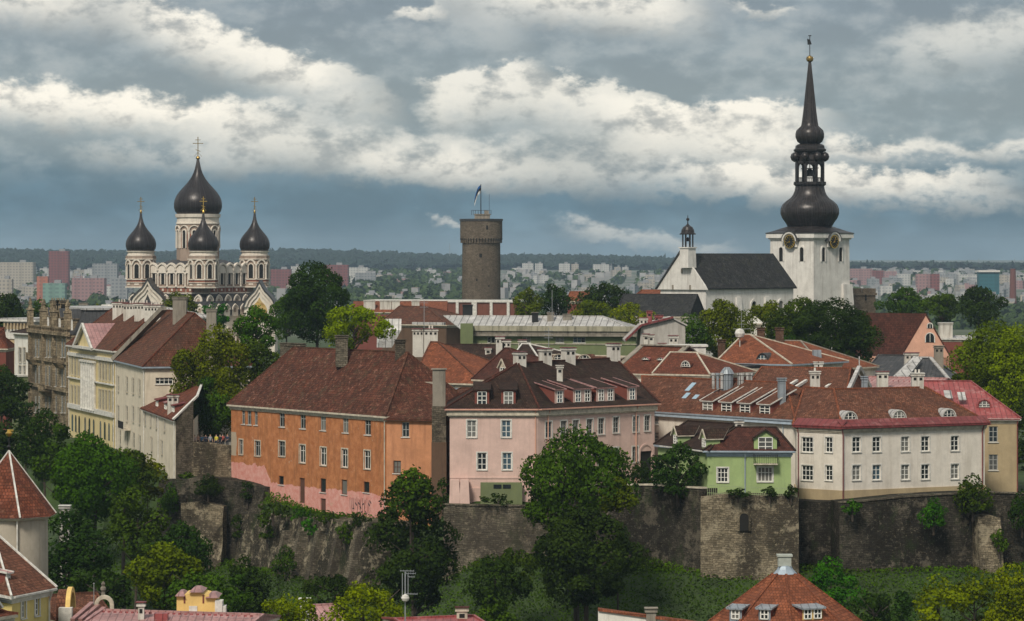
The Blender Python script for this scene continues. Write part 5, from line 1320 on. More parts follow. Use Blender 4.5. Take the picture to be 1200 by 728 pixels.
# ------------------------------------------------------------ round keep
def hermann():
    Y = 950.0; c = W(564, 300, Y); s_ = Y / F; X = c.x
    root = thing('stone_tower', 'tall round medieval stone tower with a flag on its top', 'tower', (X, Y, 30))
    mb = MB(); zt = ZZ(256.7, Y); zc = ZZ(281, Y)
    mb.lathe((X, Y, 0), [(5.95, 28), (5.72, zc - 1.5), (5.72, zc + .2)], 40); mb.build('shaft', MT['hermann'], root, smooth=True)
    mb = MB(); mb.lathe((X, Y, 0), [(6.35, zc), (6.35, zt - .6), (6.35, zt - .6)], 40); mb.build('parapet', MT['hermann'], root, smooth=True)
    mb = MB(); mb.lathe((X, Y, 0), [(6.55, zt - .6), (6.55, zt), (5.9, zt), (5.9, zt - .5)], 40); mb.build('coping', MT['metal_dark'], root)
    mb = MB(); dk = MB()
    for k in range(44):
        a = 2 * math.pi * k / 44; ca, sa = math.cos(a), math.sin(a); mb.box((X + 6.0 * ca, Y + 6.0 * sa, zc - 1.0), (.55, .42, 1.1), a, 0, 1.0)
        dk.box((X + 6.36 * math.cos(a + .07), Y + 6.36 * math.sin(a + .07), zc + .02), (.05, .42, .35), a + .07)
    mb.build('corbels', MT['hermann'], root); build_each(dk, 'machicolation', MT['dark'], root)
    f = Face((X - 5, Y - 5.9), (X + 5, Y - 5.9))
    for px, py, w_, h_ in ((563.5, 299.5, .8, 1.1), (571, 267, .5, 1.3), (559, 328, .4, .8), (566, 316, .25, .5), (573, 335, .3, .6)):
        q = W(px, py, Y); x = q.x - X; y = Y - math.sqrt(max(0, (5.78 if py > 282 else 6.37) ** 2 - x * x)); mb = MB(); mb.box((q.x, y + .1, q.z - h_ / 2), (w_, .3, h_)); mb.build('loophole', MT['dark'], root)
    mb = MB(); mb.lathe((X, Y, zt - .4), [(5.9, 0), (5.9, .05)], 32); mb.box((X + .3, Y, zt), (4.6, 4.6, 1.2)); mb.box((X + .3, Y, zt + 1.2), (5.0, 5.0, .3)); mb.box((X + 1.6, Y, zt + 1.5), (1.3, 1.3, 1.0)); mb.build('roof_hut', [MT['chimgrey']], root)
    mb = MB()
    for k in range(20):
        a = 2 * math.pi * k / 20; mb.bar((X + 3 * math.cos(a), Y + 3 * math.sin(a), zt + 1.2), (X + 3 * math.cos(a), Y + 3 * math.sin(a), zt + 2.6), .06)
        b = a + 2 * math.pi / 20; mb.bar((X + 3 * math.cos(a), Y + 3 * math.sin(a), zt + 2.6), (X + 3 * math.cos(b), Y + 3 * math.sin(b), zt + 2.6), .06)
    mb.bar((X + 2.4, Y, zt), (X + 2.4, Y, zt + 7.5), .09); mb.build('railing', MT['iron'], root)
    q = W(563.5, 216, Y); mb = MB(); mb.lathe((q.x, Y, zt), [(.16, 0), (.10, q.z - zt), (0, q.z - zt + .1)], 8); mb.build('flagpole', MT['iron'], root)
    cols = [(.01, .09, .30), (.01, .01, .012), (.6, .6, .6)]; ms = [plain('flag_' + n_, c_, .8) for n_, c_ in zip(('blue', 'black', 'white'), cols)]
    mb = MB(); z = q.z - .3
    for i in range(3):
        for j in range(5):
            def pt(a, b): return Vector((q.x - .1 - a * .36, Y - .25 * math.sin(a * 2.2) - .2 * a, z - b * .8 - a * a * .16))
            P0 = [pt(j, i), pt(j + 1, i), pt(j + 1, i + 1), pt(j, i + 1)]; mb.hexa(P0[::-1], [k + Vector((0, .04, 0)) for k in P0[::-1]], i)
    mb.build('flag', ms, root)
hermann()

# ------------------------------------------------------------ white church with the baroque spire
def dome_church():
    root = thing('white_church', 'white church with a black baroque lantern spire, clock faces and a black nave roof', 'church', XY(930, 705).to_3d() + Vector((0, 0, 44)))
    Y = 712.0; c = W(949, 300, Y); X = c.x; s_ = Y / F; hd = 8.9; z0 = 42; ze = ZZ(278, Y)
    P4 = [Vector((X, Y - hd)), Vector((X + hd, Y)), Vector((X, Y + hd)), Vector((X - hd, Y))]
    mb = MB(); mb.prism(P4, z0, ze, 0, None, .25); tw = mb.build('tower', MT['church'], root)
    fl, fr = Face(P4[3], P4[0]), Face(P4[0], P4[1])
    zc0, zc1 = ze - .2, ZZ(274, Y)
    mb = MB(); mb.prism(outset(P4, .35), zc0 - .35, zc0); mb.prism(outset(P4, .7), zc0, zc1); mb.build('cornice', MT['church'], root)
    mb = MB(); mb.prism(outset(P4, .8), zc1, zc1 + .18); mb.build('cornice_flashing', MT['metal_dark'], root)
    dk, tr = MB(), MB()
    for f in (fl, fr, Face(P4[1], P4[2]), Face(P4[2], P4[3])):
        for frac, zz, w_, h_ in ((.26, ZZ(306.5, Y), 1.15, 3.2), (.74, ZZ(306.5, Y), 1.15, 3.2)):
            P = lambda u, z, f=f: f.P(u, z, .02); dk.extr(arch_pts(P, f.L * frac, zz, w_, h_, 8), f.n3(), .04); arch_ring(tr, P, f.n3(), f.L * frac, zz, w_, h_, .3, .22, 0, 8)
    build_each(dk, 'belfry_window', MT['dark'], tw); build_each(tr, 'window_surround', MT['church'], tw)
    # clock faces rising through the cornice, each under a curved hood
    for f in (fl, fr):
        t = f.L / 2; zc = ZZ(283.5, Y); n3 = f.n3(); P = lambda u, z, o=0.0, f=f: f.P(u, z, o)
        def disc(mb, r, o0, o1, mi=0, r0=0, n=24):
            for i in range(n):
                a, b = 2 * math.pi * i / n, 2 * math.pi * (i + 1) / n
                mb.extr([P(t + r0 * math.cos(a), zc + r0 * math.sin(a), o0), P(t + r * math.cos(a), zc + r * math.sin(a), o0), P(t + r * math.cos(b), zc + r * math.sin(b), o0), P(t + r0 * math.cos(b), zc + r0 * math.sin(b), o0)] if r0 else
                        [P(t, zc, o0), P(t + r * math.cos(a), zc + r * math.sin(a), o0), P(t + r * math.cos(b), zc + r * math.sin(b), o0)], n3, o1 - o0, mi)
        mb = MB(); disc(mb, 1.42, .45, .80, 0); ck = mb.build('clock', MT['dark'], root)
        mb = MB(); disc(mb, 1.50, .8, .9, 0, 1.34); disc(mb, .2, .8, .92)
        for i in range(12):
            a = math.pi * i / 6; mb.bar(P(t + .95 * math.cos(a), zc + .95 * math.sin(a), .83), P(t + 1.25 * math.cos(a), zc + 1.25 * math.sin(a), .83), .05, .16)
        mb.build('numerals', MT['gold'], ck)
        mb = MB(); 
        for a, l in ((R(75), 1.05), (R(200), .75)): mb.bar(P(t, zc, .93), P(t + l * math.cos(a), zc + l * math.sin(a), .93), .06, .14)
        mb.build('hands', MT['gold'], ck)
        mb = MB(); arch_ring(mb, lambda u, z: P(u, z, .3), n3, t, zc - .5, 3.5, 2.35, .4, .75, 0, 14, 0, False); mb.extr(arch_pts(lambda u, z: P(u, z, .1), t, zc - 1.2, 3.6, 3.0, 14), n3, .3); mb.build('clock_hood', MT['church'], root)
        mb = MB(); arch_ring(mb, lambda u, z: P(u, z, -1.6), n3, t, zc - .5, 4.3, 2.75, .15, 2.75, 0, 14, 0, False); mb.build('hood_roof', MT['metal_dark'], root)
    # flared skirt roof, onion, open lantern, second bulb, spire
    mb = MB(); e = outset(P4, .8); n = 16; zr = ZZ(263.5, Y)
    def ringpt(rr, z, k, sq):
        a = 2 * math.pi * k / n - math.pi / 2; r_ = rr
        if sq: r_ = rr / (abs(math.cos(a)) + abs(math.sin(a)))
        return Vector((X + r_ * math.cos(a), Y + r_ * math.sin(a), z))
    rings = []
    for i, (r0, zf, sq) in enumerate(((10.0, 0, 1), (8.3, .22, 1), (7.2, .5, .7), (5.9, .8, .2), (5.2, 1, 0))):
        z = (zc1 + .18) * (1 - zf) + zr * zf; rings.append([ringpt(r0, z, k, True) * sq + ringpt(r0 * (1 if not sq else .82), z, k, False) * (1 - sq) if sq < 1 else ringpt(r0, z, k, True) for k in range(n)])
    for i in range(4):
        for k in range(n): l = (k + 1) % n; mb.poly([rings[i][k], rings[i][l], rings[i + 1][l], rings[i + 1][k]])
    mb.poly(rings[-1]); mb.build('skirt_roof', MT['copper'], root)
    zz = lambda y: ZZ(y, Y)
    def L_(pr, name, mat=MT['copper'], n=16, smooth=False, par=None):
        m_ = MB(); m_.lathe((X, Y, 0), [(r_ * s_, zz(y)) for r_, y in pr], n, 0, math.pi / n); o = m_.build(name, mat, par or root, smooth=smooth)
        if smooth: m_ = MB(); m_.ribs((X, Y, 0), [(r_ * s_, zz(y)) for r_, y in pr], 16 if n == 16 else 24, .11); m_.build('seam_ribs', MT['domerib'], o)
        return o
    L_([(26.5, 264), (29, 260), (32, 256), (34.2, 250.5), (34.0, 245), (31.8, 240), (27.5, 236), (22.5, 232.5), (19.4, 228.5), (17.6, 224), (16.7, 219.5), (16.6, 218), (18.8, 216.5), (18.8, 214.5)], 'onion_bulb', smooth=True, n=32)
    lan = L_([(19.8, 215), (19.8, 213.2)], 'lantern_floor', n=8)
    n = 8
    for k in range(n):
        a = math.pi / n + 2 * math.pi * k / n; r_ = 16.2 * s_; px_, py_ = X + r_ * math.cos(a), Y + r_ * math.sin(a)
        m_ = MB(); m_.box((px_, py_, zz(213.5)), (.5, .5, zz(189) - zz(213.5)), a); m_.build('column', MT['copper'], root)
        m_ = MB(); m_.lathe((X + (r_ + .5) * math.cos(a), Y + (r_ + .5) * math.sin(a), zz(184)), [(.1, -1.1), (.7, -.7), (.95, 0), (.7, .7), (.1, 1.1)], 10); m_.build('ball', MT['copper'], root, smooth=True)
        b = a + 2 * math.pi / n; A_, B_ = Vector((px_, py_)), Vector((X + r_ * math.cos(b), Y + r_ * math.sin(b))); f = Face(A_, B_)
        m_ = MB(); P = lambda u, z, f=f: f.P(u, z, -.2); arch_ring(m_, P, f.n3(), f.L / 2, zz(203), f.L - .5, zz(192) - zz(203), .25, .3, 0, 8); 
        m_.bar(f.P(0, zz(191)), f.P(f.L, zz(191)), .4, .5); m_.bar(f.P(0, zz(208.5)), f.P(f.L, zz(208.5)), .12, .12)
        for i in range(6): m_.bar(f.P(f.L * (i + .5) / 6, zz(213)), f.P(f.L * (i + .5) / 6, zz(208.5)), .09)
        m_.build('lantern_arch', MT['copper'], root)
    m_ = MB(); m_.lathe((X, Y, zz(207)), [(1.15, 0), (1.0, .4), (.75, 1.2), (.45, 1.7), (.1, 1.8)], 12); m_.bar((X, Y, zz(205)), (X, Y, zz(188)), .2); m_.bar((X - 2, Y, zz(198)), (X + 2, Y, zz(197)), .2); m_.bar((X + 1.8, Y, zz(212)), (X - .4, Y, zz(197)), .18); m_.build('bell', MT['iron'], root)
    L_([(16, 189.5), (16.5, 187), (15.5, 182), (16, 179), (19.5, 177.5), (20, 175.5), (18, 174), (17.6, 171), (15.5, 169.5), (12.5, 168.8)], 'lantern_roof', n=8)
    L_([(10.5, 169), (14.5, 166), (16.5, 161), (16.6, 157), (15.4, 153), (12.5, 150.2), (10, 148), (9.2, 144), (7.6, 132), (5.6, 113), (3.6, 94), (1.5, 74), (1.1, 71)], 'spire', smooth=True, n=16)
    m_ = MB(); m_.lathe((X, Y, zz(73.5)), [(.1, 0), (.7, .35), (.85, .85), (.7, 1.3), (.1, 1.65)], 14); m_.build('gilded_ball', MT['dullgold'], root, smooth=True)
    m_ = MB(); m_.bar((X, Y, zz(70)), (X, Y, zz(41.5)), .16); q = Vector((X, Y, zz(49))); m_.hexa([q + Vector(k) for k in ((-.5, -.06, -.7), (.45, -.06, -.6), (.45, .06, -.6), (-.5, .06, -.7))], [q + Vector(k) for k in ((-.6, -.06, .7), (.1, -.06, .4), (.1, .06, .4), (-.6, .06, .7))]); m_.box((X, Y, zz(42.5)), (.7, .1, .2)); m_.build('weathervane', MT['iron'], root)
    # buttress at the tower foot
    m_ = MB(); a = fr.P(fr.L, z0, 0); zb0, zb1 = ZZ(358, Y), ZZ(333, Y)
    f = fr; m_.hexa([f.P(f.L - 3.2, z0, 2.2), f.P(f.L + .8, z0, 2.2), f.P(f.L + .8, z0, -2), f.P(f.L - 3.2, z0, -2)], [f.P(f.L - 2.8, zb1, .6), f.P(f.L + .4, zb1, .6), f.P(f.L + .4, zb1, -2), f.P(f.L - 2.8, zb1, -2)]); m_.build('buttress', MT['church'], root)
    # nave
    K = XY(827, 672); d = Vector((1, 1)).normalized(); e_ = Vector((-1, 1)).normalized(); Ln, Wn = 29.0, 13.0
    pts = [K, K + d * Ln, K + d * Ln + e_ * Wn, K + e_ * Wn]; ze = ZZ(337, 672); zr = ZZ(297, 677)
    fs, fg = Face(K, pts[1]), Face(pts[3], K)
    walls(root, pts, z0, ze, MT['church'], name='nave_wall')
    m_ = MB(); g0, g1 = fg.P(-.7, ze - .5, .02), fg.P(Wn + .7, ze - .5, .02); m_.extr([g0, g1, fg.P(Wn + .1, ze + .4, .02), fg.P(Wn / 2, zr + .6, .02), fg.P(-.1, ze + .4, .02)], fg.n3(), .45); m_.build('gable', MT['church'], root)
    m_ = MB(); ov = .5; R0, R1 = fg.P(Wn / 2, zr, -.3), Vector((0, 0, 0)); R1 = R0 + Vector((d.x, d.y, 0)) * (Ln + .5)
    a, b = fs.P(.3, ze - .15, ov), fs.P(Ln + .6, ze - .15, ov); a2, b2 = fg.P(-ov, ze - .15, -.3), fg.P(-ov, ze - .15, -Ln - .6)
    up = Vector((0, 0, -.3))
    m_.hexa([a + up, b + up, R1 + up, R0 + up], [a, b, R1, R0]); m_.hexa([R0 + up, R1 + up, b2 + up, a2 + up], [R0, R1, b2, a2]); rf = m_.build('nave_roof', MT['slate'], root)
    m_ = MB(); m_.poly([b + up, fs.P(Ln, ze - .3, -Wn), R1 + up]); m_.build('east_gable', MT['church'], root)
    m_ = MB(); m_.bar(fg.P(-.8, ze - .4, .3), fg.P(Wn / 2, zr + .7, .3), 1.1, .22); m_.build('verge', MT['metal_dark'], rf)
    for t in (5.5, 15.5, 24.5):
        m_ = MB(); P = lambda u, z: fs.P(u, z, .03); m_.extr(arch_pts(P, t, ze - 8.5, 1.5, 5.4, 10, .1), fs.n3(), .05); w_ = m_.build('nave_window', MT['glass'], root)
        m_ = MB(); arch_ring(m_, P, fs.n3(), t, ze - 8.5, 1.5, 5.4, .4, .25, 0, 10, .1); m_.build('window_surround', MT['church'], w_)
    for t in (10.5, 20):
        m_ = MB(); P = local(fs, t, z0); hB = ze - 2.2 - z0; m_.hexa([P(-.8, -2.2, 0), P(.8, -2.2, 0), P(.8, 0, 0), P(-.8, 0, 0)], [P(-.8, -.3, hB), P(.8, -.3, hB), P(.8, 0, hB), P(-.8, 0, hB)]); m_.build('buttress', MT['church'], root)
    m_ = MB()
    for t, z in ((4, ze - .5), (9, ze - .5), (6.6, ze + 3), (3.4, ze - 3.5), (9.2, ze - 3.5)): m_.box(tuple(fg.P(t, z, .48)), (.5, .1, 1.0), fg.rz())
    m_.build('gable_slits', MT['chimgrey'], root)
    # bell turret on the gable
    q = W(806, 300, 675); m_ = MB(); zb = ZZ(303, 675); zt = ZZ(291, 675)
    m_.box((q.x, q.y, zb - 2), (2.6, 2.6, zt - zb + 2), R(45), 0, .92); m_.box((q.x, q.y, zt), (2.8, 2.8, .25), R(45)); tu = m_.build('bell_turret', MT['church'], root)
    m_ = MB(); 
    for k in range(8):
        a = math.pi / 8 + math.pi / 4 * k; m_.bar((q.x + 1.15 * math.cos(a), q.y + 1.15 * math.sin(a), zt + .25), (q.x + 1.15 * math.cos(a), q.y + 1.15 * math.sin(a), ZZ(274, 675)), .26)
    m_.lathe((q.x, q.y, ZZ(283, 675)), [(.5, 0), (.35, .6), (.1, .9)], 8)
    z1 = ZZ(275, 675); m_.lathe((q.x, q.y, z1), [(1.75, 0), (1.75, .2), (1.45, .4), (1.35, 1.0), (1.0, 1.6), (.4, 2.0), (.15, 2.3), (.1, 2.9), (.35, 3.1), (.35, 3.4), (.08, 3.6), (.05, 4.2)], 16); m_.build('turret_lantern', MT['copper'], root)
dome_church()

def small_tower():
    Y = 735.0; q = W(1010, 338, Y); mb = MB(); mb.box((q.x, Y, 40), (5.0, 5.0, q.z - 1 - 40), R(12)); root = mb.build('crenellated_tower', MT['hermann'])
    tag(root, 'small square crenellated stone tower right of the white church', 'tower'); mb = MB()
    ca, sa = math.cos(R(12)), math.sin(R(12))
    for i in (-1, 0, 1):
        for j in (-1, 0, 1):
            if i == 0 and j == 0: continue
            x, y = i * 2.05, j * 2.05; mb.box((q.x + x * ca - y * sa, Y + x * sa + y * ca, q.z - 1.0), (1.0, 1.0, 1.0), R(12))
    mb.box((q.x, Y, q.z - 1.6), (5.5, 5.5, .6), R(12)); mb.build('battlements', MT['hermann'], root)
    mb = MB(); mb.box((q.x + .6, Y - 2.62, ZZ(352, Y)), (.35, .2, 1.4), R(12)); mb.build('loophole', MT['dark'], root)
small_tower()
# ------------------------------------------------------------ roofs in the middle of the hill
def RH(*a, **k): return rect_house(*a, **k)
G0 = 42.0
def mid_town():
    # long government block with pale parapet and terracotta roof
    A, B = XY(428, 905), XY(606, 895); f = Face(A, B); dr = plaster('dull_red_plaster', (.17, .065, .045), (.09, .04, .03), .5); root = thing('long_terracotta_block', 'long low red building with a pale parapet and white chimneys below the round tower', 'building', (-30, 905, 42))
    pts = [f.a, f.b, f.b - f.n * 14, f.a - f.n * 14]; zt = ZZ(352, 900); walls(root, pts, 42, zt - .5, dr)
    mb = MB(); mb.prism(outset(pts, .4), zt - .55, zt); mb.build('parapet', MT['trim'], root)
    mb = MB()
    for i in range(9): mb.box(tuple(f.P((i + .5) * f.L / 9, 50, .3)), (.8 if i % 3 else 1.5, .6, zt - .6 - 50), f.rz())
    build_each(mb, 'pilaster', MT['trim'], root)
    A, B = XY(415, 880), XY(522, 880)
    r, f, p, rd, ro = RH('terracotta_wing', 'terracotta roofed wing with stubby white chimneys left of the round tower', 'building', A, B, 12, 54.3, 42, MT['redwall'], MT['tile_bright'], None, 57.2, 'gable', .4)
    for px in (433, 452, 464, 487): chimney(r, px, 352, 361, 882, 3.2 if px in (452, 433) else 2.2, 1.6, pots=0, hole=False, cap=MT['trim'])
    # brown hipped house
    r, f, p, rd, ro = RH('brown_hipped_house', 'dark house with a broad brown hipped roof right of the light green tree', 'house', XY(448, 636), XY(523, 628), 17, ZZ(380.5, 630), 42, MT['brownwall'], MT['tile_brown'], (468, 499), ZZ(359.5, 639), 'hip', .5, capmat=MT['tile_terracotta'])
    mb = MB(); a, b = W(484, 379, 624), W(521, 379.5, 622); mb.bar(a, b, 1.2, .5); mb.build('zinc_ledge', MT['metal_pale'], r)
    mb = MB(); a = W(451, 387, 618); mb.hexa([a, a + Vector((3.2, 0, 0)), a + Vector((1.4, 0, -3.4)), a + Vector((-1.6, 0, -3.4))], [k + Vector((0, 1.2, 2.2)) for k in (a, a + Vector((3.2, 0, 0)), a + Vector((1.4, 0, -3.4)), a + Vector((-1.6, 0, -3.4)))]); mb.build('skylight', MT['metal_pale'], r)
    chimney(r, 548, 357, 378, 615, 1.9, 1.6, MT['iron'], MT['iron'], hole=False, down=12)
    # pale-roofed long olive building
    A, B = XY(546, 602), XY(745, 596); zt = ZZ(388, 600)
    r, f, p, rd, ro = RH('long_olive_building', 'long olive green building with a pale ribbed metal roof and weathered cornice', 'building', A, B, 14, zt, 42, MT['olive'], MT['metal_pale'], (520, 706), ZZ(370.5, 607), 'hip', .5, fascia=MT['chimgrey'], corn=False,
        wins={0: [(px, 398.5, 1.6, 1.1, 'four', dict(fmat=MT['framegrey'])) for px in (576, 579.5, 617, 656, 676.5, 681)]})
    for py0, py1, o_, mt in ((382, 388, .9, 'weathered'), (388, 391, .6, 'chimgrey'), (391.3, 394, .9, 'chimgrey'), (402.3, 403.5, .15, 'weathered')):
        mb = MB(); z0_, z1_ = ZZ(py1, 600), ZZ(py0, 600); q = local(f, 0, z0_); h_ = z1_ - z0_; L = f.L
        mb.hexa([q(-.3, -o_, 0), q(L + .3, -o_, 0), q(L + .3, -.004, 0), q(-.3, -.004, 0)], [q(-.3, -o_, h_), q(L + .3, -o_, h_), q(L + .3, -.004, h_), q(-.3, -.004, h_)]); mb.build('cornice_band', MT[mt], r)
    for px in (627, 645, 665): chimney(r, px, 366 + (px > 650) * 2, 382, 604, 1.2 if px < 660 else 1.7, 1.1, MT['iron'] if px == 627 else MT['chimgrey'], MT['chimgrey'], hole=False)
    mb = MB(); mb.box(tuple(W(547, 405, 600)), (2.4, 2, 4.2)); mb.build('corner_pier', MT['olive'], r)
    # cluster of chimneys and dark roofs in front of it
    r, f, p, rd, ro = RH('dark_brown_roof_house', 'house with a long dark brown roof directly in front of the olive building', 'house', XY(505, 474), XY(590, 470), 10, ZZ(428, 472), G0, MT['brownwall'], MT['tile_dark'], (520, 584), ZZ(404, 477), 'hip', .3)
    chimney(r, 572, 407, 424, 474, .9, .8); mb = MB(); a = W(548, 432, 466); mb.box(tuple(a - Vector((0, 0, 1))), (2.6, 2.2, 2.0), .3, 0, .8); mb.build('rooflight', MT['metal_pale'], r)
    r, f, p, rd, ro = RH('orange_pyramid_house', 'house under a large orange clay hipped roof left of the black-roofed pink house', 'house', XY(487, 432), XY(566, 425), 13, ZZ(449, 428), G0, MT['metal_blue'], MT['tile_bright'], (505, 513), ZZ(402, 434), 'hip', .4, capmat=MT['tile_terracotta'])
    chimney(r, 490, 385, 405, 442, 1.5, 1.2); chimney(r, 505, 385, 405, 442, 1.9, 1.2, pots=2); 
    mb = MB(); mb.bar(W(497, 352, 442), W(497, 392, 442), .08); 
    for y in (355, 360): mb.bar(W(492, y, 442), W(502, y, 442), .05)
    mb.build('roof_antenna', MT['steel'], r)
    r, f, p, rd, ro = RH('small_red_roof', 'low terracotta roof tucked between the orange house and the dormered house', 'house', XY(522, 400), XY(566, 396), 7, ZZ(468, 398), G0, MT['chimgrey'], MT['tile_brown'], None, ZZ(455, 402), 'gable', .3)
    r, f, p, rd, ro = RH('wine_roof_house', 'steep wine-dark roof with one small white gabled dormer behind the pink house', 'house', XY(556, 416), XY(618, 408), 13, ZZ(446, 412), G0, MT['brownwall'], MT['tile_darkred'], (592, 597), ZZ(409, 418), 'hip', .3)
    t, z = f.hit(583, 446); dormer(r, f, t, ZZ(441, 412), 1.25, 1.25, 'gable', .75, -.9, MT['tile_darkred'], MT['trimcream'], gh=.9, trim=MT['trimcream'])
    for px, pt, pb in ((586, 394, 408), (593.5, 398, 412)): chimney(r, px, pt, pb, 424, 1.1, 1)
    r, f, p, rd, ro = RH('charcoal_roof_house', 'small charcoal roof with pale verges between the wine roof and the olive building', 'house', XY(605, 440), XY(630, 437), 8, ZZ(418, 438), G0, MT['pinkwall'], MT['tile_dark'], (612, 620), ZZ(404, 441), 'hip', .3, capmat=MT['trim'])
    chimney(r, 612, 398, 410, 448, 1.1, .9)
    r, f, p, rd, ro = RH('ochre_roof_row', 'ochre roof edge with little arched dormers behind the white chimneys of the pink house', 'house', XY(628, 425), XY(712, 418), 8, ZZ(424, 421), G0, MT['trimcream'], MT['tile_terracotta'], None, ZZ(417, 425), 'gable', .3, capmat=MT['trimcream'])
    for px in (653, 683): t, z = f.hit(px, 424); dormer(r, f, t, ZZ(422.5, 421), 2.0, .75, 'eyebrow', .5, -.5, MT['tile_terracotta'], MT['trimcream'], trim=MT['trimcream'])
    # white-gabled building by the trees
    Y = 482.0; a, b = XY(742, Y), XY(803, Y); f = Face(a, b); root = thing('pale_gable_building', 'building with a broad pale grey gable and thin red roof edge beside the trees', 'building', ((a.x + b.x) / 2, Y + 6, 42))
    mb = MB(); pts = [f.P(0, 42), f.P(f.L, 42), f.P(f.L, ZZ(381, Y + 5)), f.P(f.L * .77, ZZ(374, Y + 4)), f.P(f.L * .15, ZZ(384, Y))]; mb.extr([k + Vector((-f.n.x, -f.n.y, 0)) * 12 for k in pts], f.n3(), 12); mb.build('wall', MT['greyplaster'], root)
    mb = MB(); q = [f.P(f.L * .77, ZZ(373.5, Y + 4), .3), f.P(f.L * .15, ZZ(383.5, Y), .3), f.P(-1.2, ZZ(401, Y), .3)]
    for i in range(2): 
        u, v = q[i], q[i + 1]; bk = Vector((-f.n.x, -f.n.y, 0)) * 12.4; mb.hexa([v, u, u + bk, v + bk], [k + Vector((0, 0, .25)) for k in (v, u, u + bk, v + bk)])
    u, v = f.P(f.L + .3, ZZ(381.5, Y + 5), .3), q[0]; mb.hexa([v, u, u + bk, v + bk], [k + Vector((0, 0, .25)) for k in (v, u, u + bk, v + bk)])
    mb.build('roof', plaster('grey_felt_roof', (.40, .37, .35), (.2, .17, .15), .4), root)
    mb = MB(); mb.bar(q[0] + Vector((0, 0, .3)), q[1] + Vector((0, 0, .3)), .5, .3); mb.bar(q[1] + Vector((0, 0, .3)), q[2] + Vector((0, 0, .3)), 1.3, .3); mb.build('verge', MT['metal_maroon'], root)
    chimney(root, 754, 372, 382, 486, 1.2, 1); chimney(root, 761, 364, 380, 488, .8, .7, MT['metal_red']); chimney(root, 772, 369, 376, 490, 1.2, .9, MT['metal_red']); chimney(root, 757, 391, 402, 476, .9, .8); chimney(root, 763, 392, 402, 476, .8, .8)
    # red roofed pair
    r, f, p, rd, ro = RH('mossy_ridge_house', 'dark red roof with a lichen-grey ridge and two tiny red dormers', 'house', XY(720, 418), XY(768, 413), 12, ZZ(438, 415), G0, MT['cream'], MT['tile_red'], (722, 779), ZZ(405, 421), 'gable', .3, capmat=MT['chimgrey'], capw=.9)
    for px in (742.5, 760): t, z = f.hit(px, 430); dormer(r, f, t, ZZ(423, 414), 1.2, .35, 'eyebrow', .6, -2.4, MT['metal_red'], MT['chimgrey'], trim=MT['chimgrey'])
    t, z = f.hit(742, 440)
    chimney(r, 789, 393, 408, 432, 1.2, 1.0); chimney(r, 776, 402, 409, 424, 1.0, .8)
    r, f, p, rd, ro = RH('red_hipped_house', 'red hipped roof with cream hips and one half-round white dormer', 'house', XY(768, 410), XY(831, 406), 13, ZZ(438.5, 408), G0, MT['redwall'], MT['tile_red'], (786, 816), ZZ(413.5, 414), 'hip', .3, capmat=MT['trimcream'])
    t, z = f.hit(797, 436); dormer(r, f, t, ZZ(430, 410), 1.25, .75, 'eyebrow', .55, -1.6, MT['tile_red'], MT['trim'], trim=MT['trim'])
    mb = MB(); q = W(800, 406, 425); mb.box((q.x, q.y, q.z - 2), (6.0, 4, 2.0)); mb.box((q.x, q.y, q.z), (6.6, 4.4, .25)); mb.build('roof_terrace', MT['trim'], r)
    # hipped roof with a half-round window and brick stacks
    A, B = XY(846, 436), XY(926, 430)
    r, f, p, rd, ro = RH('bright_red_hipped_house', 'cream walled house with an orange-red hipped roof, a round-headed dormer and a satellite dish', 'house', A, B, 15, ZZ(426, 433), G0, MT['cream'], MT['tile_bright'], (871, 879), ZZ(392.5, 441), 'hip', .7, capmat=MT['trimcream'], fascia=MT['metal_blue'])
    t, z = f.hit(891.5, 424); dormer(r, f, t, ZZ(424.5, 433), 1.7, 1.15, 'eyebrow', .55, -.5, MT['metal_dark'], MT['trim'], trim=MT['metal_dark'])
    for px, pt, pb, Y in ((845.5, 398, 412, 447), (891.5, 384, 398, 452)): chimney(r, px, pt, pb, Y, 1.0, 1.0, MT['brick'], MT['brick'], hole=False)
    q = W(867, 390, 439); mb = MB(); mb.lathe((q.x, q.y, q.z - .8), [(.04, 0), (.55, .2), (.72, .7), (.55, 1.2), (.04, 1.4)], 12); mb.bar(q - Vector((0, 0, 2.5)), q, .1); mb.build('satellite_dish', MT['trim'], r)
    mb = MB(); mb.bar(W(869, 366, 440), W(869, 394, 440), .06); mb.bar(W(859, 385.5, 440), W(880, 385.5, 440), .06); mb.bar(W(864, 380, 440), W(874, 380, 440), .05); mb.build('roof_antenna', MT['steel'], r)
    r, f, p, rd, ro = RH('clay_roof_wing', 'plain orange-red clay roof with a brick stack behind the round-headed dormer', 'house', XY(895, 446), XY(966, 440), 14, ZZ(432, 442), G0, MT['cream'], MT['tile_bright'], (898, 938), ZZ(400, 449), 'hip', .4, capmat=MT['chimgrey'])
    chimney(r, 913.5, 384, 401, 452, 1.1, 1.0, MT['brick'], MT['brick'], hole=False); mb = MB(); mb.box(tuple(W(957, 422, 440)), (1.3, 1.2, 1.4), 0, 0, .9); mb.build('rooflight', MT['metal_grey'], r)
    for px in (956, 962): chimney(r, px, 424, 431, 434, .5, .5, MT['trim'], MT['trim'], hole=False)
    # long gabled roof behind the cream house
    A, B = XY(876, 396), XY(990, 392); f = Face(A, B)
    r, f, p, rd, ro = RH('long_gabled_roof', 'long rust-red roof with a pale grey gable end behind the cream corner house', 'house', A, B, 12, ZZ(458, 394), G0, MT['white'], MT['tile_terracotta'], (893, 997), ZZ(431, 400), 'hip', .3, capmat=MT['tile_bright'])
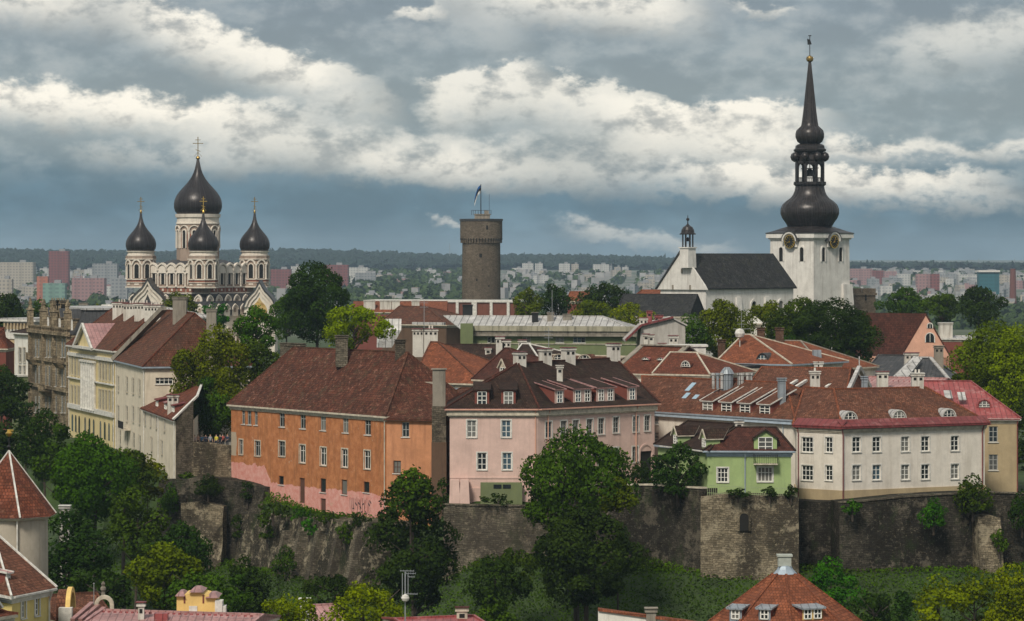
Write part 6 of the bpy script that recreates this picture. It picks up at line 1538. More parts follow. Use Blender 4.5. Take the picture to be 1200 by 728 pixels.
    mb = MB(); a = Face(p[1], p[2]); P = lambda u, z: a.P(u, z, .5); ze_ = ZZ(458, 394); zt = ZZ(430, 400); mb.bar(P(-.5, ze_), P(6, zt), .45, .5); mb.bar(P(6, zt), P(12.4, ze_), .45, .5); mb.bar(P(6, zt), P(6, zt + 1.4), .14); mb.build('bargeboard', MT['metal_pale'], r)
    mb = MB()
    for px in (921, 932, 968): mb.bar(W(px, 454, 393.5), W(px + 13, 446, 396), .35, .3)
    mb.build('roof_ladder', MT['trim'], r)
    for px in (840, 846, 868, 873): pass
    r2 = thing('rooftop_vents', 'cluster of metal ventilation pipes on the ridge of the dormered red roof', 'vents', tuple(W(852, 445, 379)))
    mb = MB(); q = W(852, 446, 379); mb.lathe((q.x, q.y, q.z - 1.2), [(.75, 0), (.75, 1.9), (.9, 2.0), (.6, 2.5), (.3, 2.8)], 12); mb.build('ventilation_cowl', MT['metal_grey'], r2)
    for px in (836, 841, 846, 866, 870, 876, 880): q = W(px, 446, 378.5); mb = MB(); mb.lathe((q.x, q.y, q.z - 1.0), [(.18, 0), (.18, 1.6), (.28, 1.65), (.28, 1.9)], 8); mb.build('pipe', MT['metal_grey' if px % 2 else 'metal_pale'], r2)
    r, f, p, rd, ro = RH('flat_dark_annex', 'low dark annex with a pale eaves band left of the round-headed dormer house', 'house', XY(828, 424), XY(860, 420), 8, ZZ(432, 422), G0, MT['brownwall'], MT['metal_dark'], None, ZZ(427.5, 425), 'gable', .4, fascia=MT['trimcream'])
    # salmon gable house
    A, B = XY(1057, 560), XY(1114, 557); f = Face(A, B); inn = -f.n
    root = thing('salmon_gable_house', 'salmon pink house with a tall triangular gable and dark brown roof at the right', 'house', ((A.x + B.x) / 2, 566, 42))
    sd = Vector((-.82, .57)); Ln = 13.5; ze = ZZ(417, 560); zt = ZZ(368.5, 560)
    ap = (A + B) / 2; pts = [A, B, B + sd * Ln, A + sd * Ln]
    mb = MB(); mb.extr([Vector((k.x, k.y, z)) + f.n3() * -.4 for k, z in ((A, 42), (B, 42), (B, ze), (ap, zt), (A, ze))], f.n3(), .4); mb.build('gable', MT['pinkwall'], root)
    mb = MB(); 
    for k in (A, B):
        a3, b3 = Vector((k.x, k.y, ze)), Vector((ap.x, ap.y, zt)); s3 = Vector((sd.x, sd.y, 0)) * Ln; q = [a3, b3, b3 + s3, a3 + s3]; q = q if k is A else q[::-1]
        o_ = Vector((f.n.x, f.n.y, 0)) * .04; mb.hexa([x_ + o_ - Vector((0, 0, .1)) for x_ in q], [x_ + o_ + Vector((0, 0, .2)) for x_ in q])
    rf = mb.build('roof', MT['tile_darkred'], root)
    mb = MB(); mb.prism([A, B, B + sd * Ln, A + sd * Ln], 42, ze - .2); mb.build('wall', MT['pinkwall'], root)
    for px, py, w_ in ((1090, 396, 1.5), (1090, 382, .8)):
        t, z = f.hit(px, py); P = lambda u, z_: f.P(u, z_, .02); wm = MB(); wm.extr(arch_pts(P, t, z - w_ * .55, w_, w_ * 1.1, 8), f.n3(), .04); w_o = wm.build('window', MT['glass'], root); wm = MB(); arch_ring(wm, P, f.n3(), t, z - w_ * .55, w_, w_ * 1.1, .15, .12, 0, 8); wm.bar(f.P(t, z - w_ * .5, .08), f.P(t, z + w_ * .5, .08), .1); wm.build('frame', MT['trim'], w_o)
    chimney(root, 1059.5, 376, 395, 562, 1.0, .9); mb = MB(); q = W(1073, 373, 563); mb.box((q.x, q.y, q.z - 1), (1.8, 1.6, 1.2), .5, 0, .6); mb.build('rooflight', MT['tile_bright'], root)
    r, f, p, rd, ro = RH('white_flat_building', 'small white flat-topped building right of the salmon gable', 'building', XY(1096, 582), XY(1142, 580), 10, ZZ(397, 580), G0, MT['redwall'], MT['metal_pale'], None, ZZ(394.5, 582), 'gable', .4, fascia=MT['trim'])
    chimney(r, 1108, 378, 394, 583, 2.4, 1.8, hole=False, cap=MT['trim'])
    # dark metal roofs in front of it
    r, f, p, rd, ro = RH('dark_metal_roof_house', 'house with a sagging dark metal roof in front of the salmon gable', 'house', XY(1012, 452), XY(1066, 448), 12, ZZ(442, 450), G0, MT['white'], MT['metal_dark'], (1030, 1062), ZZ(416.5, 456), 'hip', .3)
    chimney(r, 1068, 413, 432, 448, 1.9, 1.5); 
    r, f, p, rd, ro = RH('patched_metal_roof_house', 'house with a patched silvery ribbed metal roof in front of the salmon gable', 'house', XY(1046, 436), XY(1112, 434), 12, ZZ(447, 435), G0, MT['white'], MT['metal_dark'], (1072, 1090), ZZ(419, 441), 'hip', .3, capmat=MT['metal_pale'], capw=.5)
    mb = MB(); a, b, c = W(1046, 446, 432.5), W(1062, 447, 432.5), W(1074, 421, 439); mb.hexa([a, b, c + Vector((.8, 0, -.2)), c], [k + Vector((0, -.1, .35)) for k in (a, b, c + Vector((.8, 0, -.2)), c)]); mb.build('metal_patch', MT['metal_pale'], r)
    chimney(r, 1100, 405, 420, 440, 1.2, 1.0, MT['chimgrey'], MT['chimgrey'])
    r, f, p, rd, ro = RH('pink_metal_roof_house', 'faded red metal roof strip with a row of snow guards', 'house', XY(1002, 408), XY(1090, 402), 9, ZZ(456, 404), G0, MT['white'], MT['metal_pink'], None, ZZ(443, 408), 'gable', .3)
    chimney(r, 1034, 435, 447, 404, 1.4, 1.0); mb = MB()
    for i in range(14): mb.bar(f.P((i + .5) * f.L / 14, ZZ(448, 405), -2.5), f.P((i + .5) * f.L / 14, ZZ(446.6, 405), -2.5), .12)
    build_each(mb, 'snow_guard', MT['metal_red'], r)
    # dark slate roof and others beside the church
    r, f, p, rd, ro = RH('slate_hall', 'big plain dark slate roof in front of the church nave', 'building', XY(722, 648), XY(806, 644), 16, ZZ(371, 646), G0, MT['greyplaster'], MT['slate'], None, ZZ(345, 654), 'gable', .3)
    r, f, p, rd, ro = RH('white_stair_house', 'thin white wall with red roof just left of the church gable', 'building', XY(748, 690), XY(781, 688), 8, ZZ(345, 690), G0, MT['white'], MT['tile_bright'], None, ZZ(340, 694), 'gable', .3)
    r, f, p, rd, ro = RH('small_gable_roof', 'small bright red gable roof showing between the two clumps of trees', 'house', XY(665, 690), XY(686, 689), 8, ZZ(353, 690), G0, MT['redwall'], MT['tile_bright'], None, ZZ(342, 694), 'gable', .3)
    r, f, p, rd, ro = RH('white_pavilion', 'small pale pavilion top peeping out of the trees under the church', 'building', XY(880, 520), XY(891, 520), 4, ZZ(379, 520), G0, MT['white'], MT['trim'], None, ZZ(372, 522), 'hip', .3, hip=(.7, .7))
    mb = MB(); q0, q1 = W(680, 300, 580), 0; mb.bar(W(647, 340, 585), W(647, 385, 585), .09); o = mb.build('flagpole', MT['steel']); tag(o, 'thin bare pole standing in front of the dark trees near the centre', 'pole')
mid_town()

# ------------------------------------------------------------ lower town roofs in the foreground
def foreground():
    # polygonal town-wall tower with a red cone
    Y = 256.0; s_ = Y / F; q = W(10.5, 528, Y); X = q.x
    root = thing('cone_roofed_tower', 'pale round tower with a steep dark red conical roof and gilt finial', 'tower', (X, Y, 14))
    ze = ZZ(607, Y - 3); mb = MB(); mb.lathe((X, Y, 0), [(3.3, 10), (3.15, ze + .1)], 24); mb.build('wall', plaster('tower_render', (.42, .37, .30), (.2, .17, .13), .5), root, smooth=True)
    n = 8; mb = MB(); rot = R(-68); R_ = 3.9; P = [Vector((X + R_ * math.cos(rot + 2 * math.pi * k / n), Y + R_ * math.sin(rot + 2 * math.pi * k / n), ze)) for k in range(n)]; T = Vector((X, Y, q.z))
    for k in range(n): mb.poly([P[k], P[(k + 1) % n], T])
    mb.poly([p - Vector((0, 0, .01)) for p in P[::-1]]); rf = mb.build('roof', MT['tile_red'], root); c = MB()
    for k in range(0, n, 1):
        if k % 2 == 0: c.bar(P[k] + Vector((0, 0, .05)), T, .14, .10)
    c.build('hip_flashing', MT['trim'], rf)
    mb = MB(); mb.lathe((X, Y, ze - .25), [(3.5, 0), (3.85, .2), (3.85, .25)], n, 0, rot); mb.build('eaves', MT['trim'], root)
    mb = MB(); mb.bar(T, T + Vector((0, 0, 1.9)), .07); mb.lathe(tuple(T + Vector((0, 0, .15))), [(.05, 0), (.2, .15), (.05, .3)], 8); mb.build('finial', MT['iron'], root)
    mb = MB(); mb.lathe(tuple(T + Vector((0, 0, 1.1))), [(.04, 0), (.22, .12), (.3, .3), (.14, .45), (.05, .6)], 8); mb.box(tuple(T + Vector((.1, 0, 1.55))), (.5, .05, .16)); mb.build('gilded_ball', MT['gold'], root)
    mb = MB(); mb.bar((X + 1.15, Y - 3.1, ze), (X + 1.15, Y - 3.15, 12), .1); mb.build('downpipe', MT['trim'], root)
    # tiny grey chimney behind it
    o = thing('lone_chimney', 'lone pale grey chimney standing among the trees right of the cone-roofed tower', 'chimney', tuple(W(76, 612, 323))); chimney(o, 76, 592, 606, 323, .95, .7, MT['greyplaster'], MT['trim'], hole=False, down=22)
    # yellow house
    K, Rr = XY(14, 231), XY(57, 236); f = Face(K, Rr); ze = ZZ(696, 232); inn = -f.n; Lf = K + Vector((-9, 7)); Bk = Rr + inn * 12
    pts = [K, Rr, Bk, Lf + Vector((0, 6))]; root = thing('yellow_house', 'yellow house with a red hipped roof and one white dormer, lower left', 'house', (-38, 238, 14))
    tr = dict(surround=MT['trim']); h = {0: put_windows(root, f, [(27.5, 714, .62, 1.35, 'six', tr), (43.5, 711, .62, 1.35, 'six', tr)])}
    walls(root, pts, 12, ze - .03, plaster('butter_yellow_plaster', (.66, .52, .20), (.4, .3, .12), .25), h)
    t0 = W(-9, 622, 240); t1 = t0 + Vector((-3, 3, 0))
    ro = roof(root, pts, ze, [t0, t1], [[('e', 0), ('e', 1), ('t', 0)], [('e', 1), ('e', 2), ('t', 0)], [('e', 2), ('e', 3), ('t', 1), ('t', 0)], [('e', 3), ('e', 0), ('t', 0), ('t', 1)]], MT['tile_terracotta'], .45, capmat=MT['trim'], fascia=MT['trim'], capw=.14)
    cornice(root, pts, ze - .23, .22, .2, MT['trim']); t, z = f.hit(27, 690)
    dormer(root, f, t, ZZ(680, 234), .62, .62, 'shed', 1.0, -1.3, MT['metal_pink'], MT['trim'], trim=MT['trim'], pitch=.1, style='four'); gutter(root, f, ze, .4, (f.L - .1,), 30, MT['trim'])
    # dark red gabled roof in the very corner
    r, f, p, rd, ro = RH('corner_roof_house', 'dark red tiled roof with a tiny white dormer cut by the bottom left corner', 'house', XY(-22, 214), XY(14, 217), 8, ZZ(722, 216), 12, MT['yellow'], MT['tile_red'], None, ZZ(695, 220), 'hip', .3, hip=(3, 4.5))
    t, z = f.hit(9, 722); dormer(r, f, t - .8, ZZ(718, 216), .5, .45, 'gable', .5, -.4, MT['tile_darkred'], MT['trim'], gh=.25)
    # red house with a barrel gable
    r, f, p, rd, ro = RH('barrel_gabled_house', 'red roofed house with a rounded ochre-edged gable and a stone finial', 'house', XY(69, 244), XY(128, 246), 7, ZZ(726, 245), 12, MT['warmyellow'], MT['tile_terracotta'], None, ZZ(697, 248), 'gable', .25)
    mb, ed = MB(), MB(); n = 12; c0 = W(69, 713, 242.8); xe = W(80, 713, 242.8).x
    def arcp(x, r_, k): a = math.pi * k / n; return Vector((x, c0.y - r_ * math.cos(a), c0.z + r_ * 1.05 * math.sin(a) - .1))
    for k in range(n):
        mb.poly([arcp(c0.x, 1.5, k), arcp(xe, 1.5, k), arcp(xe, 1.5, k + 1), arcp(c0.x, 1.5, k + 1)], 0); ed.hexa([arcp(xe, 1.3, k), arcp(xe + .35, 1.3, k), arcp(xe + .35, 1.3, k + 1), arcp(xe, 1.3, k + 1)], [arcp(xe, 1.68, k), arcp(xe + .35, 1.68, k), arcp(xe + .35, 1.68, k + 1), arcp(xe, 1.68, k + 1)])
    mb.poly([arcp(c0.x, 1.5, k) for k in range(n + 1)]); mb.poly([arcp(xe, 1.5, k) for k in range(n + 1)]); mb.box(((c0.x + xe) / 2, c0.y, c0.z - 2), (xe - c0.x, 2.9, 1.95)); mb.build('barrel_gable', MT['tile_terracotta'], r); ed.build('gable_edge', MT['warmyellow'], r)
    mb = MB(); mb.box((W(77, 728, 241).x, 241, ZZ(728, 241) - 2), (1.0, .8, ZZ(712, 241) - ZZ(728, 241) + 2)); mb.build('chimney', MT['trim'], r)
    q = W(121, 692, 245); mb = MB(); mb.lathe((q.x, q.y, q.z - .6), [(.35, 0), (.18, .2), (.12, .5), (.22, .65), (.22, .8), (.1, .95), (.16, 1.1), (.05, 1.3)], 10); mb.build('finial', MT['chimgrey'], r)
    mb = MB(); arch_ring(mb, lambda u, z: Vector((u, 244.2, z)), Vector((0, -1, 0)), W(124, 700, 245).x, ZZ(714, 245), .9, .9, .3, .3, 0, 10); mb.build('round_gable', MT['trimcream'], r)
    mb = MB(); mb.bar(W(110, 684, 243), W(110, 708, 243), .05); mb.lathe(tuple(W(110, 684, 243)), [(.02, -.06), (.08, 0), (.02, .06)], 8); mb.build('roof_mast', MT['steel'], r)
    mb = MB()
    for k in range(3): mb.bar(W(85 + k * 9, 727, 240), W(108 + k * 7, 707 + k * 3, 244), .35, .25)
    mb.build('roof_ladder', MT['metal_pink'], r)
    # long faded metal roof
    r, f, p, rd, ro = RH('pink_metal_roof_row', 'long faded pink metal roof with snow guards along the bottom edge at the left', 'house', XY(104, 234), XY(286, 231), 7, ZZ(734, 232), 12, MT['trimcream'], MT['metal_pink'], None, ZZ(718, 236), 'gable', .3)
    chimney(r, 165.5, 705, 722, 234.5, .45, .4); mb = MB(); mb.box(tuple(W(189, 728, 234)), (1.0, .8, .6)); mb.build('roof_hatch', MT['metal_red'], r); mb = MB()
    for i in range(26): q = f.P((i + .5) * f.L / 26, ZZ(722.5, 233.5), -2.3); mb.box(tuple(q), (.22, .1, .12), 0)
    build_each(mb, 'snow_guard', MT['metal_red'], r)
    # yellow shaped gable
    Y = 239.0; a, b = XY(207, Y), XY(253, Y); f = Face(a, b); root = thing('shaped_gable_house', 'small warm yellow shaped gable with little pink-tiled shoulders at the bottom left', 'house', ((a.x + b.x) / 2, Y + 2, 12)); L = f.L; zb, z0 = ZZ(728, Y), 12
    Z_ = lambda py: ZZ(py, Y)
    out = [(0, z0), (L, z0), (L, Z_(701)), (L * .84, Z_(701)), (L * .82, Z_(698)), (L * .66, Z_(696)), (L * .58, Z_(694.5)), (L * .42, Z_(694.5)), (L * .34, Z_(696)), (L * .2, Z_(697)), (L * .18, Z_(699)), (0, Z_(699))]
    mb = MB(); mb.extr([f.P(u, z, -3) for u, z in out], f.n3(), 3); mb.build('wall', MT['warmyellow'], root)
    for u, z, w_ in ((L * .09, Z_(698.5), .75), (L * .5, Z_(694), 1.1), (L * .9, Z_(700.5), 1.0)):
        mb = MB(); p = f.P(u, z, -1.4); mb.box((p.x, p.y, z), (w_, 3.4, .3), 0, 0, .35); mb.build('tiled_cap', MT['metal_pink'], root)
    mb = MB(); p = f.P(L * .42, zb + .25, .02); mb.box((p.x, p.y, zb + .2), (.62, .06, .95)); mb.build('door', MT['trim'], root)
    for u in (.2, .68): mb = MB(); p = f.P(L * u, Z_(707), .02); mb.box((p.x, p.y, p.z), (.12, .05, .6)); mb.build('slot_window', MT['redwall'], root)
    mb = MB(); q = W(257, 722, 239); mb.box((q.x, q.y, q.z - 6), (.55, 1.2, 6 + 1.2)); mb.box((q.x + .4, q.y, q.z - 6), (.25, 1.0, 6.8)); mb.build('stacked_pipes', MT['trim'], root)
    # roofs at the centre bottom
    r, f, p, rd, ro = RH('red_metal_roof_low', 'strip of red metal roof at the bottom edge near the centre', 'house', XY(478, 246), XY(566, 248), 6, ZZ(733, 247), 12, MT['redwall'], MT['metal_red'], None, ZZ(723.5, 250), 'gable', .2)
    chimney(r, 541.5, 711, 726, 250, .85, .6, MT['trimcream'], MT['tile_darkred'])
    r, f, p, rd, ro = RH('hidden_red_roof', 'small faded red roof glimpsed between the two bright bushes at the bottom', 'house', XY(372, 274), XY(402, 275), 5, ZZ(728, 274), 12, MT['redwall'], MT['metal_pink'], None, ZZ(709, 277), 'gable', .2)
    o = thing('white_chimney', 'small white chimney rising out of the bright bushes at the bottom', 'chimney', tuple(W(357, 716, 268))); chimney(o, 357, 701, 716, 268, .75, .6, MT['trim'], MT['trim'], down=15)
    # television mast
    q = W(475, 700, 244); root = thing('antenna_mast', 'grey rooftop television mast with several yagi aerials and a small dish', 'antenna', (q.x, 244, 30)); mb = MB()
    mb.bar(W(474.8, 727, 244) - Vector((0, 0, 6)), W(474.8, 670, 244), .09); mb.bar(W(471.5, 700, 244), W(471.5, 672, 244), .06); mb.bar(W(478.2, 704, 244), W(478.2, 672, 244), .06); mb.build('mast', MT['steel'], root)
    mb = MB()
    for y, x0, x1 in ((669, 469, 485), (672, 476, 487), (676, 478, 486), (696, 474, 489), (700, 470, 478)):
        mb.bar(W(x0, y, 244), W(x1, y + .3, 244), .05)
        for k in range(5): px = x0 + (x1 - x0) * k / 4; mb.bar(W(px, y, 243.7), W(px, y, 244.3), .03); mb.bar(W(px, y - 1.2, 244), W(px, y + 1.2, 244), .03)
    mb.build('aerial', MT['steel'], root); mb = MB(); q = W(475, 701, 243.7); mb.lathe(tuple(q), [(.03, -.32), (.24, -.2), (.32, 0), (.24, .2), (.03, .32)], 12); mb.build('dish', MT['trim'], root)
    # white garden wall with red coping
    a, b = W(701, 713, 246), W(832, 731, 240); mb = MB(); mb.prism([(a.x, a.y), (b.x, b.y), (b.x, b.y + .5), (a.x, a.y + .5)], 12, 40)
    rr = MB(); A3 = [Vector((a.x, a.y, 14)), Vector((b.x, b.y, 14)), Vector((b.x, b.y + .5, 14)), Vector((a.x, a.y + .5, 14))]; T3 = [Vector((A3[0].x, A3[0].y, a.z - .2)), Vector((A3[1].x, A3[1].y, b.z - .2)), Vector((A3[2].x, A3[2].y, b.z - .2)), Vector((A3[3].x, A3[3].y, a.z - .2))]
    rr.hexa(A3, T3); o = rr.build('fire_wall', MT['white']); tag(o, 'long white wall top with a red tile coping running out of the bottom edge', 'wall')
    c = MB(); T4 = [t + Vector((0, s2, 0)) for t, s2 in zip(T3, (-.2, -.2, .2, .2))]; c.hexa(T4, [t + Vector((0, 0, .2)) for t in T4]); c.build('coping', MT['tile_bright'], o)
    chimney(o, 763, 712, 728, 243, .75, .6, MT['chimgrey'], MT['chimgrey'], hole=False, down=3)
    # big pyramid roof
    Y = 246.0; q = W(920, 664, Y); X = q.x; root = thing('pyramid_roofed_tower', 'broad bright orange pyramid roof with a zinc cap and small zinc dormers at the bottom', 'tower', (X, Y, 14))
    n = 8; hh = 8.0; zt = q.z; sl = 60 / 83.0 * 1.0; R_ = 10.5; ze = zt - (R_ - .9) * .80; rot = R(-90)
    P = [Vector((X + R_ * math.cos(rot + 2 * math.pi * k / n), Y + R_ * math.sin(rot + 2 * math.pi * k / n), ze)) for k in range(n)]; T = [Vector((X + .95 * math.cos(rot + 2 * math.pi * k / n), Y + .95 * math.sin(rot + 2 * math.pi * k / n), zt - .55)) for k in range(n)]
    mb = MB(); mb.hexa(P, T); rf = mb.build('roof', MT['tile_bright'], root); c = MB()
    for k in range(n): c.bar(P[k] + Vector((0, 0, .04)), T[k] + Vector((0, 0, .04)), .2, .12)
    c.build('ridge_cap', MT['tile_bright'], rf)
    mb = MB(); mb.lathe((X, Y, zt), [(1.35, -1.0), (1.0, -.62), (.62, -.2), (.5, .05), (.5, .1)], 8, 0, rot); mb.build('zinc_cap', MT['metal_blue'], root)
    mb = MB(); mb.box((X - .05, Y, zt + .05), (1.0, .8, .75)); mb.box((X - .05, Y, zt + .8), (1.2, 1.0, .15)); mb.build('chimney', [plain('grey_green_render', (.36, .38, .34), .8)], root)
    mb = MB(); mb.lathe((X, Y, 0), [(R_ - .6, 10), (R_ - .6, ze)], n, 0, rot); mb.build('wall', MT['white'], root)
    f0 = Face(P[7].xy, P[0].xy); f1 = Face(P[0].xy, P[1].xy); slope = (zt - .55 - ze) / ((R_ - .95) * math.cos(math.pi / 8))
    for fc, px, w_, wm_ in ((f0, 862, 1.0, MT['metal_grey']), (f0, 896, .95, MT['metal_grey']), (f1, 952, 1.7, MT['warmyellow'])):
        # set each dormer where its sight line meets the roof plane
        best = None
        for y in np.arange(.5, 9, .05):
            t, _ = fc.hit(px, 700)
            pl = fc.P(0, 0, -y); k = (px - CX) / F; t = (k * pl.y - pl.x) / (fc.d.x - k * fc.d.y); qq = fc.P(t, ze + y * slope, -y)
            if CY + (H - qq.z) * F / qq.y < 727: best = (t, y); break
        if best: dormer(root, fc, best[0], ze + best[1] * slope, w_, .85, 'shed', slope, -best[1], MT['metal_grey'], wm_, trim=MT['metal_grey'], pitch=.06, nwin=2 if px == 952 else 1, winh=.7, ww=.6, style='four')
foreground()

# ------------------------------------------------------------ the far city and the wooded ridge
def far_city():
    rng = random.Random(11)
    fm = dict(red=far_facade('far_red_block', (.19, .062, .06), (.06, .035, .04)), white=far_facade('far_white_block', (.46, .45, .43), (.20, .21, .23)), grey=far_facade('far_grey_block', (.25, .26, .27), (.10, .11, .13)),
              pinkish=far_facade('far_pink_block', (.30, .175, .175), (.12, .09, .10)), teal=far_facade('far_teal_glass', (.02, .11, .135), (.015, .08, .10), 4, 3.2, (.5, .5, .5), .8), mint=far_facade('far_mint_block', (.17, .28, .24), (.10, .16, .15), 5, 3),
              beige=far_facade('far_beige_block', (.38, .34, .29), (.15, .14, .14)), orange=far_facade('far_orange_block', (.40, .15, .10), (.2, .1, .08)), shed=far_facade('far_shed', (.36, .35, .35), (.25, .25, .25), 30, 8, (.30, .12, .08)))
    dkm = plain('far_roof_plant', (.25, .25, .26), .9)
    def block(px0, px1, pt, pb, Y, m, name, label, cat='apartment block', group=None, depth=16, rz=0.0, extra=True):
        x0, x1 = (px0 - CX) * Y / F, (px1 - CX) * Y / F; zt = ZZ(pt, Y); zb = float(ground_z(np.array([(x0 + x1) / 2]), np.array([Y]))[0]) - 3; w_ = x1 - x0
        mb = MB(); mb.box(((x0 + x1) / 2, Y + depth / 2, zb), (w_, depth, max(4, zt - zb)), rz, 0)
        if extra: mb.box(((x0 + x1) / 2 + w_ * .15, Y + depth / 2, zt), (min(6, w_ * .3), 5, 2.4), rz, 1)
        o = mb.build(name, [fm[m], dkm]); tag(o, label, cat, group); return o
    B = [(57, 80, 294.5, 3400, 'red', 'tall dark red apartment tower standing above the far suburb at the left'),
         (0, 39, 307.5, 3300, 'beige', 'wide pale apartment slab at the far left under the wooded ridge'),
         (-4, 14, 327, 2500, 'beige', 'pale block cut by the left picture edge above the near trees'),
         (43, 56, 324, 2500, 'orange', 'small bright orange block in the far suburb at the left'),
         (50, 76, 332, 2350, 'mint', 'mint green striped office block just above the trees at the left'),
         (84, 122, 326, 2700, 'pinkish', 'low dusty red block left of the onion-domed cathedral'),
         (108, 137, 309, 3200, 'grey', 'grey apartment slab just left of the onion-domed cathedral'),
         (130, 149, 326, 2600, 'grey', 'blue-grey block touching the left side of the onion-domed cathedral'),
         (317, 341, 315.5, 3300, 'red', 'dusty red apartment block right of the onion-domed cathedral'),
         (341, 352, 312, 3350, 'white', 'white block glimpsed left of the tall dark tree'),
         (377, 408, 310.5, 3300, 'red', 'dusty red apartment block partly behind the tall dark tree'),
         (408, 431, 313.5, 3700, 'white', 'white apartment block right of the dusty red one behind the tree'),
         (416, 440, 320, 3500, 'grey', 'grey low block in front of the white one behind the dark tree'),
         (612, 625, 308.5, 4600, 'white', 'left half of a pair of white tower blocks right of the round tower'),
         (627, 636, 308.8, 4650, 'white', 'right half of a pair of white tower blocks right of the round tower'),
         (655, 668, 309, 4600, 'white', 'broad white tower block of the second pair right of the round tower'),
         (669.5, 678, 309.5, 4650, 'beige', 'narrow beige tower block of the second pair right of the round tower'),
         (695, 714, 310, 4500, 'white', 'widest white tower block in the row left of the church'),
         (714.5, 717.5, 311, 4560, 'grey', 'thin grey tower block squeezed between the white ones left of the church'),
         (720, 727.5, 313, 4500, 'beige', 'beige tower block second from the right in the row left of the church'),
         (729, 736.5, 313, 4500, 'white', 'rightmost white tower block in the row left of the church'),
         (996, 1022, 315, 3700, 'pinkish', 'long dusty red block directly right of the church tower'),
         (1022, 1036, 317, 3750, 'red', 'narrow red block between two pinkish ones right of the church tower'),
         (1036, 1051, 318, 3700, 'pinkish', 'pinkish block at the right end of the long dusty red row'),
         (1051, 1067, 321.5, 3650, 'white', 'white block right of the long dusty red row'),
         (1074, 1091, 321, 3000, 'pinkish', 'pinkish wing of the square dusty red block above the dark trees'),
         (1091, 1101, 321, 2995, 'red', 'bright red end of the square block above the dark trees'),
         (1101, 1122, 321.5, 3800, 'grey', 'grey low block right of the square dusty red block'),
         (1123, 1146, 321.8, 3700, 'white', 'pale block left of the teal office tower'),
         (1147, 1171, 319, 2700, 'teal', 'teal glass office tower with a white top at the right'),
         (1171, 1180, 322, 3300, 'beige', 'small pale block right of the teal office tower')]
    for a, b, t, Y, m, lab in B:
        o = block(a, b, t, 0, Y, m, 'office_tower' if m == 'teal' else 'apartment_block', lab, 'office tower' if m == 'teal' else 'apartment block', depth=min(18, (b - a) * Y / F * .6))
        if m == 'teal':
            mb = MB(); x0, x1 = (a - CX) * Y / F, (b - CX) * Y / F; mb.box(((x0 + x1) / 2, Y + 8, ZZ(t, Y)), (x1 - x0 + 1, 19, 1.6)); mb.build('white_crown', MT['trim'], o)
    # brick smokestack
    Y = 2400.0; q = W(1187, 315, Y); mb = MB(); mb.lathe((q.x, Y, 20), [(3.1, 0), (2.1, q.z - 20), (1.8, q.z - 20)], 14); o = mb.build('smokestack', plain('old_brick_stack', (.14, .055, .045), .9), smooth=True); tag(o, 'tall slender red brick smokestack at the far right', 'smokestack')
    for px, t, Y in ((527, 285, 6300), (1147, 303, 6300), (1189, 302.5, 6300)):
        mb = MB(); q = W(px, t, Y); mb.bar((q.x, Y, 40), tuple(q), .9); o = mb.build('radio_mast', MT['steel']); tag(o, {527: 'hair-thin radio mast on the skyline just left of the round tower', 1147: 'hair-thin radio mast on the skyline above the teal office tower', 1189: 'faint radio mast on the skyline at the right edge'}[px], 'radio mast')
    # the many anonymous blocks and sheds
    kinds = [('white', 'pale'), ('grey', 'grey'), ('beige', 'sand-coloured'), ('pinkish', 'dusty pink'), ('shed', 'low pale')]
    zones = [(-10, 150, 312, 346, 62), (318, 420, 318, 345, 14), (420, 545, 319, 329, 26), (585, 790, 320, 345, 84), (995, 1205, 319, 352, 108)]
    for (a, b, t0, t1, n) in zones:
        for i in range(n):
            f_ = rng.random() ** 1.1; pt = t0 + (t1 - t0) * f_; Y = 4600 - 2300 * f_ + rng.uniform(-150, 150)
            if a == 585: k = rng.choices([4, 1, 0, 2], [6, 2, 1.5, 1])[0]
            else: k = rng.choices([0, 1, 2, 3, 4], [3, 3, 2, 1.6, 1.5])[0]
            w_ = rng.uniform(5, 15) * (.7 if k == 4 else 1); px = rng.uniform(a, b - 5); hpx = rng.uniform(6, 15) if k != 4 else rng.uniform(3, 6)
            m, word = kinds[k]; x0, x1 = (px - CX) * Y / F, (px + w_ - CX) * Y / F; zg = float(ground_z(np.array([x0]), np.array([Y]))[0]); hm = hpx * Y / F * .9
            zt = min(ZZ(pt, Y), zg + (hm if k != 4 else 12)); zt = max(zt, zg + 9)
            mb = MB(); mb.box(((x0 + x1) / 2, Y, zg - 2), (x1 - x0, rng.uniform(12, 18), zt - zg + 2), rng.uniform(-.35, .35), 0)
            if k != 4: mb.box(((x0 + x1) / 2, Y, zt), (5, 5, 2.2), 0, 1)
            o = mb.build('city_block', [fm[m], dkm]); tag(o, word + (' shed' if k == 4 else ' block') + ' among many others in the hazy far city', 'building', word + ' buildings of the far city')
far_city()

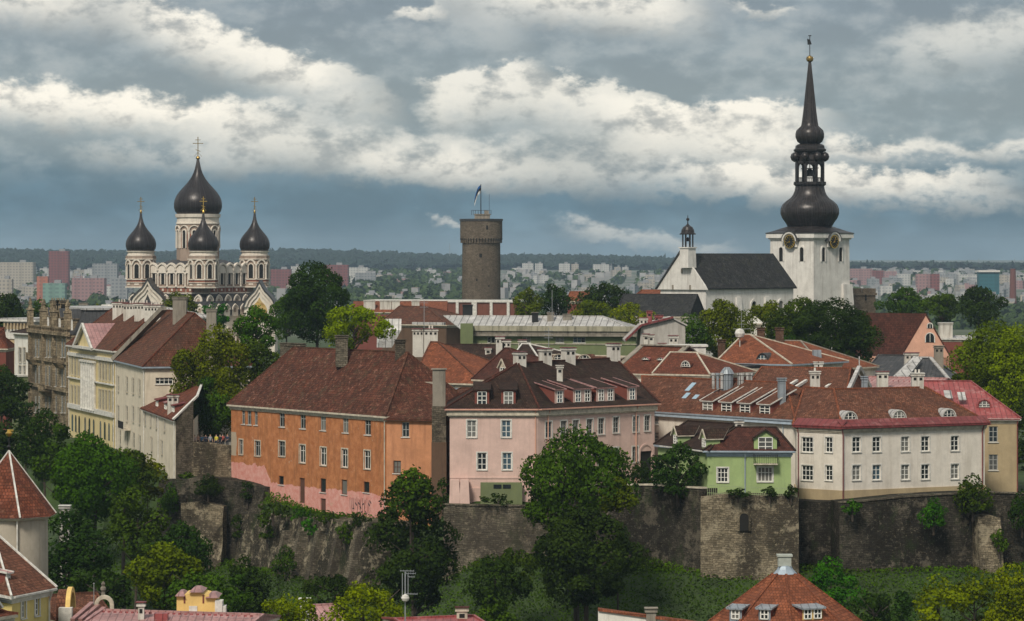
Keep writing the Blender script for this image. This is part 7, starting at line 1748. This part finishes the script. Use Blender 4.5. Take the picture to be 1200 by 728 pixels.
def leaf_cloud(name, centres, radii, per, size, mat, seed=0, flat=.8, squash=.85):
    """many small leaf faces on uneven clumps; returns an object"""
    rng = np.random.default_rng(seed); C = []; Rr = []; T = []
    for c, r in zip(centres, radii): C.append(c); Rr.append(r)
    C = np.array(C); Rr = np.array(Rr); n = per * len(C); idx = np.repeat(np.arange(len(C)), per)
    d = rng.normal(size=(n, 3)); d[:, 2] = d[:, 2] * .9 + .12; d /= np.linalg.norm(d, axis=1)[:, None]
    rad = Rr[idx] * rng.uniform(.72, 1.08, n); p = C[idx] + d * rad[:, None] * np.array([1, 1, squash])
    return p, d, idx
def quads_mesh(name, p, d, size, mat, seed, tone=None, jitter=.55, fold=True):
    rng = np.random.default_rng(seed + 77); n = len(p)
    nn = d + rng.normal(scale=jitter, size=(n, 3)); nn /= np.linalg.norm(nn, axis=1)[:, None]
    r = rng.normal(size=(n, 3)); t = np.cross(nn, r); t /= np.linalg.norm(t, axis=1)[:, None] + 1e-9; b = np.cross(nn, t)
    s = (size * rng.uniform(.6, 1.35, n))[:, None]; l = s * rng.uniform(.8, 1.5, (n, 1))
    v = np.stack([p - t * s * .5, p - b * l * .5 + nn * s * .12, p + t * s * .5, p + b * l * .5 + nn * s * .12], 1).reshape(-1, 3)
    me = bpy.data.meshes.new(name); me.vertices.add(4 * n); me.vertices.foreach_set('co', v.ravel())
    me.loops.add(4 * n); me.loops.foreach_set('vertex_index', np.arange(4 * n, dtype=np.int32))
    me.polygons.add(n); me.polygons.foreach_set('loop_start', np.arange(0, 4 * n, 4, dtype=np.int32)); me.polygons.foreach_set('loop_total', np.full(n, 4, dtype=np.int32))
    me.update(calc_edges=True)
    a = me.attributes.new('tone', 'FLOAT', 'FACE'); tn = rng.uniform(0, 1, n) if tone is None else tone; a.data.foreach_set('value', tn.astype(np.float32))
    me.materials.append(mat); return me

LEAF = dict(
    dark=leaf_mat('leaf_dark_green', (.009, .021, .005), (.036, .068, .011)),
    mid=leaf_mat('leaf_mid_green', (.015, .033, .006), (.068, .118, .014)),
    olive=leaf_mat('leaf_olive_green', (.028, .046, .006), (.135, .170, .016)),
    lime=leaf_mat('leaf_yellow_green', (.050, .078, .006), (.215, .265, .016)),
    fresh=leaf_mat('leaf_fresh_green', (.013, .045, .006), (.055, .150, .015)),
    far=leaf_mat('leaf_far_green', (.022, .040, .016), (.075, .115, .038), .1),
)
def far_woods():
    rng = np.random.default_rng(21)
    # wooded ridge on the horizon: one canopy sheet over the hill
    top = [(-300, 294), (0, 293.5), (60, 294), (200, 296), (330, 293.5), (360, 293), (430, 296), (480, 298), (540, 300.5), (600, 300), (625, 299), (700, 301), (760, 303), (800, 305), (900, 308), (1000, 311.5), (1100, 312.5), (1200, 313.5), (1500, 314)]
    tx, ty = zip(*top)
    us = np.arange(-260, 1461, 2.6); rows = np.linspace(0, 1, 46); nx, ny = len(us), len(rows)
    V = np.zeros((ny, nx, 3))
    for j, k in enumerate(rows):
        Y = 5300 + 1500 * k; py = np.interp(us, tx, ty); zt = H - (py - CY) * 6800 / F
        X = (us - CX) * 6800 / F * (Y / 6800) ; gz = ground_z(X, np.full(nx, Y)); base = gz + 8
        z = base + (zt - base) * (k ** 1.25) + rng.normal(0, 2.6, nx) + 3.2 * np.sin(us * .21 + j * 1.7) * np.sin(us * .043 + j)
        V[j, :, 0] = X + rng.normal(0, 2, nx); V[j, :, 1] = Y + rng.normal(0, 8, nx); V[j, :, 2] = z
    idx = np.arange(nx * ny).reshape(ny, nx); f = np.stack([idx[:-1, :-1], idx[:-1, 1:], idx[1:, 1:], idx[1:, :-1]], -1).reshape(-1, 4)
    me = bpy.data.meshes.new('woods'); me.from_pydata(V.reshape(-1, 3).tolist(), [], f.tolist()); me.materials.append(plain('forest_canopy', (.014, .026, .015), .95, 0, .5, .02, .1))
    o = bpy.data.objects.new('ridge_woods', me); COL.objects.link(o); tag(o, 'dark wooded ridge along the whole horizon', 'woods', kind='stuff')
    # park trees between the far blocks, one mass
    P, D, T = [], [], []; r2 = random.Random(4)
    for i in range(900):
        zone = r2.choices([(-20, 150), (150, 330), (318, 560), (420, 545), (585, 800), (990, 1210)], [1.6, 1, 3.5, 7, 1.6, 1.6])[0]; px = r2.uniform(*zone)
        Y = 1750 + 2900 * r2.random() ** (1.2 if zone[0] in (420, 318) else .9); X = (px - CX) * Y / F; g = float(ground_z(np.array([X]), np.array([Y]))[0]); r = r2.uniform(5, 9)
        C = [[X + r2.uniform(-r, r) * .6, Y + r2.uniform(-r, r), g + r2.uniform(1, 6)] for _ in range(3)]
        p, d, ii = leaf_cloud('', C, [r * .75] * 3, 12, 3, None, i); P.append(p); D.append(d)
    for i in range(260):
        px = r2.uniform(-20, 150) if i % 2 else r2.uniform(990, 1210); Y = r2.uniform(1800, 2500); X = (px - CX) * Y / F; g = float(ground_z(np.array([X]), np.array([Y]))[0]); r = r2.uniform(4, 7)
        p, d, ii = leaf_cloud('', [[X + r2.uniform(-r, r), Y, g + r2.uniform(2, 6)] for _ in range(3)], [r * .7] * 3, 12, 3, None, 5000 + i); P.append(p); D.append(d)
    P = np.concatenate(P); D = np.concatenate(D); me = quads_mesh('park_trees', P, D, 4.6, LEAF['far'], 5, jitter=.3)
    o = bpy.data.objects.new('park_trees', me); COL.objects.link(o); tag(o, 'hazy green mass of park trees between the far blocks', 'woods', kind='stuff')
far_woods()
# ------------------------------------------------------------ trees
_crown = {}
def crown_mesh(w, h, kind, matkey, leaf):
    """w, h: crown width and height in metres; a few shapes per size, cached"""
    leaf = round(leaf * .78, 3); kw, kh = round(w / 2.0) * 2.0 or 2.0, round(h / 2.0) * 2.0 or 2.0
    key = (kw, kh, kind, matkey, leaf)
    if key in _crown: return _crown[key], kw, kh
    rng = np.random.default_rng(int(kw * 31 + kh * 17 + kind * 101)); rx, rz = kw / 2, kh / 2
    vol = rx * rx * rz; nb = int(np.clip(16 + vol * .16, 16, 110)); rb = min(rx, rz) * .36 * (40 / max(nb, 40)) ** .16
    C, Rr = [], []
    for i in range(nb):
        d = rng.normal(size=3); d /= np.linalg.norm(d); q = rng.uniform(.2, 1) ** .42
        z = d[2] * q; taper = 1 - .38 * max(0, z) ** 1.6 - .14 * max(0, -z) ** 2
        if kind == 1: taper = 1 - .62 * (z + 1) / 2
        if kind == 2: taper = .75 + .3 * math.cos(z * 2.0)
        wob = 1 + .16 * math.sin(3 * math.atan2(d[1], d[0]) + kind) + rng.uniform(-.12, .12)
        r = rb * rng.uniform(.55, 1.3)
        C.append([d[0] * q * (rx - r * .75) * taper * wob, d[1] * q * (rx - r * .75) * taper * wob, z * (rz - r * .7) + rz]); Rr.append(r)
    C, Rr = np.array(C), np.array(Rr)
    area = 4 * math.pi * (Rr ** 2).sum(); per = int(area * .95 / (leaf * leaf) / nb); per = min(per, int(70000 / nb))
    p, d, idx = leaf_cloud('', C, Rr, per, leaf, None, int(kw + kh * 3 + kind))
    # drop leaves buried deep inside other clumps
    keep = np.ones(len(p), bool)
    for j in range(nb):
        dd = np.linalg.norm((p - C[j]) / np.array([1, 1, .85]), axis=1); keep &= ~((dd < Rr[j] * .62) & (idx != j))
    p, d, idx = p[keep], d[keep], idx[keep]
    # loose twigs outside the clumps
    m_ = int(len(p) * .06); k = rng.integers(0, len(p), m_); extra = p[k] + d[k] * rng.uniform(.2, .9, (m_, 1)) * leaf * 1.6
    p = np.concatenate([p, extra]); d = np.concatenate([d, d[k]]); idx = np.concatenate([idx, idx[k]])
    bt = rng.uniform(0, 1, nb); tone = np.clip(bt[idx] * .62 + rng.uniform(0, .42, len(p)), 0, 1)
    me = quads_mesh('crown', p, d, leaf, LEAF[matkey], int(kw), tone); _crown[key] = me; return me, kw, kh
def tree(px0, px1, pt, pb, Y, mat, label, kind=0, name='broadleaf_tree', cat='tree', group=None, leaf=.36, zg=None, rot=None, limbs=True, deep=None):
    if name in ('bush', 'shrub'): zg = ZZ(pb, Y)
    """crown fills the photo box px0..px1, pt..pb at distance Y; the trunk stands on the ground below"""
    s_ = Y / F; w, h = (px1 - px0) * s_, (pb - pt) * s_; X = ((px0 + px1) / 2 - CX) * s_; zt = ZZ(pt, Y); zb = zt - h
    g = float(ground_z(np.array([X]), np.array([Y]))[0]) if zg is None else zg; g = min(g, zb + .3)
    root = thing(name, label, cat, (X, Y, g), group)
    me, kw, kh = crown_mesh(w, h, kind, mat, leaf)
    c = bpy.data.objects.new('crown', me); COL.objects.link(c); c.parent = root; c.location = (0, 0, zb - g)
    c.scale = (w / kw * 1.04, w / kw * (deep or 1.0), h / kh * 1.02); rng = random.Random(int(px0 * 7 + pt)); c.rotation_euler = (0, 0, rng.uniform(0, 6.28) if rot is None else rot)
    if rot is None and abs(c.scale[0] - c.scale[1]) > .01: c.scale = (c.scale[0], c.scale[0], c.scale[2])
    # tapered trunk with limbs
    mb = MB(); r0 = max(.10, w * .028); hz = zb + h * .62; pts = [Vector((X, Y, g - .5))]
    n = 5
    for i in range(1, n + 1): pts.append(Vector((X + rng.uniform(-.2, .2) * i * w * .03, Y + rng.uniform(-.2, .2) * i * w * .03, g + (hz - g) * i / n)))
    def tube(a, b, ra, rb_):
        d = (b - a).normalized(); x = d.cross(Vector((0, 1, 0))).normalized(); y = x.cross(d); m6 = 7
        A = [a + (x * math.cos(6.283 * k / m6) + y * math.sin(6.283 * k / m6)) * ra for k in range(m6)]; B = [b + (x * math.cos(6.283 * k / m6) + y * math.sin(6.283 * k / m6)) * rb_ for k in range(m6)]
        for k in range(m6): l = (k + 1) % m6; mb.poly([A[k], A[l], B[l], B[k]])
    for i in range(n): tube(pts[i], pts[i + 1], r0 * (1.25 - .8 * i / n), r0 * (1.25 - .8 * (i + 1) / n))
    if limbs:
        for i in range(9):
            z = zb + h * rng.uniform(.05, .5); a = Vector((X, Y, max(z, g + .5))); th = rng.uniform(0, 6.28); L = w * rng.uniform(.22, .40)
            tube(a, a + Vector((math.cos(th) * L, math.sin(th) * L, L * rng.uniform(.5, .95))), r0 * .5, r0 * .12)
    mb.build('trunk', MT['bark'], root)
    return root

T = tree
# in front of the walls
T(612, 740, 497, 640, 330, 'mid', 'big dark bushy tree in front of the pink house, its top against the pink wall', 0, leaf=.36)
T(622, 752, 590, 716, 324, 'dark', 'dark leafy tree mass hanging below the big tree in front of the pink house', 0)
T(700, 748, 560, 606, 326, 'olive', 'yellowish branch of leaves right of the big tree, in front of the rampart', 0, leaf=.33)
T(433, 540, 556, 735, 330, 'dark', 'tall dark tree standing in front of the corner between orange and pink houses', 0)
T(446, 520, 548, 620, 328, 'mid', 'pointed green treetop in front of the right end of the orange house', 1)
# on the terrace and hill, left
T(204, 304, 379, 522, 424, 'olive', 'large olive green tree rising over the people on the viewing terrace', 2)
T(218, 280, 440, 513, 419, 'mid', 'low leafy undergrowth tree directly behind the people on the viewing terrace', 2)
T(12, 48, 446, 510, 500, 'dark', 'dark tree in front of the foot of the white narrow house', 0)
T(-14, 20, 424, 500, 480, 'dark', 'dark tree at the left edge under the red tiled roof', 0)
T(262, 334, 398, 470, 436, 'mid', 'dark green tree behind the left end of the orange roof', 0)
T(268, 330, 358, 425, 462, 'fresh', 'fresh green tree between the cathedral gable and the orange roof', 0)
T(330, 412, 306, 408, 540, 'dark', 'tall dark ragged tree right of the cathedral, breaking the skyline', 2)
T(312, 360, 345, 402, 560, 'mid', 'smaller dark tree at the left foot of the tall ragged tree', 0)
T(374, 456, 353, 418, 448, 'lime', 'light yellow-green tree behind the ridge of the orange house roof', 0)
T(184, 236, 342, 384, 640, 'olive', 'yellowish tree in front of the left cathedral bay', 0, leaf=.5)
T(236, 272, 350, 392, 600, 'fresh', 'small fresh green tree in front of the cathedral between two chimneys', 0, leaf=.45)
# church side
T(598, 640, 338, 384, 640, 'olive', 'olive tree at the left end of the tree clump near the centre', 0, leaf=.45)
T(628, 672, 333, 378, 650, 'dark', 'dark round tree behind the pale ribbed roof near the centre', 0, leaf=.45)
T(672, 746, 331, 376, 690, 'dark', 'dark flat-topped tree in front of the white tower blocks', 0, leaf=.5)
T(664, 722, 348, 390, 620, 'olive', 'olive green tree left in the pair above the olive building', 0, leaf=.42)
T(712, 772, 351, 390, 616, 'lime', 'yellow-green tree right in the pair above the olive building', 0, leaf=.42)
T(788, 838, 366, 424, 500, 'mid', 'green tree at the left of the group below the nave', 0)
T(818, 886, 350, 424, 515, 'olive', 'broad olive tree below the church nave', 0)
T(868, 930, 352, 412, 530, 'olive', 'light olive tree directly below the white church tower', 0)
T(896, 972, 348, 418, 505, 'mid', 'rounded green tree right below the white church tower', 0)
T(930, 1032, 344, 445, 492, 'dark', 'large dark green tree right of the church tower', 0)
T(890, 960, 388, 440, 488, 'dark', 'low dark tree crown between the red roofs and the large dark tree', 0)
T(1030, 1092, 336, 378, 700, 'mid', 'bushy tree left in the row in front of the far red blocks', 0, leaf=.5)
T(1076, 1132, 340, 384, 690, 'mid', 'dark green tree in the middle of the row at the right', 0, leaf=.5)
T(1120, 1174, 331, 386, 680, 'dark', 'tallest tree of the row at the right, in front of the teal office tower', 2, leaf=.5)
T(1112, 1216, 372, 478, 430, 'olive', 'huge olive green tree at the right picture edge above the red metal roof', 0)
T(1150, 1232, 380, 500, 424, 'lime', 'yellow-green side of the great tree at the right picture edge', 0)
T(1180, 1240, 460, 572, 412, 'dark', 'dark tree mass right of the ochre house at the picture edge', 0)
T(1130, 1190, 425, 492, 440, 'mid', 'lower dark branches of green between the red metal roof and the great tree', 0)
# left slope
for a, b, t, bo, Y, m, lab in (
        (-20, 40, 470, 560, 420, 'dark', 'dark tree at the left edge under the white narrow house'),
        (-30, 34, 430, 495, 470, 'dark', 'dark tree crown at the left edge below the beige block'),
        (20, 84, 480, 570, 412, 'dark', 'dark green tree below the sooty ornate palace'),
        (38, 104, 494, 590, 392, 'mid', 'mid green tree left of the round fresh one on the slope'),
        (62, 160, 506, 612, 372, 'fresh', 'big round fresh green tree below the yellow palace'),
        (100, 190, 520, 600, 385, 'mid', 'green tree below the cream palace balcony'),
        (150, 196, 530, 590, 392, 'olive', 'small olive shrub-like tree under the cream annex'),
        (118, 200, 570, 668, 345, 'mid', 'lighter green tree in the middle of the left slope'),
        (30, 132, 600, 708, 318, 'dark', 'very dark tree right of the cone-roofed tower'),
        (80, 160, 655, 735, 300, 'dark', 'dark tree above the barrel gabled roof'),
        (176, 254, 610, 700, 340, 'dark', 'dark tree against the rocky wall left of the bastion'),
        (138, 246, 636, 728, 305, 'olive', 'olive green tree behind the small yellow shaped gable'),
        (186, 306, 664, 735, 296, 'mid', 'wide green tree right behind the yellow shaped gable'),
        (252, 322, 650, 735, 318, 'dark', 'dark tree at the foot of the sloping bastion')):
    T(a, b, t, bo, Y, m, lab, 0)
T(-20, 34, 343, 410, 620, 'dark', 'dark wood edge tree at the far left behind the beige block', 0, leaf=.5)
row = [(26, 62, 350, 392, 'mid'), (52, 90, 352, 390, 'olive'), (78, 112, 353, 385, 'mid'), (100, 134, 352, 384, 'olive'), (-10, 20, 346, 390, 'olive'), (122, 152, 350, 384, 'dark')]
for i, (a, b, t, bo, m) in enumerate(row): T(a, b, t, bo, 660 + i * 8, m, ['green', 'olive', 'rounded', 'yellowish', 'tall', 'dark'][i] + ' tree in the row behind the palaces at the left, ' + ['left of the pinnacles', 'over the pinnacles', 'over the mansard', 'over the grey roof', 'beside the beige block', 'touching the cathedral'][i], 0, leaf=.5)
# bottom edge
T(302, 374, 688, 760, 262, 'lime', 'bright yellow-green bush-like tree at the bottom, left of the white chimney', 0, leaf=.27)
T(366, 486, 682, 770, 258, 'lime', 'bright yellow-green treetop at the bottom, left of the television mast', 0, leaf=.27)
T(548, 612, 698, 760, 285, 'mid', 'rounded green bush at the bottom right of the small cream chimney', 0, leaf=.28)
T(1066, 1136, 674, 760, 262, 'lime', 'yellow-green treetop in the lower right, left one of the three', 0, leaf=.28)
T(1108, 1176, 664, 760, 268, 'olive', 'olive treetop in the lower right, middle one of the three', 0, leaf=.28)
T(1150, 1226, 660, 760, 264, 'lime', 'yellow-green treetop in the bottom right corner', 0, leaf=.28)
T(990, 1060, 690, 750, 292, 'dark', 'dark undergrowth tree left of the yellow-green treetops at the bottom right', 0, leaf=.32)
T(344, 440, 668, 720, 322, 'dark', 'dark shrub tree at the foot of the bastion behind the bright treetop', 0, leaf=.3)
# small garden trees on the wall tops
T(758, 832, 517, 590, 346.5, 'dark', 'small dark tree in the yard left of the green house', 2, leaf=.3, zg=43)
T(1116, 1164, 556, 606, 346, 'mid', 'leafy shrub growing on the rampart top under the cream corner house', 0, 'shrub', 'shrub', leaf=.26)
bushes = [(1076, 1112, 583, 622, 344, 'fresh', 'light green creeper hanging down the long dark rampart'), (986, 1012, 585, 606, 343.5, 'fresh', 'small green creeper at the left end of the long rampart'),
    (1180, 1216, 575, 625, 346, 'dark', 'dark creeper on the rampart at the right picture edge'), (850, 880, 572, 584, 341.6, 'dark', 'low dark bush on the bastion under the left window of the green house'),
    (892, 912, 570, 584, 341.6, 'dark', 'dark bush under the balcony of the green house'), (918, 936, 568, 586, 341.8, 'dark', 'dark bush at the right corner of the green house'),
    (296, 344, 585, 612, 384, 'mid', 'green bush on the ledge below the left half of the orange house'), (336, 368, 592, 612, 380, 'fresh', 'lighter bush on the ledge below the orange house door'),
    (366, 406, 598, 618, 374, 'mid', 'low green bush on the ledge below the graffiti'), (404, 440, 600, 624, 368, 'dark', 'dark bush where the ledge meets the tall dark tree'),
    (280, 300, 560, 592, 397, 'dark', 'dark ivy where the rocky wall meets the orange house'), (206, 232, 553, 566, 401, 'mid', 'grassy tuft at the foot of the terrace wall'),
    (562, 606, 578, 594, 356.3, 'dark', 'ivy strip under the basement railing of the pink house'), (735, 768, 540, 575, 352, 'dark', 'dark bush beside the gateway of the pink house'),
    (510, 528, 555, 600, 362, 'dark', 'dark ivy in the gap between the orange and pink houses'), (318, 350, 640, 676, 378, 'mid', 'ivy clump on the left flank of the sloping bastion'),
    (226, 262, 556, 584, 397.5, 'dark', 'dark greenery spilling over the rocky wall below the terrace'), (184, 214, 566, 606, 399, 'mid', 'green shrub clinging to the left end of the rocky wall'), (300, 326, 600, 640, 386, 'mid', 'ivy hanging over the left top of the sloping bastion'), (268, 290, 598, 640, 393, 'dark', 'dark shrub in the cleft between rocky wall and bastion'), (352, 372, 606, 630, 376, 'fresh', 'small fresh tuft hanging over the bastion edge'), (392, 416, 612, 640, 368, 'mid', 'ivy patch over the right grooves of the bastion'),
    (740, 790, 655, 690, 345, 'mid', 'shrub at the foot of the dark rampart right of the big tree'), (1160, 1182, 620, 650, 344, 'mid', 'green tuft on the pale stepped buttress')]
for a, b, t, bo, Y, m, lab in bushes: T(a, b, t, bo, Y, m, lab, 0, 'bush', 'bush', leaf=.26, limbs=False)

# rough grass and low scrub on the slope under the walls
def slope_cover():
    rng = np.random.default_rng(9); n = 460000
    X = rng.uniform(-75, 66, n); Y = rng.uniform(262, 405, n); d = dist_poly(X, Y, CLIFF); k = ((d > .3) & (d < 70)) | ((X > -33.5) & (X < -8.6) & (Y < 402) & (d > -7)); X, Y = X[k], Y[k]
    Z = ground_z(X, Y); n = len(X)
    hgt = .35 + .9 * (np.sin(X * .31 + Y * .17) * np.sin(X * .13 - Y * .29) * .5 + .5) ** 2
    p = np.stack([X, Y, Z + rng.uniform(0, 1, n) * hgt], -1); dd = rng.normal(size=(n, 3)) * .5 + np.array([0, -.35, .7])
    tone = np.clip(.5 + .5 * np.sin(X * .21 + 1) * np.sin(Y * .23) + rng.uniform(-.22, .22, n), 0, 1)
    me = quads_mesh('slope_grass', p, dd, .21, leaf_mat('slope_grass_blades', (.014, .028, .004), (.070, .140, .013), .1), 3, tone, jitter=.8); o = bpy.data.objects.new('slope_grass', me); COL.objects.link(o)
    tag(o, 'rough dark grass and weeds on the slope under the ramparts', 'grass', kind='stuff')
slope_cover()
T(940, 1010, 652, 735, 318, 'fresh', 'fresh green scrub on the slope right of the orange pyramid roof', 0, 'shrub', 'shrub', leaf=.3, limbs=False)
T(990, 1090, 690, 735, 322, 'dark', 'dark scrub under the rubble footing of the long rampart', 0, 'shrub', 'shrub', leaf=.3, limbs=False)
T(536, 624, 650, 720, 326, 'dark', 'dark green scrub on the slope left of the big tree', 0, 'shrub', 'shrub', leaf=.3, limbs=False)
T(560, 640, 640, 690, 334, 'mid', 'mid green scrub at the foot of the garden wall', 0, 'shrub', 'shrub', leaf=.3, limbs=False)

# ------------------------------------------------------------ people on the viewing terrace
def person_meshes():
    """one continuous skinned body per pose"""
    out = []
    for pose in range(3):
        J = dict(pel=(0, 0, .95), waist=(0, .01, 1.12), chest=(0, 0, 1.36), neck=(0, 0, 1.50), head=(0, -.02, 1.60), top=(0, -.01, 1.72),
                 ls=(.19, 0, 1.43), rs=(-.19, 0, 1.43), lh=(.10, 0, .90), rh=(-.10, 0, .90), lk=(.12, -.03, .50), rk=(-.11, -.02, .50), la=(.12, 0, .09), ra=(-.11, .02, .09), lt=(.13, -.16, .04), rt=(-.13, -.14, .04))
        if pose == 0: J.update(le=(.27, .02, 1.15), lw=(.25, -.12, .93), re=(-.27, .02, 1.15), rw=(-.25, -.10, .92))
        if pose == 1: J.update(le=(.27, -.10, 1.18), lw=(.10, -.34, 1.28), re=(-.27, -.10, 1.18), rw=(-.10, -.34, 1.28))
        if pose == 2: J.update(le=(.28, -.06, 1.16), lw=(.22, -.32, 1.06), re=(-.26, .04, 1.15), rw=(-.26, -.04, .90))
        rad = dict(pel=.145, waist=.125, chest=.15, neck=.058, head=.088, top=.075, ls=.062, rs=.062, le=.045, re=.045, lw=.032, rw=.032, lh=.09, rh=.09, lk=.062, rk=.062, la=.045, ra=.045, lt=.035, rt=.035)
        E = [('pel', 'waist'), ('waist', 'chest'), ('chest', 'neck'), ('neck', 'head'), ('head', 'top'), ('chest', 'ls'), ('ls', 'le'), ('le', 'lw'), ('chest', 'rs'), ('rs', 're'), ('re', 'rw'), ('pel', 'lh'), ('lh', 'lk'), ('lk', 'la'), ('la', 'lt'), ('pel', 'rh'), ('rh', 'rk'), ('rk', 'ra'), ('ra', 'rt')]
        V = {k: Vector(v) for k, v in J.items()}
        for s_, w_, e_ in (('l', 'lw', 'le'), ('r', 'rw', 're')):
            d = (V[w_] - V[e_]).normalized(); side = d.cross(Vector((0, 0, 1))) if abs(d.z) < .8 else Vector((0, 1, 0)); side.normalize()
            V[s_ + 'palm'] = V[w_] + d * .07; rad[s_ + 'palm'] = .036; E.append((w_, s_ + 'palm'))
            for i, l in enumerate((.07, .085, .08, .06)):
                a, b = f'{s_}f{i}a', f'{s_}f{i}b'; o_ = side * (i - 1.5) * .022; V[a] = V[s_ + 'palm'] + d * .035 + o_; V[b] = V[a] + d * l + Vector((0, -.015, -.01)); rad[a] = .010; rad[b] = .008; E += [(s_ + 'palm', a), (a, b)]
            V[s_ + 'th'] = V[w_] + d * .07 - side * .055; rad[s_ + 'th'] = .011; E.append((s_ + 'palm', s_ + 'th'))
        ks = list(V); me = bpy.data.meshes.new('body'); me.from_pydata([V[k] for k in ks], [(ks.index(a), ks.index(b)) for a, b in E], [])
        o = bpy.data.objects.new('body', me); COL.objects.link(o); m_ = o.modifiers.new('skin', 'SKIN')
        for i, k in enumerate(ks): me.skin_vertices[0].data[i].radius = (rad[k], rad[k]); me.skin_vertices[0].data[i].use_root = (k == 'pel')
        s2 = o.modifiers.new('sub', 'SUBSURF'); s2.levels = 1; s2.render_levels = 1
        dg = bpy.context.evaluated_depsgraph_get(); dg.update(); me2 = bpy.data.meshes.new_from_object(o.evaluated_get(dg)); bpy.data.objects.remove(o); out.append(me2)
    return out
def people():
    bodies = person_meshes(); rng = random.Random(8)
    shirts = dict(white=(.7, .7, .68), black=(.015, .015, .018), pale=(.5, .42, .40), peach=(.55, .33, .24), blue=(.10, .22, .36), yellow=(.55, .48, .06), red=(.45, .05, .05), navy=(.03, .04, .08), grey=(.3, .32, .34))
    hair = {k: plain('hair_' + k, c, .6) for k, c in dict(brown=(.06, .035, .02), black=(.012, .01, .01), fair=(.35, .24, .10)).items()}; trousers = plain('dark_trousers', (.03, .035, .05), .8); sm = {k: plain('shirt_' + k, v, .85) for k, v in shirts.items()}
    data = [(219.5, 'white', 'brown', 0, 'person in a white top at the left end of the viewing terrace'), (223.5, 'black', 'black', 1, 'person in black, second from the left on the viewing terrace'), (228, 'pale', 'brown', 2, 'person in a pale greyish top, third from the left on the terrace'),
            (232, 'peach', 'fair', 0, 'fair-haired person in a peach top at the terrace parapet'), (236.5, 'blue', 'brown', 2, 'person in a blue top at the terrace parapet'), (241, 'navy', 'black', 1, 'person in navy looking over the terrace parapet'), (246.5, 'grey', 'fair', 0, 'fair-haired person in grey at the middle of the terrace'),
            (253.5, 'yellow', 'brown', 2, 'person in a yellow top on the viewing terrace'), (258, 'black', 'brown', 0, 'brown-haired person in black beside the one in red'), (261, 'red', 'black', 1, 'person in a red top near the orange house'), (266.5, 'navy', 'fair', 2, 'fair-haired person in navy at the right end of the terrace')]
    for i, (px, s_, h_, pose, lab) in enumerate(data):
        Y = 403.6 + (px - 206) * .04 + rng.uniform(.1, .9); X = (px - CX) * Y / F; root = thing('person', lab, 'person', (X, Y, 45.3), 'people on the viewing terrace'); rz = rng.uniform(-.7, .7)
        me = bodies[pose].copy(); me.materials.clear()
        for m_ in (trousers, sm[s_], MT['skin']): me.materials.append(m_)
        for p in me.polygons:
            c = p.center; z = c.z; arm = math.hypot(c.x, c.y) > .30 or (abs(c.x) > .215 and z < 1.2)
            p.material_index = 0 if (z < .98 and abs(c.x) < .215) else (2 if z > 1.475 or (arm and z < 1.14) or c.y < -.26 and z > .5 else 1); p.use_smooth = True
        o = bpy.data.objects.new('body', me); COL.objects.link(o); o.parent = root; o.rotation_euler = (0, 0, rz)
        mb = MB(); c = Vector((X, Y, 45.3)); rm = Matrix.Rotation(rz, 3, 'Z')
        for k in range(5):
            a0, a1 = -.2 + k * .35, .15 + k * .35
            for j in range(10):
                b0, b1 = 2 * math.pi * j / 10, 2 * math.pi * (j + 1) / 10
                def hp(a, b):
                    return c + rm @ Vector((.098 * math.cos(a) * math.cos(b), .015 + .108 * math.cos(a) * math.sin(b), 1.665 + .115 * math.sin(a)))
                if math.sin((b0 + b1) / 2) < -.35 and k < 3: continue
                mb.poly([hp(a0, b0), hp(a0, b1), hp(a1, b1), hp(a1, b0)])
        mb.build('hair', hair[h_], root)
        mb = MB()
        for sx in (-1, 1): mb.lathe(tuple(c + rm @ Vector((sx * .033, -.098, 1.625))), [(.001, -.009), (.010, 0), (.001, .009)], 6)
        mb.build('eyes', MT['dark'], root)
people()

# ------------------------------------------------------------ air
def haze():
    mb = MB(); mb.box((0, 5200, 10), (5200, 11400, 120)); o = mb.build('haze', []); tag(o, 'pale humid air over the whole town', 'haze', kind='stuff')
    m_ = bpy.data.materials.new('haze_air'); m_.use_nodes = True; N = m_.node_tree.nodes; L = m_.node_tree.links; N.clear()
    v = N.new('ShaderNodeVolumePrincipled'); v.inputs['Color'].default_value = (.62, .82, 1.0, 1); v.inputs['Density'].default_value = HAZE; v.inputs['Anisotropy'].default_value = .2
    out = N.new('ShaderNodeOutputMaterial'); L.new(v.outputs[0], out.inputs['Volume']); o.data.materials.clear(); o.data.materials.append(m_)
HAZE = 7.5e-5
haze()
